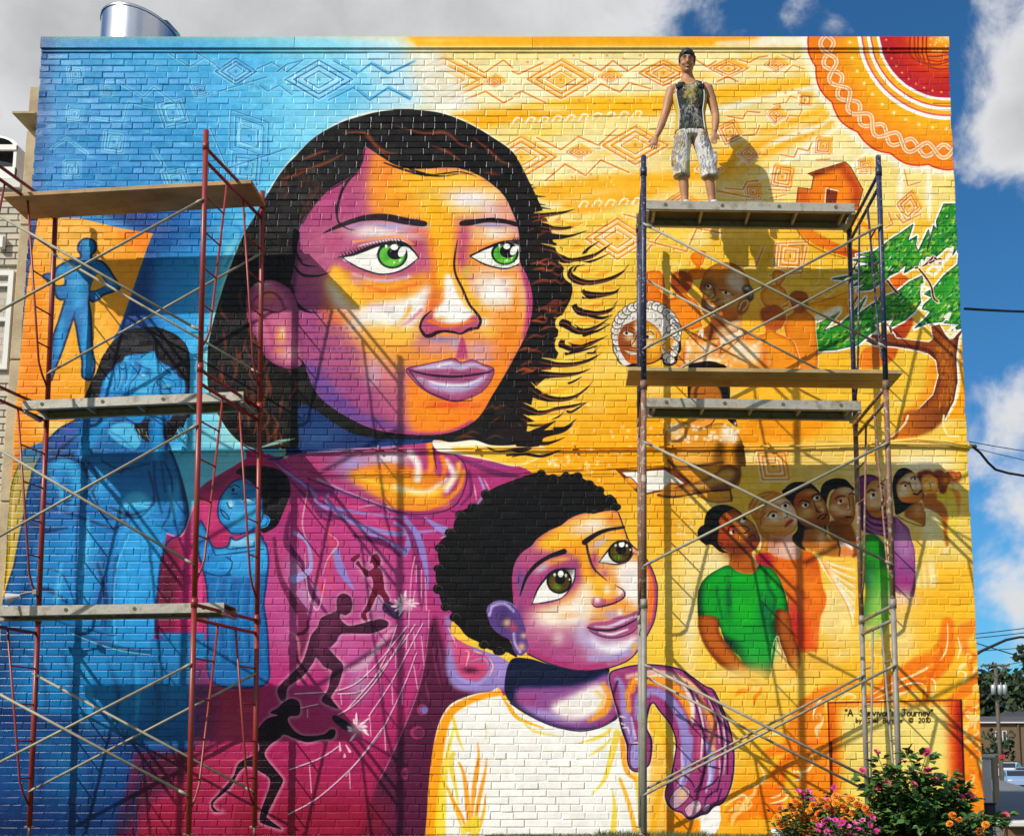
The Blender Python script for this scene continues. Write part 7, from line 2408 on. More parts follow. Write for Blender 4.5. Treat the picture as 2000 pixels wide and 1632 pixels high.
mb.box((-rw, -.24, .30), (rw, -.20, .37))
mb.box((-rw, -.24, -.1), (rw, -.18, .06))
mb.build('frame', whitem, V)
mb = MB()
mb.box((-rw + .03, .3, -.1), (rw - .03, .34, .5))
mb.build('mouth_shade', shadesteel, V)  # dark plate puts the shade inside the vent mouth into colour
mb = MB()
mb.add([(-.3, -.1, .30), (.05, .05, .06), (.3, .2, .06), (.3, .2, .30)], [(0, 1, 2, 3)])
mb.build('mouth_reflection', mat('painted_reflection', (.25, .27, .26), .4, metal=.8), V)  # slanting green-grey plate stands in for a reflection inside the mouth

# ---------------------------------------------------------------- scaffolds
redp = mat('red_oxide_tube', (.235, .022, .016), .42, noise=.2, nscale=6, col2=(.14, .05, .022), c2s=9, c2lo=.56, c2hi=.68)
bluep = mat('blue_tube', (.014, .02, .06), .45, noise=.2, nscale=6, col2=(.34, .31, .26), c2s=34, c2lo=.60, c2hi=.64)
rustp = mat('rusty_tube', (.17, .085, .05), .6, noise=.3, nscale=10, col2=(.36, .30, .24), c2s=14, c2lo=.55, c2hi=.62, bump=.3)
galv = mat('galvanised_tube', (.24, .225, .19), .6, metal=.2, noise=.2, nscale=12, col2=(.24, .17, .11), c2s=9, c2lo=.58, c2hi=.68)
bracem = mat('brace_tube', (.30, .275, .20), .6, metal=.15, noise=.2, nscale=9, col2=(.3, .24, .15), c2s=8, c2lo=.55, c2hi=.65)
alum = mat('aluminium_plank', (.42, .39, .33), .55, metal=.25, noise=.25, nscale=7, col2=(.20, .165, .115), c2s=7, c2lo=.47, c2hi=.66, bump=.2, bscale=30)
deckply = mat('weathered_ply', (.10, .085, .055), .85, noise=.3, nscale=5)
YF, YB = 11.75, 13.1


def scaffold(label, legs, lifts, mats):
    """legs: FL, FR, BL, BR as (foot, top) points; lifts: heights of frame joints"""
    root = thing('scaffold', label, 'scaffold', (legs['FL'][0] + legs['BR'][0]) / 2)
    root.location.z = 0
    inv = Matrix.Translation(root.location).inverted()

    def part(name, mb, m, par):
        o = mb.build(name, m, par, smooth=True)
        o.matrix_parent_inverse = inv if par is root else Matrix.Identity(4)
        return o

    def P(leg, z):
        a, c = legs[leg]
        k = (z - a.z) / (c.z - a.z)
        return a + (c - a) * k
    for s in ('L', 'R'):
        for i in range(3):
            z0, z1 = lifts[i], lifts[i + 1]
            m = mats[i]
            f0, f1, b0, b1 = P('F' + s, z0), P('F' + s, z1), P('B' + s, z0), P('B' + s, z1)
            mb = MB()
            for dz in (.02, .165):
                mb.tube([f1 - Vector((0, 0, dz)), b1 - Vector((0, 0, dz))], .0195, 8)
            fr = part('frame', mb, m, root)
            for nm in ('F', 'B'):
                sg = 1 if nm == 'F' else -1
                o0, o1 = (f0, b0) if nm == 'F' else (b0, f0)
                t0, t1 = (f1, b1) if nm == 'F' else (b1, f1)
                leg = MB()
                top = .17 if i == 2 else 0
                leg.tube([P(nm + s, z0 + .004), P(nm + s, z1 + .004 + top)], .029, 10)
                leg.tube([P(nm + s, z1 - .05), P(nm + s, z1 + .045)], .036, 10)
                if i < 2:
                    leg.tube([P(nm + s, z1 - .06) + Vector((.0, -.032, 0)), P(nm + s, z1 - .06) + Vector((.0, .032, 0))], .008, 6)
                part('leg', leg, m, fr)
                inn = lambda z, k=None: P(nm + s, z) + (P(('B' if nm == 'F' else 'F') + s, z) - P(nm + s, z)) * (k if k is not None else .13 + .23 * (z - z0 - .45) / (z1 - z0 - .62))
                ld = MB()
                ld.tube([inn(z1 - .165), inn(z0 + .48), inn(z0 + .36, .09), inn(z0 + .24, .02)], .0125, 7)
                part('ladder_rail', ld, m, fr)
                for k in range(4):
                    z = z1 - .56 - k * .40
                    if z > z0 + .45:
                        rg = MB()
                        rg.tube([P(nm + s, z), inn(z)], .0095, 7)
                        part('rung', rg, m, fr)
    # cross braces: flattened ends bolted to studs
    def brace(a, c):
        mb = MB()
        a, c = Vector(a), Vector(c)
        d = (c - a).normalized()
        mb.tube([a + d * .09, c - d * .09], .0145, 8)
        for e, g in ((a, d), (c, -d)):
            mb.tube([e - g * .015, e + g * .05, e + g * .10], [.006, .019, .0145], 6)
        part('cross_brace', mb, bracem, root)
    for face, y in (('F', -.035), ('B', -.035)):
        for i in range(3):
            if face == 'B' and i == 1 and 'blue' in label:
                continue
            lo, hi = lifts[i] + .38, lifts[i + 1] - .62
            if i == 0:
                lo += .0
            off = Vector((0, y, 0))
            brace(P(face + 'L', lo) + off, P(face + 'R', hi) + off)
            brace(P(face + 'L', hi) + off * 1.9, P(face + 'R', lo) + off * 1.9)
    for k in ('FL', 'FR', 'BL', 'BR'):
        p = P(k, 0)
        mb = MB()
        mb.tube([(p.x, p.y, gz(p.x, p.y) + .012), (p.x, p.y, lifts[0] + .02)], .016, 8)
        mb.box((p.x - .07, p.y - .07, gz(p.x, p.y) - .03), (p.x + .07, p.y + .07, gz(p.x, p.y) + .012))
        mb.box((p.x - .055, p.y - .012, lifts[0] - .012), (p.x + .055, p.y + .012, lifts[0] + .008))
        part('base_jack', mb, rustp, root)
    return root, P


def LG(fu, fv, tu, tv, Y):
    return at(fu, fv, Y), at(tu, tv, Y)


frR = LG(368, 1632, 402, 285, YF)
W_ = 2.47
flL = (frR[0] + Vector((-W_, .0, 0)), frR[1] + Vector((-W_, .0, 0)))
LL = dict(FR=frR, FL=flL, BR=LG(497, 1600, 512, 420, YB), BL=LG(58, 1600, 108, 430, YB))
zl = [at(390, v, YF).z for v in (285, 718, 1176)]
liftsL = [.12, zl[2], zl[1], zl[0]]
scL, PL = scaffold('red steel scaffold tower standing before the blue left side of the mural', LL, liftsL, [redp, redp, redp])
frR = LG(1755, 1480, 1716, 330, YF)
RR = dict(FR=(at(1757, 1560, YF), at(1716, 330, YF)), FL=(at(1258, 1632, YF), at(1257, 300, YF)), BR=(at(1694, 1560, YB), at(1660, 500, YB)), BL=(at(1252, 1632, YB), at(1248, 500, YB)))
zr = [at(1720, v, YF).z for v in (335, 752, 1178)]
liftsR = [.12, zr[2], zr[1], zr[0]]
scR, PR = scaffold('blue and rusty steel scaffold tower standing before the yellow right side of the mural', RR, liftsR, [galv, rustp, bluep])


def deck(name, label, fl, fr, depth, skew, m, ribs=True, wood=False, sub=None):
    """platform given by its front top edge (photo corner points at a distance) and its depth"""
    a, c = fl, fr
    ex = (c - a).normalized()
    ey = Vector((-ex.y, ex.x, 0)).normalized()
    ez = Vector((0, 0, 1))
    L = (c - a).length
    M = Matrix(((ex.x, ey.x, ez.x, a.x), (ex.y, ey.y, ez.y, a.y), (ex.z, ey.z, ez.z, a.z), (0, 0, 0, 1)))
    root = thing(name, label, 'platform', a)
    inv = Matrix.Translation(a).inverted()

    def part(nm, mb, mm):
        o = mb.build(nm, mm, root)
        o.matrix_parent_inverse = inv
        return o
    if wood:
        n = 2
        w = depth / n
        for k in range(n):
            mb = MB()
            j = R.uniform(-.05, .05) if k else 0
            mb.bbox((j, k * w + .004, -.045 + R.uniform(-.004, .004)), (L + j, (k + 1) * w - .004, 0), .004, 0, M)
            part('board', mb, m)
    else:
        mb = MB()
        mb.bbox((0, 0, -.105), (L, .018, 0), .004, 0, M)
        mb.box((0, .018, -.105), (L, .05, -.092), 0, M)
        part('side_rail', mb, m)
        mb = MB()
        mb.bbox((0, depth - .018, -.105), (L, depth, 0), .004, 0, M)
        mb.box((0, depth - .05, -.105), (L, depth - .018, -.092), 0, M)
        part('side_rail', mb, m)
        mb = MB()
        mb.box((.01, .02, -.018), (L - .01, depth - .02, -.003), 0, M)
        part('deck_board', mb, deckply)
        for k in range(5):
            mb = MB()
            x = .1 + (L - .2) * k / 4
            mb.box((x - .014, .02, -.075), (x + .014, depth - .02, -.02), 0, M)
            part('cross_rib', mb, m)
        for k in range(4):
            mb = MB()
            x = .22 + (L - .44) * k / 3
            Mt = M
            mb.tube([M @ Vector((x, -.004, -.05)), M @ Vector((x, .001, -.05))], .021, 12)
            part('rivet_hole', mb, deckply)
        for x in (-.005, L - .035):
            mb = MB()
            mb.bbox((x, .01, -.13), (x + .04, depth - .01, -.10), .004, 0, M)
            part('end_hook', mb, m)
    return root


wood1 = mat('pine_board', (.40, .24, .105), .75, noise=.22, nscale=2.5, bump=.25, bscale=20, col2=(.26, .14, .06), c2s=3.5, c2lo=.5, c2hi=.7)
wood2 = mat('old_board', (.42, .29, .125), .75, noise=.22, nscale=2.5, bump=.25, bscale=20, col2=(.28, .18, .08), c2s=3.5, c2lo=.5, c2hi=.7)
deck('board_platform', 'orange-brown wooden boards laid across the top of the red scaffold', at(5, 377, 12.5), at(491, 350, 12.45), .57, 0, wood1, wood=True)
deck('aluminium_platform', 'dirty aluminium platform at the middle level of the red scaffold', at(44, 782, 12.64), at(476, 764, 12.62), .42, 0, alum)
deck('aluminium_platform', 'aluminium platform at the lowest level of the red scaffold', at(-45, 1184, 12.3), at(438, 1176, 12.27), .46, 0, alum)
deckT = deck('aluminium_platform', 'aluminium platform on top of the blue scaffold, under the standing man', at(1262, 391, 12.55), at(1670, 397, 12.57), .47, 0, alum)
deck('board_platform', 'long wooden boards overhanging both sides of the blue scaffold', at(1227, 716, 12.22), at(1763, 722, 12.25), .52, 0, wood2, wood=True)
deck('aluminium_platform', 'aluminium platform hung just below the wooden boards on the blue scaffold', at(1262, 776, 12.3), at(1682, 783, 12.35), .42, 0, alum)
# small work lamp clipped to the red scaffold
p = at(45, 1165, 12.9)
wl = thing('clamp_lamp', 'small pale reflector lamp clamped to the left leg of the red scaffold', 'lamp', p)
mb = MB()
mb.tube([(-.17, 0, -.02), (-.12, 0, -.005), (-.03, 0, .01)], [.065, .045, .018], 14)
auto(mb.build('reflector', mat('white_reflector', (.6, .6, .6), .4, metal=.3), wl), 50)
mb = MB()
mb.tube([(-.06, 0, .02), (.05, 0, .05), (.13, -.01, .055)], .009, 6)
mb.bbox((.11, -.03, .02), (.16, .03, .08), .006)
mb.build('arm', galv, wl)
# ---------------------------------------------------------------- the man on the platform
fy = 12.79
foot = at(1352, 391, fy)
foot.z = at(1352, 391.5, 12.555).z + .004
man = thing('person', 'man in paint-splashed black tank top and white shorts standing on the high platform', 'person', foot)
man.scale = (1.035, 1.035, 1.035)
skin = mat('skin', (.39, .18, .088), .55, noise=.12, nscale=9)
hairm = mat('dark_hair', (.012, .009, .008), .5, noise=.3, nscale=30, bump=.5, bscale=60)


def splash(name, base, cols, scale, rough=.85, amt=.5):
    m = bpy.data.materials.new(name)
    m.use_nodes = True
    t = m.node_tree
    b = t.nodes['Principled BSDF']
    b.inputs['Roughness'].default_value = rough
    tc = N(t, 'ShaderNodeTexCoord')
    last = None
    for k, c in enumerate(cols):
        mp = N(t, 'ShaderNodeMapping')
        mp.inputs['Location'].default_value = (k * 3.7, k * 1.3, k * 2.1)
        mp.inputs['Scale'].default_value = (1, 1, .55)
        lk(t, tc.outputs['Object'], mp.inputs['Vector'])
        n = N(t, 'ShaderNodeTexNoise', i_Scale=scale * (1 + .35 * (k % 3)), i_Detail=3.0, i_Roughness=.7)
        lk(t, mp.outputs[0], n.inputs['Vector'])
        big = N(t, 'ShaderNodeTexNoise', i_Scale=4.5, i_Detail=2.0)
        lk(t, mp.outputs[0], big.inputs['Vector'])
        v = mth(t, 'ADD', n.outputs['Fac'], mth(t, 'MULTIPLY', mth(t, 'SUBTRACT', big.outputs['Fac'], .5), 1.3))
        mr = N(t, 'ShaderNodeMapRange')
        mr.inputs['From Min'].default_value = 1.08 - amt
        mr.inputs['From Max'].default_value = 1.12 - amt
        lk(t, v, mr.inputs['Value'])
        mx = N(t, 'ShaderNodeMix', data_type='RGBA')
        lk(t, mr.outputs[0], mx.inputs['Factor'])
        if last is None:
            mx.inputs['A'].default_value = (*base, 1)
        else:
            lk(t, last, mx.inputs['A'])
        mx.inputs['B'].default_value = (*c, 1)
        last = mx.outputs['Result']
    lk(t, last, b.inputs['Base Color'])
    fo = N(t, 'ShaderNodeTexNoise', i_Scale=9.0, i_Detail=3.0, i_Distortion=1.2)
    mp = N(t, 'ShaderNodeMapping')
    mp.inputs['Scale'].default_value = (1.6, 1.6, .6)
    mp.inputs['Rotation'].default_value = (0, .5, 0)
    lk(t, tc.outputs['Object'], mp.inputs['Vector'])
    lk(t, mp.outputs[0], fo.inputs['Vector'])
    bp = N(t, 'ShaderNodeBump')
    bp.inputs['Strength'].default_value = .9
    bp.inputs['Distance'].default_value = .045
    lk(t, fo.outputs['Fac'], bp.inputs['Height'])
    lk(t, bp.outputs[0], b.inputs['Normal'])
    return m


topm = splash('paint_splashed_black', (.010, .010, .013), ((.10, .055, .02), (.30, .22, .04), (.16, .17, .17), (.05, .08, .03), (.32, .30, .26)), 30, amt=.42)
shortm = splash('paint_splashed_white', (.60, .58, .56), ((.40, .27, .07), (.20, .18, .14), (.32, .13, .06), (.20, .20, .24), (.45, .38, .16)), 30, amt=.47)
trim = mat('white_trim', (.62, .60, .55), .8)
yel = mat('yellow_panel', (.50, .33, .03), .8)
V3 = Vector


def ell(c, rx, ry, n=20, tilt=0):
    c = V3(c)
    return [c + V3((rx * math.cos(2 * math.pi * k / n), ry * math.sin(2 * math.pi * k / n), rx * math.cos(2 * math.pi * k / n) * tilt)) for k in range(n)]


def remeshed(mb, name, m, vox, parent, smooth_it=6):
    o = mb.build(name, m, parent)
    md = o.modifiers.new('r', 'REMESH')
    md.mode = 'VOXEL'
    md.voxel_size = vox
    ms = o.modifiers.new('s', 'SMOOTH')
    ms.iterations = smooth_it
    ms.factor = .5
    dg = bpy.context.evaluated_depsgraph_get()
    me = bpy.data.meshes.new_from_object(o.evaluated_get(dg))
    o.modifiers.clear()
    o.data = me
    me.polygons.foreach_set('use_smooth', [True] * len(me.polygons))
    return o


bd = MB()
# torso: hips to neck, weight on his left leg, shoulders a little tilted
T = [(.00, .0, .86, .160, .110), (.0, .0, .95, .160, .108), (-.002, .0, 1.05, .148, .100), (-.006, -.005, 1.15, .150, .100), (-.010, -.008, 1.27, .180, .118), (-.014, -.008, 1.38, .192, .120), (-.018, 0, 1.46, .178, .095), (-.022, .010, 1.512, .142, .078), (-.026, .016, 1.550, .088, .068), (-.032, .008, 1.61, .064, .062), (-.036, .0, 1.66, .056, .060)]
bd.loft([ell((x, y, z), rx, ry) for x, y, z, rx, ry in T])
# head
hc = V3((-.042, -.012, 1.738))
H = [(-.105, .034, .036, -.022), (-.088, .050, .056, -.016), (-.06, .062, .074, -.006), (-.02, .070, .086, 0), (.02, .074, .092, .004), (.06, .070, .088, .008), (.09, .054, .070, .010), (.108, .030, .040, .012)]
HS0 = len(bd.v)
bd.loft([ell((hc.x, hc.y + dy, hc.z + dz), rx, ry, 22) for dz, rx, ry, dy in H])
bd.ball((hc.x, hc.y - .094, hc.z - .012), (.013, .016, .02), 8, 6)
bd.ball((hc.x, hc.y - .090, hc.z + .012), (.008, .010, .028), 8, 6)
bd.ball((hc.x, hc.y - .074, hc.z - .088), (.022, .018, .016), 8, 6)
for s in (-1, 1):
    bd.ball((hc.x + s * .076, hc.y + .008, hc.z - .005), (.010, .020, .032), 8, 6)
    bd.ball((hc.x + s * .032, hc.y - .080, hc.z + .032), (.022, .010, .007), 8, 5)
    bd.ball((hc.x + s * .040, hc.y - .062, hc.z - .028), (.022, .018, .02), 8, 5)


HM_ = Matrix.Translation(hc + V3((0, 0, -.09))) @ Matrix.Rotation(math.radians(17), 4, 'X') @ Matrix.Scale(1.13, 4) @ Matrix.Translation(-(hc + V3((0, 0, -.09))))


def headed(mb, i0=0):
    for i in range(i0, len(mb.v)):
        mb.v[i] = tuple(HM_ @ V3(mb.v[i]))


headed(bd, HS0)


def limb(pts, rs, n=12):
    bd.tube(pts, rs, n)


# arms: (image-left) hangs out from the body, (image-right) drops beside it
armL = [(-.160, .0, 1.465), (-.215, .0, 1.42), (-.252, .0, 1.31), (-.280, -.005, 1.18), (-.305, -.01, 1.10), (-.335, -.03, 1.00), (-.372, -.05, .90), (-.398, -.06, .835)]
limb(armL, [.054, .068, .058, .050, .045, .045, .036, .029])
armR = [(.130, .0, 1.485), (.190, .0, 1.445), (.228, .0, 1.34), (.262, .0, 1.20), (.276, -.005, 1.12), (.272, -.03, 1.03), (.262, -.055, .95), (.254, -.065, .89)]
limb(armR, [.054, .068, .058, .050, .045, .046, .037, .029])


def hand(w, d, side, spread):
    w, d = V3(w), V3(d).normalized()
    sd = V3((d.z, 0, -d.x)).normalized() * side
    fw = d.cross(sd).normalized()
    bd.loft([[w + d * k + sd * (rx * math.cos(a)) + fw * (ry * math.sin(a)) for a in [2 * math.pi * q / 12 for q in range(12)]] for k, rx, ry in ((-.01, .024, .020), (.03, .038, .018), (.075, .042, .016), (.09, .036, .012))])
    for k, (o_, l) in enumerate(((-.030, .062), (-.010, .072), (.011, .068), (.031, .054))):
        b0 = w + d * .08 + sd * o_
        bd.tube([b0, b0 + d * l * .5 + sd * o_ * spread - fw * .004, b0 + d * l * .85 + sd * o_ * spread * 1.4 + fw * .010 * -1, b0 + d * l + sd * o_ * spread * 1.5 - fw * .018], [.0098, .0092, .0088, .0075], 7)
    b0 = w + d * .02 - sd * .028
    bd.tube([b0, b0 + d * .035 - sd * .026, b0 + d * .066 - sd * .034], [.014, .012, .009], 7)


hand((-.402, -.062, .822), (-.30, -.12, -.95), -1, .30)
hand((.252, -.067, .878), (-.12, -.10, -1), 1, .12)
# legs
limb([(-.080, .0, .90), (-.095, -.005, .75), (-.102, -.015, .58), (-.098, -.012, .49), (-.094, .012, .38), (-.088, .020, .28), (-.080, .025, .16), (-.076, .022, .07)], [.098, .090, .068, .058, .058, .055, .042, .040])
limb([(.080, .0, .90), (.115, -.005, .75), (.160, -.015, .58), (.178, -.012, .49), (.195, .012, .38), (.207, .020, .28), (.220, .025, .16), (.226, .022, .07)], [.098, .090, .068, .058, .058, .055, .042, .040])
body = remeshed(bd, 'body', skin, .0085, man, 4)
# face
eyew = mat('eye_white', (.7, .68, .64), .3)
for s in (-1, 1):
    mb = MB()
    mb.ball((hc.x + s * .031, hc.y - .078, hc.z + .012), (.0095, .004, .0042), 10, 6)
    headed(mb)
    e = mb.build('eye', eyew, man, smooth=True)
    mb = MB()
    mb.ball((hc.x + s * .031, hc.y - .0805, hc.z + .012), (.0052, .0026, .0046), 8, 5)
    headed(mb)
    mb.build('iris', hairm, e, smooth=True)
    mb = MB()
    mb.tube([(hc.x + s * .012, hc.y - .086, hc.z + .034), (hc.x + s * .032, hc.y - .088, hc.z + .040), (hc.x + s * .054, hc.y - .074, hc.z + .033)], [.004, .0055, .003], 6)
    headed(mb)
    mb.build('eyebrow', hairm, man, smooth=True)
mb = MB()
mb.tube([(hc.x - .026, hc.y - .076, hc.z - .050), (hc.x - .012, hc.y - .086, hc.z - .056), (hc.x + .012, hc.y - .086, hc.z - .056), (hc.x + .026, hc.y - .076, hc.z - .050)], [.003, .0065, .0065, .003], 7)
headed(mb)
mouth = mb.build('mouth', mat('lips', (.28, .09, .07), .5), man, smooth=True)
mb = MB()
mb.tube([(hc.x - .018, hc.y - .088, hc.z - .053), (hc.x, hc.y - .0925, hc.z - .056), (hc.x + .018, hc.y - .088, hc.z - .053)], [.0015, .003, .0015], 6)
headed(mb)
mb.build('teeth', trim, mouth, smooth=True)
# hair: short, dark, swept up at the front
hb = MB()
HH = [(-.02, .078, .060, .042), (.02, .083, .080, .026), (.055, .084, .094, .012), (.085, .074, .090, .006), (.110, .056, .070, .004), (.126, .030, .040, .004)]
hb.loft([ell((hc.x, hc.y + dy, hc.z + dz), rx, ry, 22) for dz, rx, ry, dy in HH])
hr = random.Random(3)
for k in range(120):
    a = hr.uniform(0, 6.28)
    q = hr.uniform(.2, 1)
    x, y = .07 * q * math.cos(a), .085 * q * math.sin(a)
    z = .118 - .06 * q * q
    hb.tube([(hc.x + x, hc.y + y, hc.z + z), (hc.x + x * 1.08, hc.y + y * 1.08 - .006, hc.z + z + .018)], [.009, .003], 5)
for s in (-1, 1):
    hb.tube([(hc.x + s * .074, hc.y - .02, hc.z + .05), (hc.x + s * .076, hc.y - .018, hc.z - .01)], [.014, .007], 6)
headed(hb)
hb.build('hair', hairm, man, smooth=True)
# tank top
tb = MB()
TT = [(.0, 0, .905, .186, .130), (-.002, 0, .95, .180, .126), (-.004, 0, 1.05, .168, .118), (-.006, -.005, 1.15, .164, .113), (-.010, -.008, 1.27, .190, .128), (-.014, -.008, 1.355, .198, .130), (-.016, -.006, 1.41, .168, .122), (-.018, -.002, 1.46, .128, .106)]
rings = [ell((x, y, z), rx, ry, 28) for x, y, z, rx, ry in TT]
tb.loft(rings, 0, False)
inner = [ell((x, y, z), rx - .006, ry - .006, 28) for x, y, z, rx, ry in TT]
tb.loft(inner, 0, False)
for a, c in ((rings[0], inner[0]), (rings[-1], inner[-1])):
    tb.loft([a, c], 0, False)
for s in (-1, 1):
    sh = .014 if s > 0 else -.004
    P_ = [(s * .095 - .016, -.112, 1.40), (s * .108 - .018, -.098, 1.45), (s * .112 - .02, -.055, 1.492 + sh), (s * .112 - .02, .01, 1.508 + sh), (s * .108 - .02, .06, 1.492 + sh), (s * .10 - .018, .10, 1.44)]
    rg = []
    for k, p in enumerate(P_):
        w = (.060, .050, .044, .042, .046, .056)[k]
        x, y, z = p
        nrm = V3((0, -1, .3)) if k < 2 else V3((0, 0, 1)) if k < 5 else V3((0, 1, .2))
        nrm.normalize()
        up = nrm * .007
        p = V3(p)
        rg.append([p + V3((w, 0, -.012 * s)) + up, p + V3((-w, 0, .012 * s)) + up, p + V3((-w, 0, .012 * s)) - up * 2, p + V3((w, 0, -.012 * s)) - up * 2])
    tb.loft(rg, 0, True)
tk = tb.build('tank_top', topm, man, smooth=True)
for s in (-1, 1):
    mb = MB()
    pts = []
    for (x, y, z, rx, ry) in TT[:6]:
        a = math.radians(-38 if s > 0 else -142)
        pts.append((x + (rx + .003) * math.cos(a), y + (ry + .003) * math.sin(a), z))
    pts += [(s * .135 - .016, -.106, 1.42), (s * .146 - .018, -.085, 1.47), (s * .146 - .02, -.02, 1.528)]
    mb.tube(pts, .0065, 6)
    mb.build('piping', trim, tk, smooth=True)
    mb = MB()
    rg = []
    for (x, y, z, rx, ry) in TT[:6]:
        rg.append([(x + (rx + e) * math.cos(math.radians(a)), y + (ry + e) * math.sin(math.radians(a)), z) for a, e in (((-34, .002), (-18, .003), (0, .003), (20, .002), (20, -.003), (-34, -.003)) if s > 0 else ((-146, .002), (-162, .003), (180, .003), (160, .002), (160, -.003), (-146, -.003)))])
    mb.loft(rg, 0, True)
    mb.build('side_panel', yel, tk, smooth=True)
mb = MB()
mb.tube([(-.075, -.098, 1.475), (-.05, -.112, 1.445), (-.018, -.118, 1.43), (.015, -.112, 1.445), (.045, -.098, 1.475)], .0065, 6)
mb.build('neck_binding', yel, tk, smooth=True)
# shorts
sb = MB()
sb.loft([ell((0, 0, z), rx, ry, 24) for z, rx, ry in ((.845, .172, .125), (.90, .178, .126), (.955, .172, .120), (.97, .165, .114))])
sb.loft([ell((x, y, z), rx, ry, 20) for x, y, z, rx, ry in ((-.088, 0, .90, .092, .118), (-.105, -.005, .75, .100, .112), (-.116, -.008, .60, .096, .102), (-.116, -.006, .47, .096, .100), (-.114, -.004, .385, .098, .100))])
sb.loft([ell((x, y, z), rx, ry, 20) for x, y, z, rx, ry in ((.088, 0, .90, .092, .118), (.125, -.005, .75, .100, .112), (.166, -.008, .60, .096, .102), (.190, -.006, .47, .098, .100), (.204, -.004, .37, .102, .100))])
for x, z in ((-.205, .62), (.262, .60)):
    sb.bbox((x - .022, -.07, z - .09), (x + .022, .06, z + .07), .012)
remeshed(sb, 'shorts', shortm, .011, man, 5)
# shoes
shoe = mat('white_trainer', (.55, .54, .52), .7, noise=.2, nscale=20)
for x in (-.078, .228):
    mb = MB()
    rg = []
    for y, w, h in ((.085, .028, .05), (.06, .040, .085), (.01, .044, .09), (-.05, .046, .065), (-.11, .048, .05), (-.155, .040, .042), (-.175, .020, .03)):
        rg.append([(x + w * math.cos(a), y, max(.004, h * .5 + h * .5 * math.sin(a))) for a in [2 * math.pi * k / 14 for k in range(14)]])
    mb.loft(rg)
    mb.build('shoe', shoe, man, smooth=True)
# ---------------------------------------------------------------- yard, street and houses at the right
concm = mat('concrete', (.58, .56, .53), .85, noise=.15, nscale=3, bump=.3)
brownm = mat('brown_brick', (.17, .105, .055), .85, noise=.2, nscale=5, bump=.3)
ledgem = mat('pale_ledge', (.62, .60, .57), .6, noise=.1)
woodm = mat('post_wood', (.36, .27, .17), .8, noise=.2, nscale=5)
blackm = mat('black_cable', (.012, .012, .014), .5)
polem = mat('pole_wood', (.10, .075, .06), .85, noise=.25, nscale=3)
greym = mat('transformer_grey', (.42, .43, .45), .45, metal=.3)
redm = mat('red_sign', (.45, .03, .03), .5)
# raised asphalt lot behind a low wall
L0 = [at(1926, 1598, 15.6), at(2300, 1580, 15.6), at(2300, 1590, 24), at(2000, 1546, 33), at(1939, 1524, 52), at(1880, 1524, 52)]
pl = [(4.62, 13.31), (14, 13.31), (14, 30), (12.4, 33), (18.1, 52), (16, 56), (4.62, 40)]
mb = MB()
n = len(pl)
zl0 = .10
mb.add([(x, y, zl0) for x, y in pl] + [(x, y, -3) for x, y in pl], [tuple(range(n))] + [(k, (k + 1) % n, n + (k + 1) % n, n + k) for k in range(n)])
tag(mb.build('parking_lot', tarmac), kind='structure')
rw_ = thing('retaining_wall', 'low brown retaining wall with a pale ledge at the right edge below the grey lot', 'wall', (8, 13.0, 0))


def gp(par, name, mb, m, smooth=False):
    o = mb.build(name, m, par, smooth=smooth)
    o.matrix_parent_inverse = Matrix.Translation(par.location).inverted()
    return o


mb = MB()
mb.box((4.62, 12.99, -1.2), (14, 13.2, .125))
gp(rw_, 'wall', mb, brownm)
mb = MB()
mb.bbox((4.58, 12.9, .127), (14, 13.3, .185), .01)
gp(rw_, 'ledge', mb, ledgem)
# stub wall beside the mural building, with posts
a, c = at(1926, 1480, 17.5), at(1940, 1570, 17.5)
sw = thing('stub_wall', 'short grey concrete stub wall just right of the mural wall', 'wall', (a.x, 17.5, zl0))
mb = MB()
mb.bbox((4.62, 17.5, zl0 - .02), (c.x, 19.6, a.z), .02)
gp(sw, 'block', mb, concm)
mb = MB()
mb.bbox((4.60, 17.45, a.z + .002), (c.x + .05, 19.65, a.z + .06), .015)
gp(sw, 'cap', mb, concm)
a = at(1942, 1475, 22)
po = thing('wooden_post', 'tan wooden post standing beyond the concrete stub wall', 'post', (a.x, 22, zl0))
mb = MB()
mb.bbox((a.x - .048, 21.95, zl0 - .1), (a.x + .048, 22.05, a.z), .01)
gp(po, 'shaft', mb, woodm)
mb = MB()
mb.bbox((a.x - .058, 21.94, a.z + .001), (a.x + .058, 22.06, a.z + .03), .008)
gp(po, 'cap', mb, concm)
a = at(1957, 1474, 50)
sg = thing('red_topped_post', 'slim brown post topped by a small red plate near the parked cars', 'sign', (a.x, 50, -2))
mb = MB()
mb.tube([(a.x, 50.04, -2.3), (a.x, 50.04, a.z - .02)], .05, 8)
gp(sg, 'post', mb, polem)
mb = MB()
mb.bbox((a.x - .13, 49.94, a.z - .16), (a.x + .13, 49.98, a.z + .02), .01)
gp(sg, 'plate', mb, redm)
a = at(1934, 1574, 16.6)
bx = thing('black_bin', 'small black box on the grey lot beside the mural corner', 'box', (a.x, 16.6, zl0))
mb = MB()
mb.bbox((a.x - .07, 16.55, zl0), (a.x + .06, 16.7, zl0 + .14), .01)
gp(bx, 'box', mb, blackm)
mb = MB()
mb.bbox((a.x - .08, 16.54, zl0 + .142), (a.x + .07, 16.71, zl0 + .165), .006)
gp(bx, 'lid', mb, blackm)
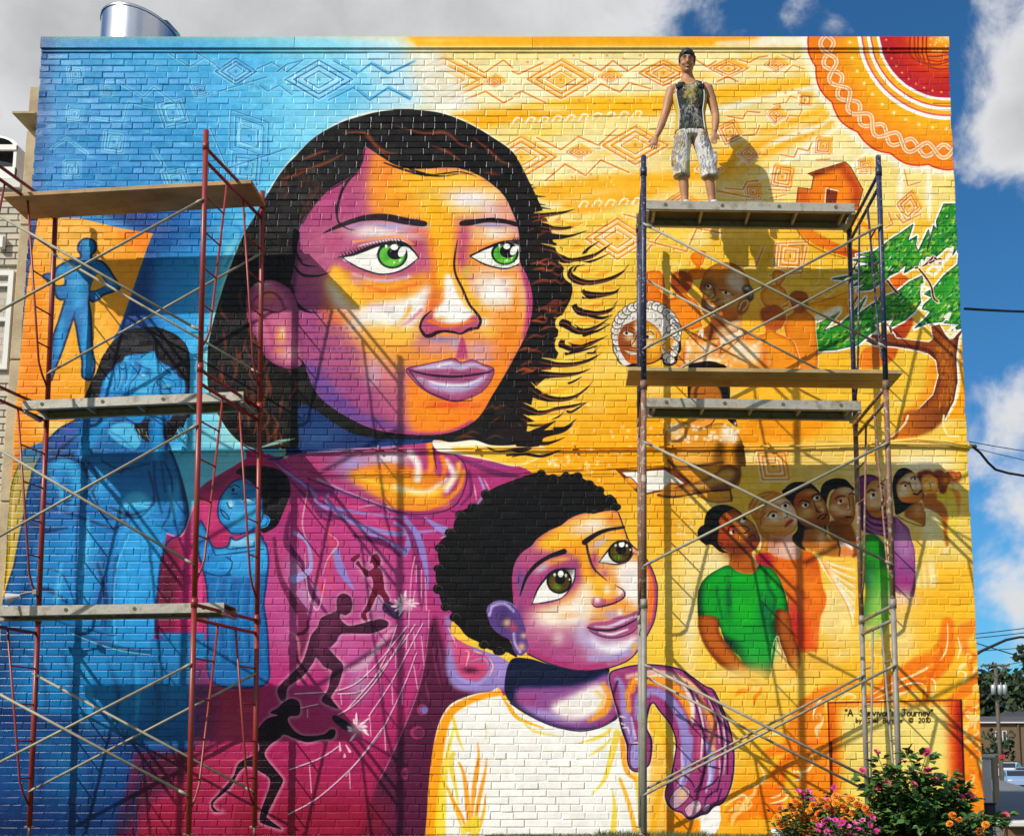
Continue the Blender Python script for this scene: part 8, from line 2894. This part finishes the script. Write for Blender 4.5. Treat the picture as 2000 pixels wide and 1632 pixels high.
# brown house
D = 122
hx0, hx1 = at(1895, 1450, D).x, at(2080, 1450, D).x
hz1 = at(1960, 1412, D).z
hb_ = thing('brown_house', 'brown brick house with white-framed windows behind the power pole at the right', 'house', (hx0, D, -.9))
mb = MB()
mb.box((hx0, D, -1.6), (hx1, D + 9, hz1))
gp(hb_, 'wall', mb, brownm)
mb = MB()
mb.bbox((hx0 - .3, D - .35, hz1 + .002), (hx1 + .3, D + 9.3, hz1 + .16), .03)
gp(hb_, 'eave', mb, ledgem)
mb = MB()
mb.add([(hx0 - .3, D - .3, hz1 + .165), (hx1 + .3, D - .3, hz1 + .165), (hx1 + .3, D + 4.5, hz1 + .9), (hx0 - .3, D + 4.5, hz1 + .9), (hx0 - .3, D + 9.3, hz1 + .165), (hx1 + .3, D + 9.3, hz1 + .165)], [(0, 1, 2, 3), (3, 2, 5, 4), (0, 3, 4), (1, 5, 2)])
gp(hb_, 'roof', mb, mat('shingle_roof', (.07, .065, .07), .9, noise=.2))
for u0, v0, u1, v1 in ((1943, 1427, 1951, 1447), (1957, 1426, 1967, 1450), (1962, 1464, 1968, 1476), (2004, 1427, 2014, 1448)):
    p, q = at(u0, v0, D), at(u1, v1, D)
    mb = MB()
    for (x0, z0, x1, z1) in ((p.x, q.z, p.x + .08, p.z), (q.x - .08, q.z, q.x, p.z), (p.x + .08, p.z - .08, q.x - .08, p.z), (p.x + .08, q.z, q.x - .08, q.z + .08)):
        mb.box((x0, D - .06, z0), (x1, D - .003, z1))
    f = gp(hb_, 'window', mb, whitem)
    mb = MB()
    mb.box((p.x + .07, D - .03, q.z + .07), (q.x - .07, D - .01, p.z - .07))
    o = mb.build('pane', glassm, f)
    o.matrix_parent_inverse = Matrix.Translation(hb_.location).inverted() @ Matrix.Identity(4)
    o.matrix_parent_inverse = Matrix.Identity(4)
mb = MB()
p = at(1990, 1460, D)
mb.tube([(p.x, D - .12, -1.2), (p.x, D - .12, hz1 - .02)], .10, 8)
gp(hb_, 'downpipe', mb, polem)
# second house behind
D2 = 136
p, q = at(1935, 1390, D2), at(2120, 1420, D2)
h2 = thing('dark_roofed_house', 'dark-roofed house peeking over the brown house at the right edge', 'house', (p.x, D2, -2))
mb = MB()
mb.box((p.x + 2, D2, -2.6), (q.x, D2 + 8, p.z - .9))
gp(h2, 'wall', mb, brownm)
mb = MB()
mb.add([(p.x + 1.6, D2 - .4, p.z - .9), (q.x, D2 - .4, p.z - .9), (q.x, D2 + 4, p.z + .25), (p.x + 3, D2 + 4, p.z + .25), (p.x + 1.6, D2 + 8, p.z - .9), (q.x, D2 + 8, p.z - .9)], [(0, 1, 2, 3), (3, 2, 5, 4), (0, 3, 4), (1, 5, 2)])
gp(h2, 'roof', mb, mat('dark_roof', (.045, .045, .05), .9))
# utility pole
D = 72
pt = at(1943.5, 1294, D)
up = thing('utility_pole', 'wooden utility pole with crossarm and three grey transformer cans', 'utility pole', (pt.x, D, -2.2))
mb = MB()
mb.tube([(pt.x + .05, D, -2.6), (pt.x, D, pt.z)], [.15, .10], 10)
gp(up, 'pole', mb, polem, True)
ca = at(1943, 1299, D).z
mb = MB()
mb.bbox((pt.x - .85, D - .16, ca - .06), (pt.x + .85, D - .09, ca + .06), .01)
gp(up, 'crossarm', mb, polem)
mb = MB()
cb_ = at(1943, 1311, D).z
mb.tube([(pt.x - .7, D - .12, ca - .05), (pt.x - .02, D - .1, cb_ - .35)], .025, 6)
mb.tube([(pt.x + .7, D - .12, ca - .05), (pt.x + .02, D - .1, cb_ - .35)], .025, 6)
gp(up, 'arm_brace', mb, polem)
for k in (-.78, -.42, .42, .78):
    mb = MB()
    mb.tube([(pt.x + k, D - .12, ca + .06), (pt.x + k, D - .12, ca + .15), (pt.x + k, D - .12, ca + .2)], [.03, .05, .03], 8)
    gp(up, 'insulator', mb, greym, True)
for u in (1936.5, 1949.5, 1958.5):
    p, q = at(u, 1337, D), at(u, 1356, D)
    mb = MB()
    mb.tube([(p.x, D - .3, q.z), (p.x, D - .3, p.z - .05), (p.x, D - .3, p.z)], [.15, .15, .10], 12)
    tcan = gp(up, 'transformer', mb, greym, True)
    mb = MB()
    mb.tube([(p.x + .05, D - .3, p.z), (p.x + .07, D - .3, p.z + .16)], [.03, .02], 6)
    o = mb.build('bushing', greym, tcan)
mb = MB()
mb.box((at(1934, 1340, D).x, D - .2, at(0, 1341, D).z - .03), (at(1961, 1340, D).x, D - .12, at(0, 1341, D).z + .03))
gp(up, 'transformer_rail', mb, polem)
# street lamp reaching out from behind the wall
D = 30
p0, p1, p2, p3 = at(1880, 1285, D), at(1916, 1271, D), at(1965, 1249, D), at(1992, 1243.5, D)
sl = thing('street_lamp', 'dark street lamp arm reaching right from behind the mural wall', 'street lamp', (p0.x, D, -.8))
mb = MB()
mb.tube([(p0.x, D, -1.4), (p0.x, D, p0.z - .5)], [.10, .07], 10)
gp(sl, 'pole', mb, blackm, True)
mb = MB()
mb.tube([(p0.x, D, p0.z - .55), (p0.x + .06, D, p0.z - .1), p1, p2, p3, at(2016, 1244, D)], [.06, .045, .038, .034, .03, .03], 8)
gp(sl, 'arm', mb, blackm, True)
q = at(2030, 1246, D)
mb = MB()
mb.ball((q.x, D, q.z), (.32, .14, .075), 12, 7)
gp(sl, 'lamp_head', mb, greym, True)


def wire(label, pts, r, D=None, name='power_line', cat='cable'):
    P_ = [at(u, v, y) for u, v, y in pts]
    mb = MB()
    Q = []
    for i in range(len(P_) - 1):
        for k in range(6):
            f = k / 6
            a_, c_ = P_[i], P_[i + 1]
            Q.append(a_.lerp(c_, f))
    Q.append(P_[-1])
    if len(P_) == 2:
        L = (P_[1] - P_[0]).length
        for k, q_ in enumerate(Q):
            f = k / (len(Q) - 1)
            q_.z -= 4 * f * (1 - f) * L * .008
    mb.tube(Q, r, 5)
    return tag(mb.build(name, blackm, smooth=True), label, cat, 'overhead wires at the right')


wire('thick black cable crossing the blue sky right of the tree mural', [(1884, 603, 13.7), (2140, 609, 15)], .017)
wire('black cable drooping in a loop from the yellow bracket on the wall corner', [(1901, 873, 13.42), (1915, 884, 13.5), (1930, 903, 13.6), (1945, 917, 13.7), (1970, 924, 13.8), (2000, 929, 13.9), (2140, 950, 14.4)], .016)
wire('thin wire leaving the wall corner just above the drooping cable, upper of two', [(1892, 862, 13.42), (2140, 897, 15)], .0055)
wire('faint thin wire leaving the cable bracket at the wall corner, lower of two', [(1903, 875, 13.42), (2140, 924, 15)], .0045)
wire('uppermost of the long wires above the street lamp arm', [(1890, 1239, 72), (2140, 1206, 72)], .028)
wire('second of the long wires above the street lamp arm', [(1890, 1247, 72), (2140, 1216, 72)], .028)
wire('wire slanting down to the right across the street lamp arm', [(1890, 1250, 60), (2140, 1322, 60)], .03)
wire('wire running level just under the street lamp arm', [(1890, 1272, 66), (2140, 1250, 66)], .022)
wire('wire meeting the utility pole crossarm at its right end', [(1968, 1297, 72), (2140, 1262, 66)], .022)
wire('wire falling from the mural wall to the roof of the brown house', [(1912, 1340, 60), (1982, 1392, 76)], .025)
wire('wire running left from the transformers behind the mural wall', [(1936, 1316, 72), (1880, 1300, 72)], .03)
# cable bracket on the wall corner
br = thing('cable_bracket', 'small dark cable clamp on the right corner of the mural wall', 'bracket', at(1902, 872, 13.42))
mb = MB()
mb.tube([(-.06, .0, .005), (.02, 0, 0)], .022, 8)
mb.ball((.012, 0, 0), .026, 8, 6)
mb.build('clamp', blackm, br, smooth=True)
mb = MB()
mb.bbox((-.09, -.02, -.05), (-.055, .03, .05), .004)
mb.build('plate', mural, br)
bushm = mat('hedge_leaf', (.03, .06, .018), .7, noise=.4, nscale=5)
leafd = [mat('tree_leaf', c, .6, noise=.35, nscale=2) for c in ((.022, .042, .014), (.035, .062, .018), (.015, .03, .012))]


def tree(label, base, h, w, n, cat='tree', name='tree', seed=1, lf=.5):
    r_ = random.Random(seed)
    root = thing(name, label, cat, base, 'trees beyond the houses')
    mb = MB()
    tips = []
    mb.tube([(0, 0, -.3), (.05 * h * .1, 0, h * .22), (0, .1, h * .5)], [h * .028, h * .02, h * .01], 7)
    for k in range(9):
        a = r_.uniform(0, 6.28)
        z0 = h * r_.uniform(.2, .45)
        e = Vector((math.cos(a) * w * r_.uniform(.2, .42), math.sin(a) * w * r_.uniform(.2, .42), h * r_.uniform(.45, .9)))
        mb.tube([(0, 0, z0), Vector((0, 0, z0)).lerp(e, .5) + Vector((0, 0, h * .03)), e], [h * .012, h * .008, h * .003], 5)
        tips.append(e)
    mb.build('trunk', polem, root)
    cl = []
    for k in range(26):
        e = r_.choice(tips)
        cl.append((e + Vector((r_.gauss(0, w * .13), r_.gauss(0, w * .13), r_.gauss(0, h * .09))), w * r_.uniform(.09, .2)))
    mb = MB()
    for k in range(n):
        c, q = r_.choice(cl)
        d = Vector((r_.gauss(0, 1), r_.gauss(0, 1), r_.gauss(0, .8)))
        d = d.normalized() * q * r_.uniform(.55, 1.05)
        p_ = c + d
        u_ = Vector((r_.gauss(0, 1), r_.gauss(0, 1), r_.gauss(0, 1))).normalized()
        v_ = u_.cross(Vector((r_.gauss(0, 1), r_.gauss(0, 1), r_.gauss(0, 1)))).normalized()
        s_ = lf * r_.uniform(.5, 1.1)
        mb.add([p_ - u_ * s_, p_ + v_ * s_ * .5, p_ + u_ * s_, p_ - v_ * s_ * .5], [(0, 1, 2, 3)], r_.randrange(3))
    o = mb.build('crown', leafd, root, normals=False)
    return root


for k, (u, vt, D_, w, lab) in enumerate(((1915, 1334, 150, 17, 'round dark green tree just right of the wall edge, behind the transformers'), (1958, 1322, 158, 16, 'dark green tree rising behind the utility pole, right of the transformers'), (2004, 1302, 146, 14, 'tallest, darkest tree at the right edge of the picture'), (1980, 1345, 165, 22, 'low broad dark tree between the taller trees, above the house roofs'), (2075, 1320, 155, 20, 'big dark tree beyond the right edge of the picture'))):
    p = at(u, vt, D_)
    h = (p.z + 1.2) / .98
    tree(lab, (p.x, D_, -1.2), h, w, 5200, seed=40 + k, lf=.62)
p = at(1930, 1450, 118)
tree('leafy bush hugging the left end of the brown house', (p.x, 118, -1.0), 4.8, 4.0, 900, 'bush', 'bush', 77, .3)
p = at(1978, 1480, 112)
tree('low green bush at the foot of the brown house', (p.x, 112, -1.0), 1.7, 5.0, 700, 'bush', 'bush', 79, .25)
# parked cars
tyre = mat('tyre', (.015, .015, .015), .8)
lightm = mat('headlight', (.7, .7, .7), .2)
tailm = mat('tail_light', (.4, .02, .02), .3)


def car(label, u, vb, D_, ang, paint):
    p = at(u, vb, D_)
    root = thing('parked_car', label, 'car', (p.x, D_, p.z), 'cars parked down the street')
    root.rotation_euler = (0, 0, math.radians(ang))
    prof = [(-2.15, .34), (-2.2, .62), (-2.05, .86), (-1.55, .93), (-.95, 1.36), (-.3, 1.46), (.55, 1.42), (1.15, 1.0), (1.95, .84), (2.18, .66), (2.2, .36)]
    mb = MB()
    rg = []
    for yy, k in ((-.86, .96), (-.80, 1.0), (.80, 1.0), (.86, .96)):
        rg.append([(x, yy * (1 if z < 1 else .86), z * k + (1 - k) * .4) for x, z in prof])
    mb.loft(rg)
    bd_ = auto(mb.build('body', paint, root), 35)
    mb = MB()
    for s in (-1, 1):
        mb.add([(-1.35, s * .835, .96), (-.88, s * .765, 1.33), (-.1, s * .765, 1.38), (-.1, s * .84, .97)], [(0, 1, 2, 3)])
        mb.add([(0, s * .84, .97), (0, s * .765, 1.38), (.5, s * .765, 1.35), (1.0, s * .83, .99)], [(0, 1, 2, 3)])
    mb.build('side_window', glassm, root)
    mb = MB()
    mb.add([(1.16, -.72, 1.02), (1.16, .72, 1.02), (.64, .64, 1.39), (.64, -.64, 1.39)], [(0, 1, 2, 3)])
    mb.build('windscreen', glassm, root)
    mb = MB()
    mb.add([(-1.56, -.72, .96), (-1.56, .72, .96), (-1.03, .64, 1.35), (-1.03, -.64, 1.35)], [(0, 1, 2, 3)])
    mb.build('rear_window', glassm, root)
    for x in (-1.35, 1.38):
        for s in (-1, 1):
            mb = MB()
            mb.tube([(x, s * .68, .32), (x, s * .88, .32)], .32, 16)
            w_ = mb.build('wheel', tyre, root)
            mb = MB()
            mb.tube([(x, s * .87, .32), (x, s * .89, .32)], .19, 12)
            mb.build('rim', greym, w_)
    for s in (-1, 1):
        mb = MB()
        mb.bbox((2.12, s * .68 - .16, .62), (2.2, s * .68 + .16, .74), .02)
        mb.build('headlight', lightm, root)
        mb = MB()
        mb.bbox((-2.21, s * .68 - .14, .66), (-2.12, s * .68 + .14, .8), .02)
        mb.build('tail_light', tailm, root)
    return root


car('white car parked farther down the street, seen over the lot', 1972, 1522, 100, -120, mat('white_paint', (.62, .62, .63), .25, coat=.6))
car('pale blue car with its nose towards the lot, in front of the white car', 1982, 1540, 92, -100, mat('blue_paint', (.22, .33, .50), .25, coat=.6))
car('silver car at the right edge of the street', 2003, 1532, 98, -110, mat('silver_paint', (.42, .43, .45), .3, metal=.4, coat=.5))

# ---------------------------------------------------------------- flowers at the foot of the wall
rl = [mat('rose_leaf', c, .42, noise=.25, nscale=14) for c in ((.045, .115, .022), (.075, .165, .032), (.028, .075, .018))]
stemm = mat('green_stem', (.06, .09, .025), .6)
pinkm = [mat('rose_petal', c, .55) for c in ((.55, .05, .12), (.66, .13, .20), (.45, .03, .08))]


def leaf_mesh(m, L=.088, W=.056):
    mb = MB()
    vs = [(0, 0, 0), (W * .42, L * .3, .006), (W * .5, L * .58, .004), (0, L, -.012), (-W * .5, L * .58, .004), (-W * .42, L * .3, .006), (0, L * .35, -.006), (0, L * .65, -.008)]
    mb.add(vs, [(0, 1, 6), (1, 2, 7, 6), (2, 3, 7), (3, 4, 7), (4, 5, 6, 7), (5, 0, 6)])
    me = mb.mesh('leaf')
    me.materials.append(m)
    me.polygons.foreach_set('use_smooth', [True] * len(me.polygons))
    return me


LM = [leaf_mesh(m) for m in rl]
fr_ = random.Random(21)


def orient(p, d, up, s):
    d = Vector(d).normalized()
    x = d.cross(Vector(up)).normalized()
    z = x.cross(d)
    return Matrix.LocRotScale(None, Matrix((x, d, z)).transposed().to_quaternion(), Vector((s, s, s))) if False else Matrix(((x.x * s, d.x * s, z.x * s, p[0]), (x.y * s, d.y * s, z.y * s, p[1]), (x.z * s, d.z * s, z.z * s, p[2]), (0, 0, 0, 1)))


def rose_mesh(k):
    mb = MB()
    for ring_, (n_, r0, op, h) in enumerate(((3, .010, .15, .034), (4, .017, .45, .036), (5, .024, .95, .034))):
        for j in range(n_):
            a = 2 * math.pi * (j + ring_ * .4) / n_
            u_, v_ = Vector((math.cos(a), math.sin(a), 0)), Vector((-math.sin(a), math.cos(a), 0))
            w = r0 * 1.15
            b0 = u_ * .004
            m1 = u_ * (r0 * .8 + op * .006) + Vector((0, 0, h * .55))
            t1 = u_ * (r0 + op * .018) + Vector((0, 0, h * (1 - op * .25)))
            mb.add([b0 - v_ * .004, b0 + v_ * .004, m1 + v_ * w, m1 - v_ * w, t1 + v_ * w * .7, t1 - v_ * w * .7, t1 + u_ * .004 + Vector((0, 0, -.002))], [(0, 1, 2, 3), (3, 2, 4, 5), (5, 4, 6)], (ring_ + j) % 3)
    mb.ball((0, 0, .004), (.008, .008, .009), 6, 4, 1)
    me = mb.mesh('rose_flower')
    for m in (pinkm[k], pinkm[(k + 1) % 3], pinkm[0]):
        me.materials.append(m)
    return me


RM = [rose_mesh(k) for k in range(3)]
bxy = at(1785, 1600, 11.0)
bush = thing('rose_bush', 'leafy rose bush with pink flowers growing in front of the title panel', 'bush', (bxy.x, 11.0, gz(bxy.x, 11)))
B = Vector(bush.location)
roses = [(1712, 1468), (1774, 1465), (1811, 1467), (1685, 1503), (1813, 1504), (1731, 1531), (1784, 1530), (1717, 1536), (1796, 1537), (1878, 1556), (1895, 1553), (1889, 1620), (1963, 1590), (1826, 1520)]
canes = []
mbs_ = MB()
for (u, v) in roses:
    e = at(u, v, 11 + fr_.uniform(-.18, .18)) - B
    s0 = Vector((fr_.uniform(-.2, .2) + e.x * .3, fr_.uniform(-.1, .1), 0))
    mid = s0.lerp(e, .55) + Vector((fr_.uniform(-.05, .05), fr_.uniform(-.06, .06), .04))
    canes.append([s0, s0.lerp(mid, .5) + Vector((0, 0, .03)), mid, mid.lerp(e, .5), e - Vector((0, 0, .01))])
for k in range(46):
    u, v = fr_.uniform(1655, 1885), fr_.uniform(1535, 1620)
    if fr_.random() < .55:
        u = fr_.gauss(1780, 50)
        v = fr_.uniform(1500, 1600)
    if k > 40:
        u, v = fr_.uniform(1900, 1955), fr_.uniform(1585, 1615)
    e = at(u, v, 11 + fr_.uniform(-.3, .28)) - B
    s0 = Vector((fr_.uniform(-.25, .25) + e.x * .4, fr_.uniform(-.1, .1), 0))
    mid = s0.lerp(e, .5) + Vector((fr_.uniform(-.06, .06), fr_.uniform(-.06, .06), .03))
    canes.append([s0, s0.lerp(mid, .5), mid, mid.lerp(e, .5), e])
for c in canes:
    mbs_.tube(c, [.007, .006, .005, .004, .003], 5)
mbs_.build('stems', stemm, bush, smooth=True)
nl = 0
mass = MB()
for ci, c in enumerate(canes):
    L = sum((c[i + 1] - c[i]).length for i in range(4))
    for k in range(int(L / .030) + 3):
        f = fr_.uniform(.12, .98) * 4
        i = min(int(f), 3)
        p = c[i].lerp(c[i + 1], f - i)
        a = fr_.uniform(0, 6.28)
        d = Vector((math.cos(a), math.sin(a) * .8 - .25, fr_.uniform(-.3, .5)))
        q = p + d.normalized() * .05
        for j in range(3):
            dd = d.normalized() + Vector((fr_.uniform(-.7, .7), fr_.uniform(-.7, .7), fr_.uniform(-.3, .4)))
            M = orient(q + dd * .015, dd, (fr_.uniform(-.4, .4), fr_.uniform(-.7, .1), 1), fr_.uniform(.7, 1.25))
            if nl < 290 and fr_.random() < .32:
                o = link('leaf', fr_.choice(LM), bush)
                o.matrix_local = M
                nl += 1
            else:
                me = LM[0]
                mass.add([M @ v.co for v in me.vertices], [tuple(pp.vertices) for pp in me.polygons], fr_.randrange(3))
o = mass.build('foliage', rl, bush, smooth=True, normals=False)
o['kind'] = 'stuff'
for k, (u, v) in enumerate(roses):
    e = canes[k][-1]
    o = link('rose_flower', RM[k % 3], bush)
    d = Vector((fr_.uniform(-.5, .5), -.7, fr_.uniform(.2, 1)))
    o.matrix_local = orient(e, d.cross(Vector((1, .2, .1))), d, fr_.uniform(.72, .98))
# marigolds and petunias
mg = [mat('marigold_petal', c, .6, noise=.2, nscale=40) for c in ((.75, .22, .012), (.80, .30, .02), (.62, .14, .01))]
pt_ = [mat('petunia_petal', c, .5) for c in ((.56, .03, .22), (.64, .09, .32), (.45, .02, .16))]
ml = [mat('bedding_leaf', c, .6, noise=.3, nscale=20) for c in ((.045, .085, .02), (.07, .12, .03), (.03, .06, .018))]


def puff(m):
    mb = MB()
    for ring_ in range(4):
        n_ = (5, 9, 12, 13)[ring_]
        for j in range(n_):
            a = 2 * math.pi * (j + ring_ * .37) / n_
            el = (1.25, .85, .45, .1)[ring_]
            u_ = Vector((math.cos(a) * math.cos(el), math.sin(a) * math.cos(el), math.sin(el)))
            v_ = Vector((-math.sin(a), math.cos(a), 0))
            r_ = .030
            mb.add([u_ * .008 - v_ * .004, u_ * .008 + v_ * .004, u_ * r_ + v_ * .009, u_ * (r_ + .004) + Vector((0, 0, -.004)), u_ * r_ - v_ * .009], [(0, 1, 2, 3, 4)])
    me = mb.mesh('flower')
    me.materials.append(m)
    return me


def trumpet(m):
    mb = MB()
    n_ = 15
    rg = []
    for r_, z in ((.005, -.03), (.012, -.008), (.030, .006), (.040, .002)):
        rg.append([(r_ * (1 + .10 * math.cos(5 * a)) * math.cos(a), r_ * (1 + .10 * math.cos(5 * a)) * math.sin(a), z + .003 * math.cos(5 * a)) for a in [2 * math.pi * k / n_ for k in range(n_)]])
    mb.loft(rg, 0, False)
    me = mb.mesh('flower')
    me.materials.append(m)
    return me


PU, TR_ = [puff(m) for m in mg], [trumpet(m) for m in pt_]


def bedding(label, name, cat, base, blooms, meshes, spread, nleaf, lsize, hmax, fsz=1.0):
    root = thing(name, label, cat, base)
    B_ = Vector(base)
    st, fo = MB(), MB()
    for k, (u, v, y) in enumerate(blooms):
        e = at(u, v, y) - B_
        st.tube([(e.x * .3, e.y * .3, 0), e * .6 + Vector((0, 0, -.01)), e], [.004, .003, .0022], 4)
        o = link('flower', meshes[k % len(meshes)], root)
        d = Vector((fr_.uniform(-.5, .5), fr_.uniform(-1, -.3), fr_.uniform(.3, 1)))
        o.matrix_local = orient(e, d.cross(Vector((1, .3, 0))), d, fsz * fr_.uniform(.8, 1.2))
    for k in range(nleaf):
        u, v, y = fr_.choice(blooms)
        e = at(u, v, y) - B_
        p = Vector((e.x * fr_.uniform(.5, 1.05) + fr_.gauss(0, spread), e.y + fr_.gauss(0, spread), fr_.uniform(.02, max(e.z - .01, .05))))
        a = fr_.uniform(0, 6.28)
        dd = Vector((math.cos(a), math.sin(a), fr_.uniform(-.2, .8)))
        M = orient(p, dd, (fr_.uniform(-.5, .5), fr_.uniform(-.5, .5), 1), lsize * fr_.uniform(.6, 1.3))
        me = LM[0]
        fo.add([M @ vv.co for vv in me.vertices], [tuple(pp.vertices) for pp in me.polygons], fr_.randrange(3))
    st.build('stems', stemm, root)
    f = fo.build('foliage', ml, root, smooth=True, normals=False)
    f['kind'] = 'stuff'
    return root


def bl(s, y0):
    return [(float(a), float(c), y0 + fr_.uniform(-.12, .12)) for a, c in (q.split(',') for q in s.split())]


b1 = bl('1553,1565 1580,1583 1530,1605 1552,1612 1578,1612 1565,1600 1556,1590 1518,1598 1536,1622 1575,1628 1523,1580 1545,1578 1588,1572 1560,1572 1541,1596 1571,1596 1584,1620 1549,1626 1526,1612', 10.5)
b2 = bl('1618,1564 1633,1556 1607,1587 1640,1592 1660,1560 1695,1587 1665,1588 1650,1600 1625,1585 1590,1600 1602,1562 1615,1575 1648,1575 1632,1568 1675,1572 1600,1590 1640,1608 1618,1606 1690,1578 1655,1588', 10.55)
b3 = bl('1860,1592 1925,1610 1913,1625 1872,1600 1855,1608', 10.7)
b4 = bl('1560,1543 1580,1545 1575,1556 1605,1567 1612,1560 1628,1537 1568,1550 1525,1576 1587,1560', 10.8)
b5 = bl('1600,1610 1620,1597 1645,1605 1648,1622 1670,1605 1690,1625 1712,1622 1685,1600 1705,1595 1598,1620 1625,1628 1655,1630 1675,1618 1635,1612 1610,1604 1632,1600 1658,1612 1700,1610 1615,1622 1640,1628 1668,1628', 10.25)
for lab, nm, cat, bb, ms, sp in (('orange marigold clump at the left end of the flower bed, beside the white pot', 'marigold_plant', 'flowers', b1, PU, .05), ('orange marigold clump in the middle, left of the rose bush', 'marigold_plant', 'flowers', b2, PU, .05), ('few orange marigolds low at the right side of the rose bush', 'marigold_plant', 'flowers', b3, PU, .04), ('tall magenta flowers above the left marigolds', 'petunia_plant', 'flowers', b4, TR_, .04), ('magenta petunias along the bottom edge, left of the rose bush', 'petunia_plant', 'flowers', b5, TR_, .05)):
    mx_ = sum(q[0] for q in bb) / len(bb)
    my_ = sum(q[2] for q in bb) / len(bb)
    bx_ = at(mx_, 1640, my_)
    bedding(lab, nm, cat, (bx_.x, my_, gz(bx_.x, my_)), bb, ms, sp, 900 if len(bb) > 6 else 260, .55, .3, 1.2 if ms is PU else .72)
p = at(1530, 1617, 10.6)
pot = thing('flower_pot', 'white flower pot holding the leftmost marigolds', 'pot', (p.x, 10.62, gz(p.x, 10.62)))
ph = p.z - gz(p.x, 10.62)
mb = MB()
q = [[(r_ * math.cos(a), r_ * math.sin(a), z) for a in [2 * math.pi * k / 24 for k in range(24)]] for r_, z in ((.075, 0), (.095, ph - .03), (.095, ph - .03), (.085, ph - .03), (.07, .02))]
mb.loft(q)
mb.build('body', whitem, pot, smooth=False)
mb = MB()
q = [[(r_ * math.cos(a), r_ * math.sin(a), z) for a in [2 * math.pi * k / 24 for k in range(24)]] for r_, z in ((.097, ph - .04), (.106, ph - .038), (.106, ph), (.097, ph), (.097, ph - .04))]
mb.loft(q, 0, False)
mb.build('rim', whitem, pot)
# soil bed and grass
soil = mat('bed_soil', (.035, .025, .018), .95, noise=.3, bump=.6, bscale=40)
sheet('flower_bed', [1.6, 2.2, 2.8, 3.4, 4.0, 4.5], [10.2, 10.6, 11, 11.4, 11.8], soil, .012)
gr = MB()
grm = [mat('grass_blade', c, .6, noise=.3, nscale=3) for c in ((.06, .10, .02), (.10, .135, .03), (.16, .15, .06))]
for k in range(15000):
    if k < 9000:
        x = fr_.uniform(-1.0, 4.4)
        y = 13.37 - abs(fr_.gauss(0, .35))
        h = fr_.uniform(.02, .075) * (1.25 if math.sin(x * 2.1) > .3 else .75)
    elif k < 11000:
        x, y = fr_.uniform(-7, -1), 13.36 - abs(fr_.gauss(0, .3))
        h = fr_.uniform(.01, .04)
    else:
        x, y = fr_.uniform(-6, 5), fr_.uniform(7, 12.8)
        h = fr_.uniform(.03, .08)
    z = gz(x, y) - .004
    a = fr_.uniform(0, 6.28)
    w = fr_.uniform(.0025, .005)
    dx, dy = math.cos(a) * w, math.sin(a) * w
    bxx, byy = fr_.gauss(0, h * .4), fr_.gauss(0, h * .4)
    byy = min(byy, 13.385 - y)
    gr.add([(x - dx, y - dy, z), (x + dx, y + dy, z), (x + bxx * .4 + dx * .7, y + byy * .4 + dy * .7, z + h * .6), (x + bxx * .4 - dx * .7, y + byy * .4 - dy * .7, z + h * .6), (x + bxx, y + byy, z + h)], [(0, 1, 2, 3), (3, 2, 4)], fr_.choice((0, 0, 1, 1, 2)))
tag(gr.build('grass', grm, normals=False), kind='stuff')
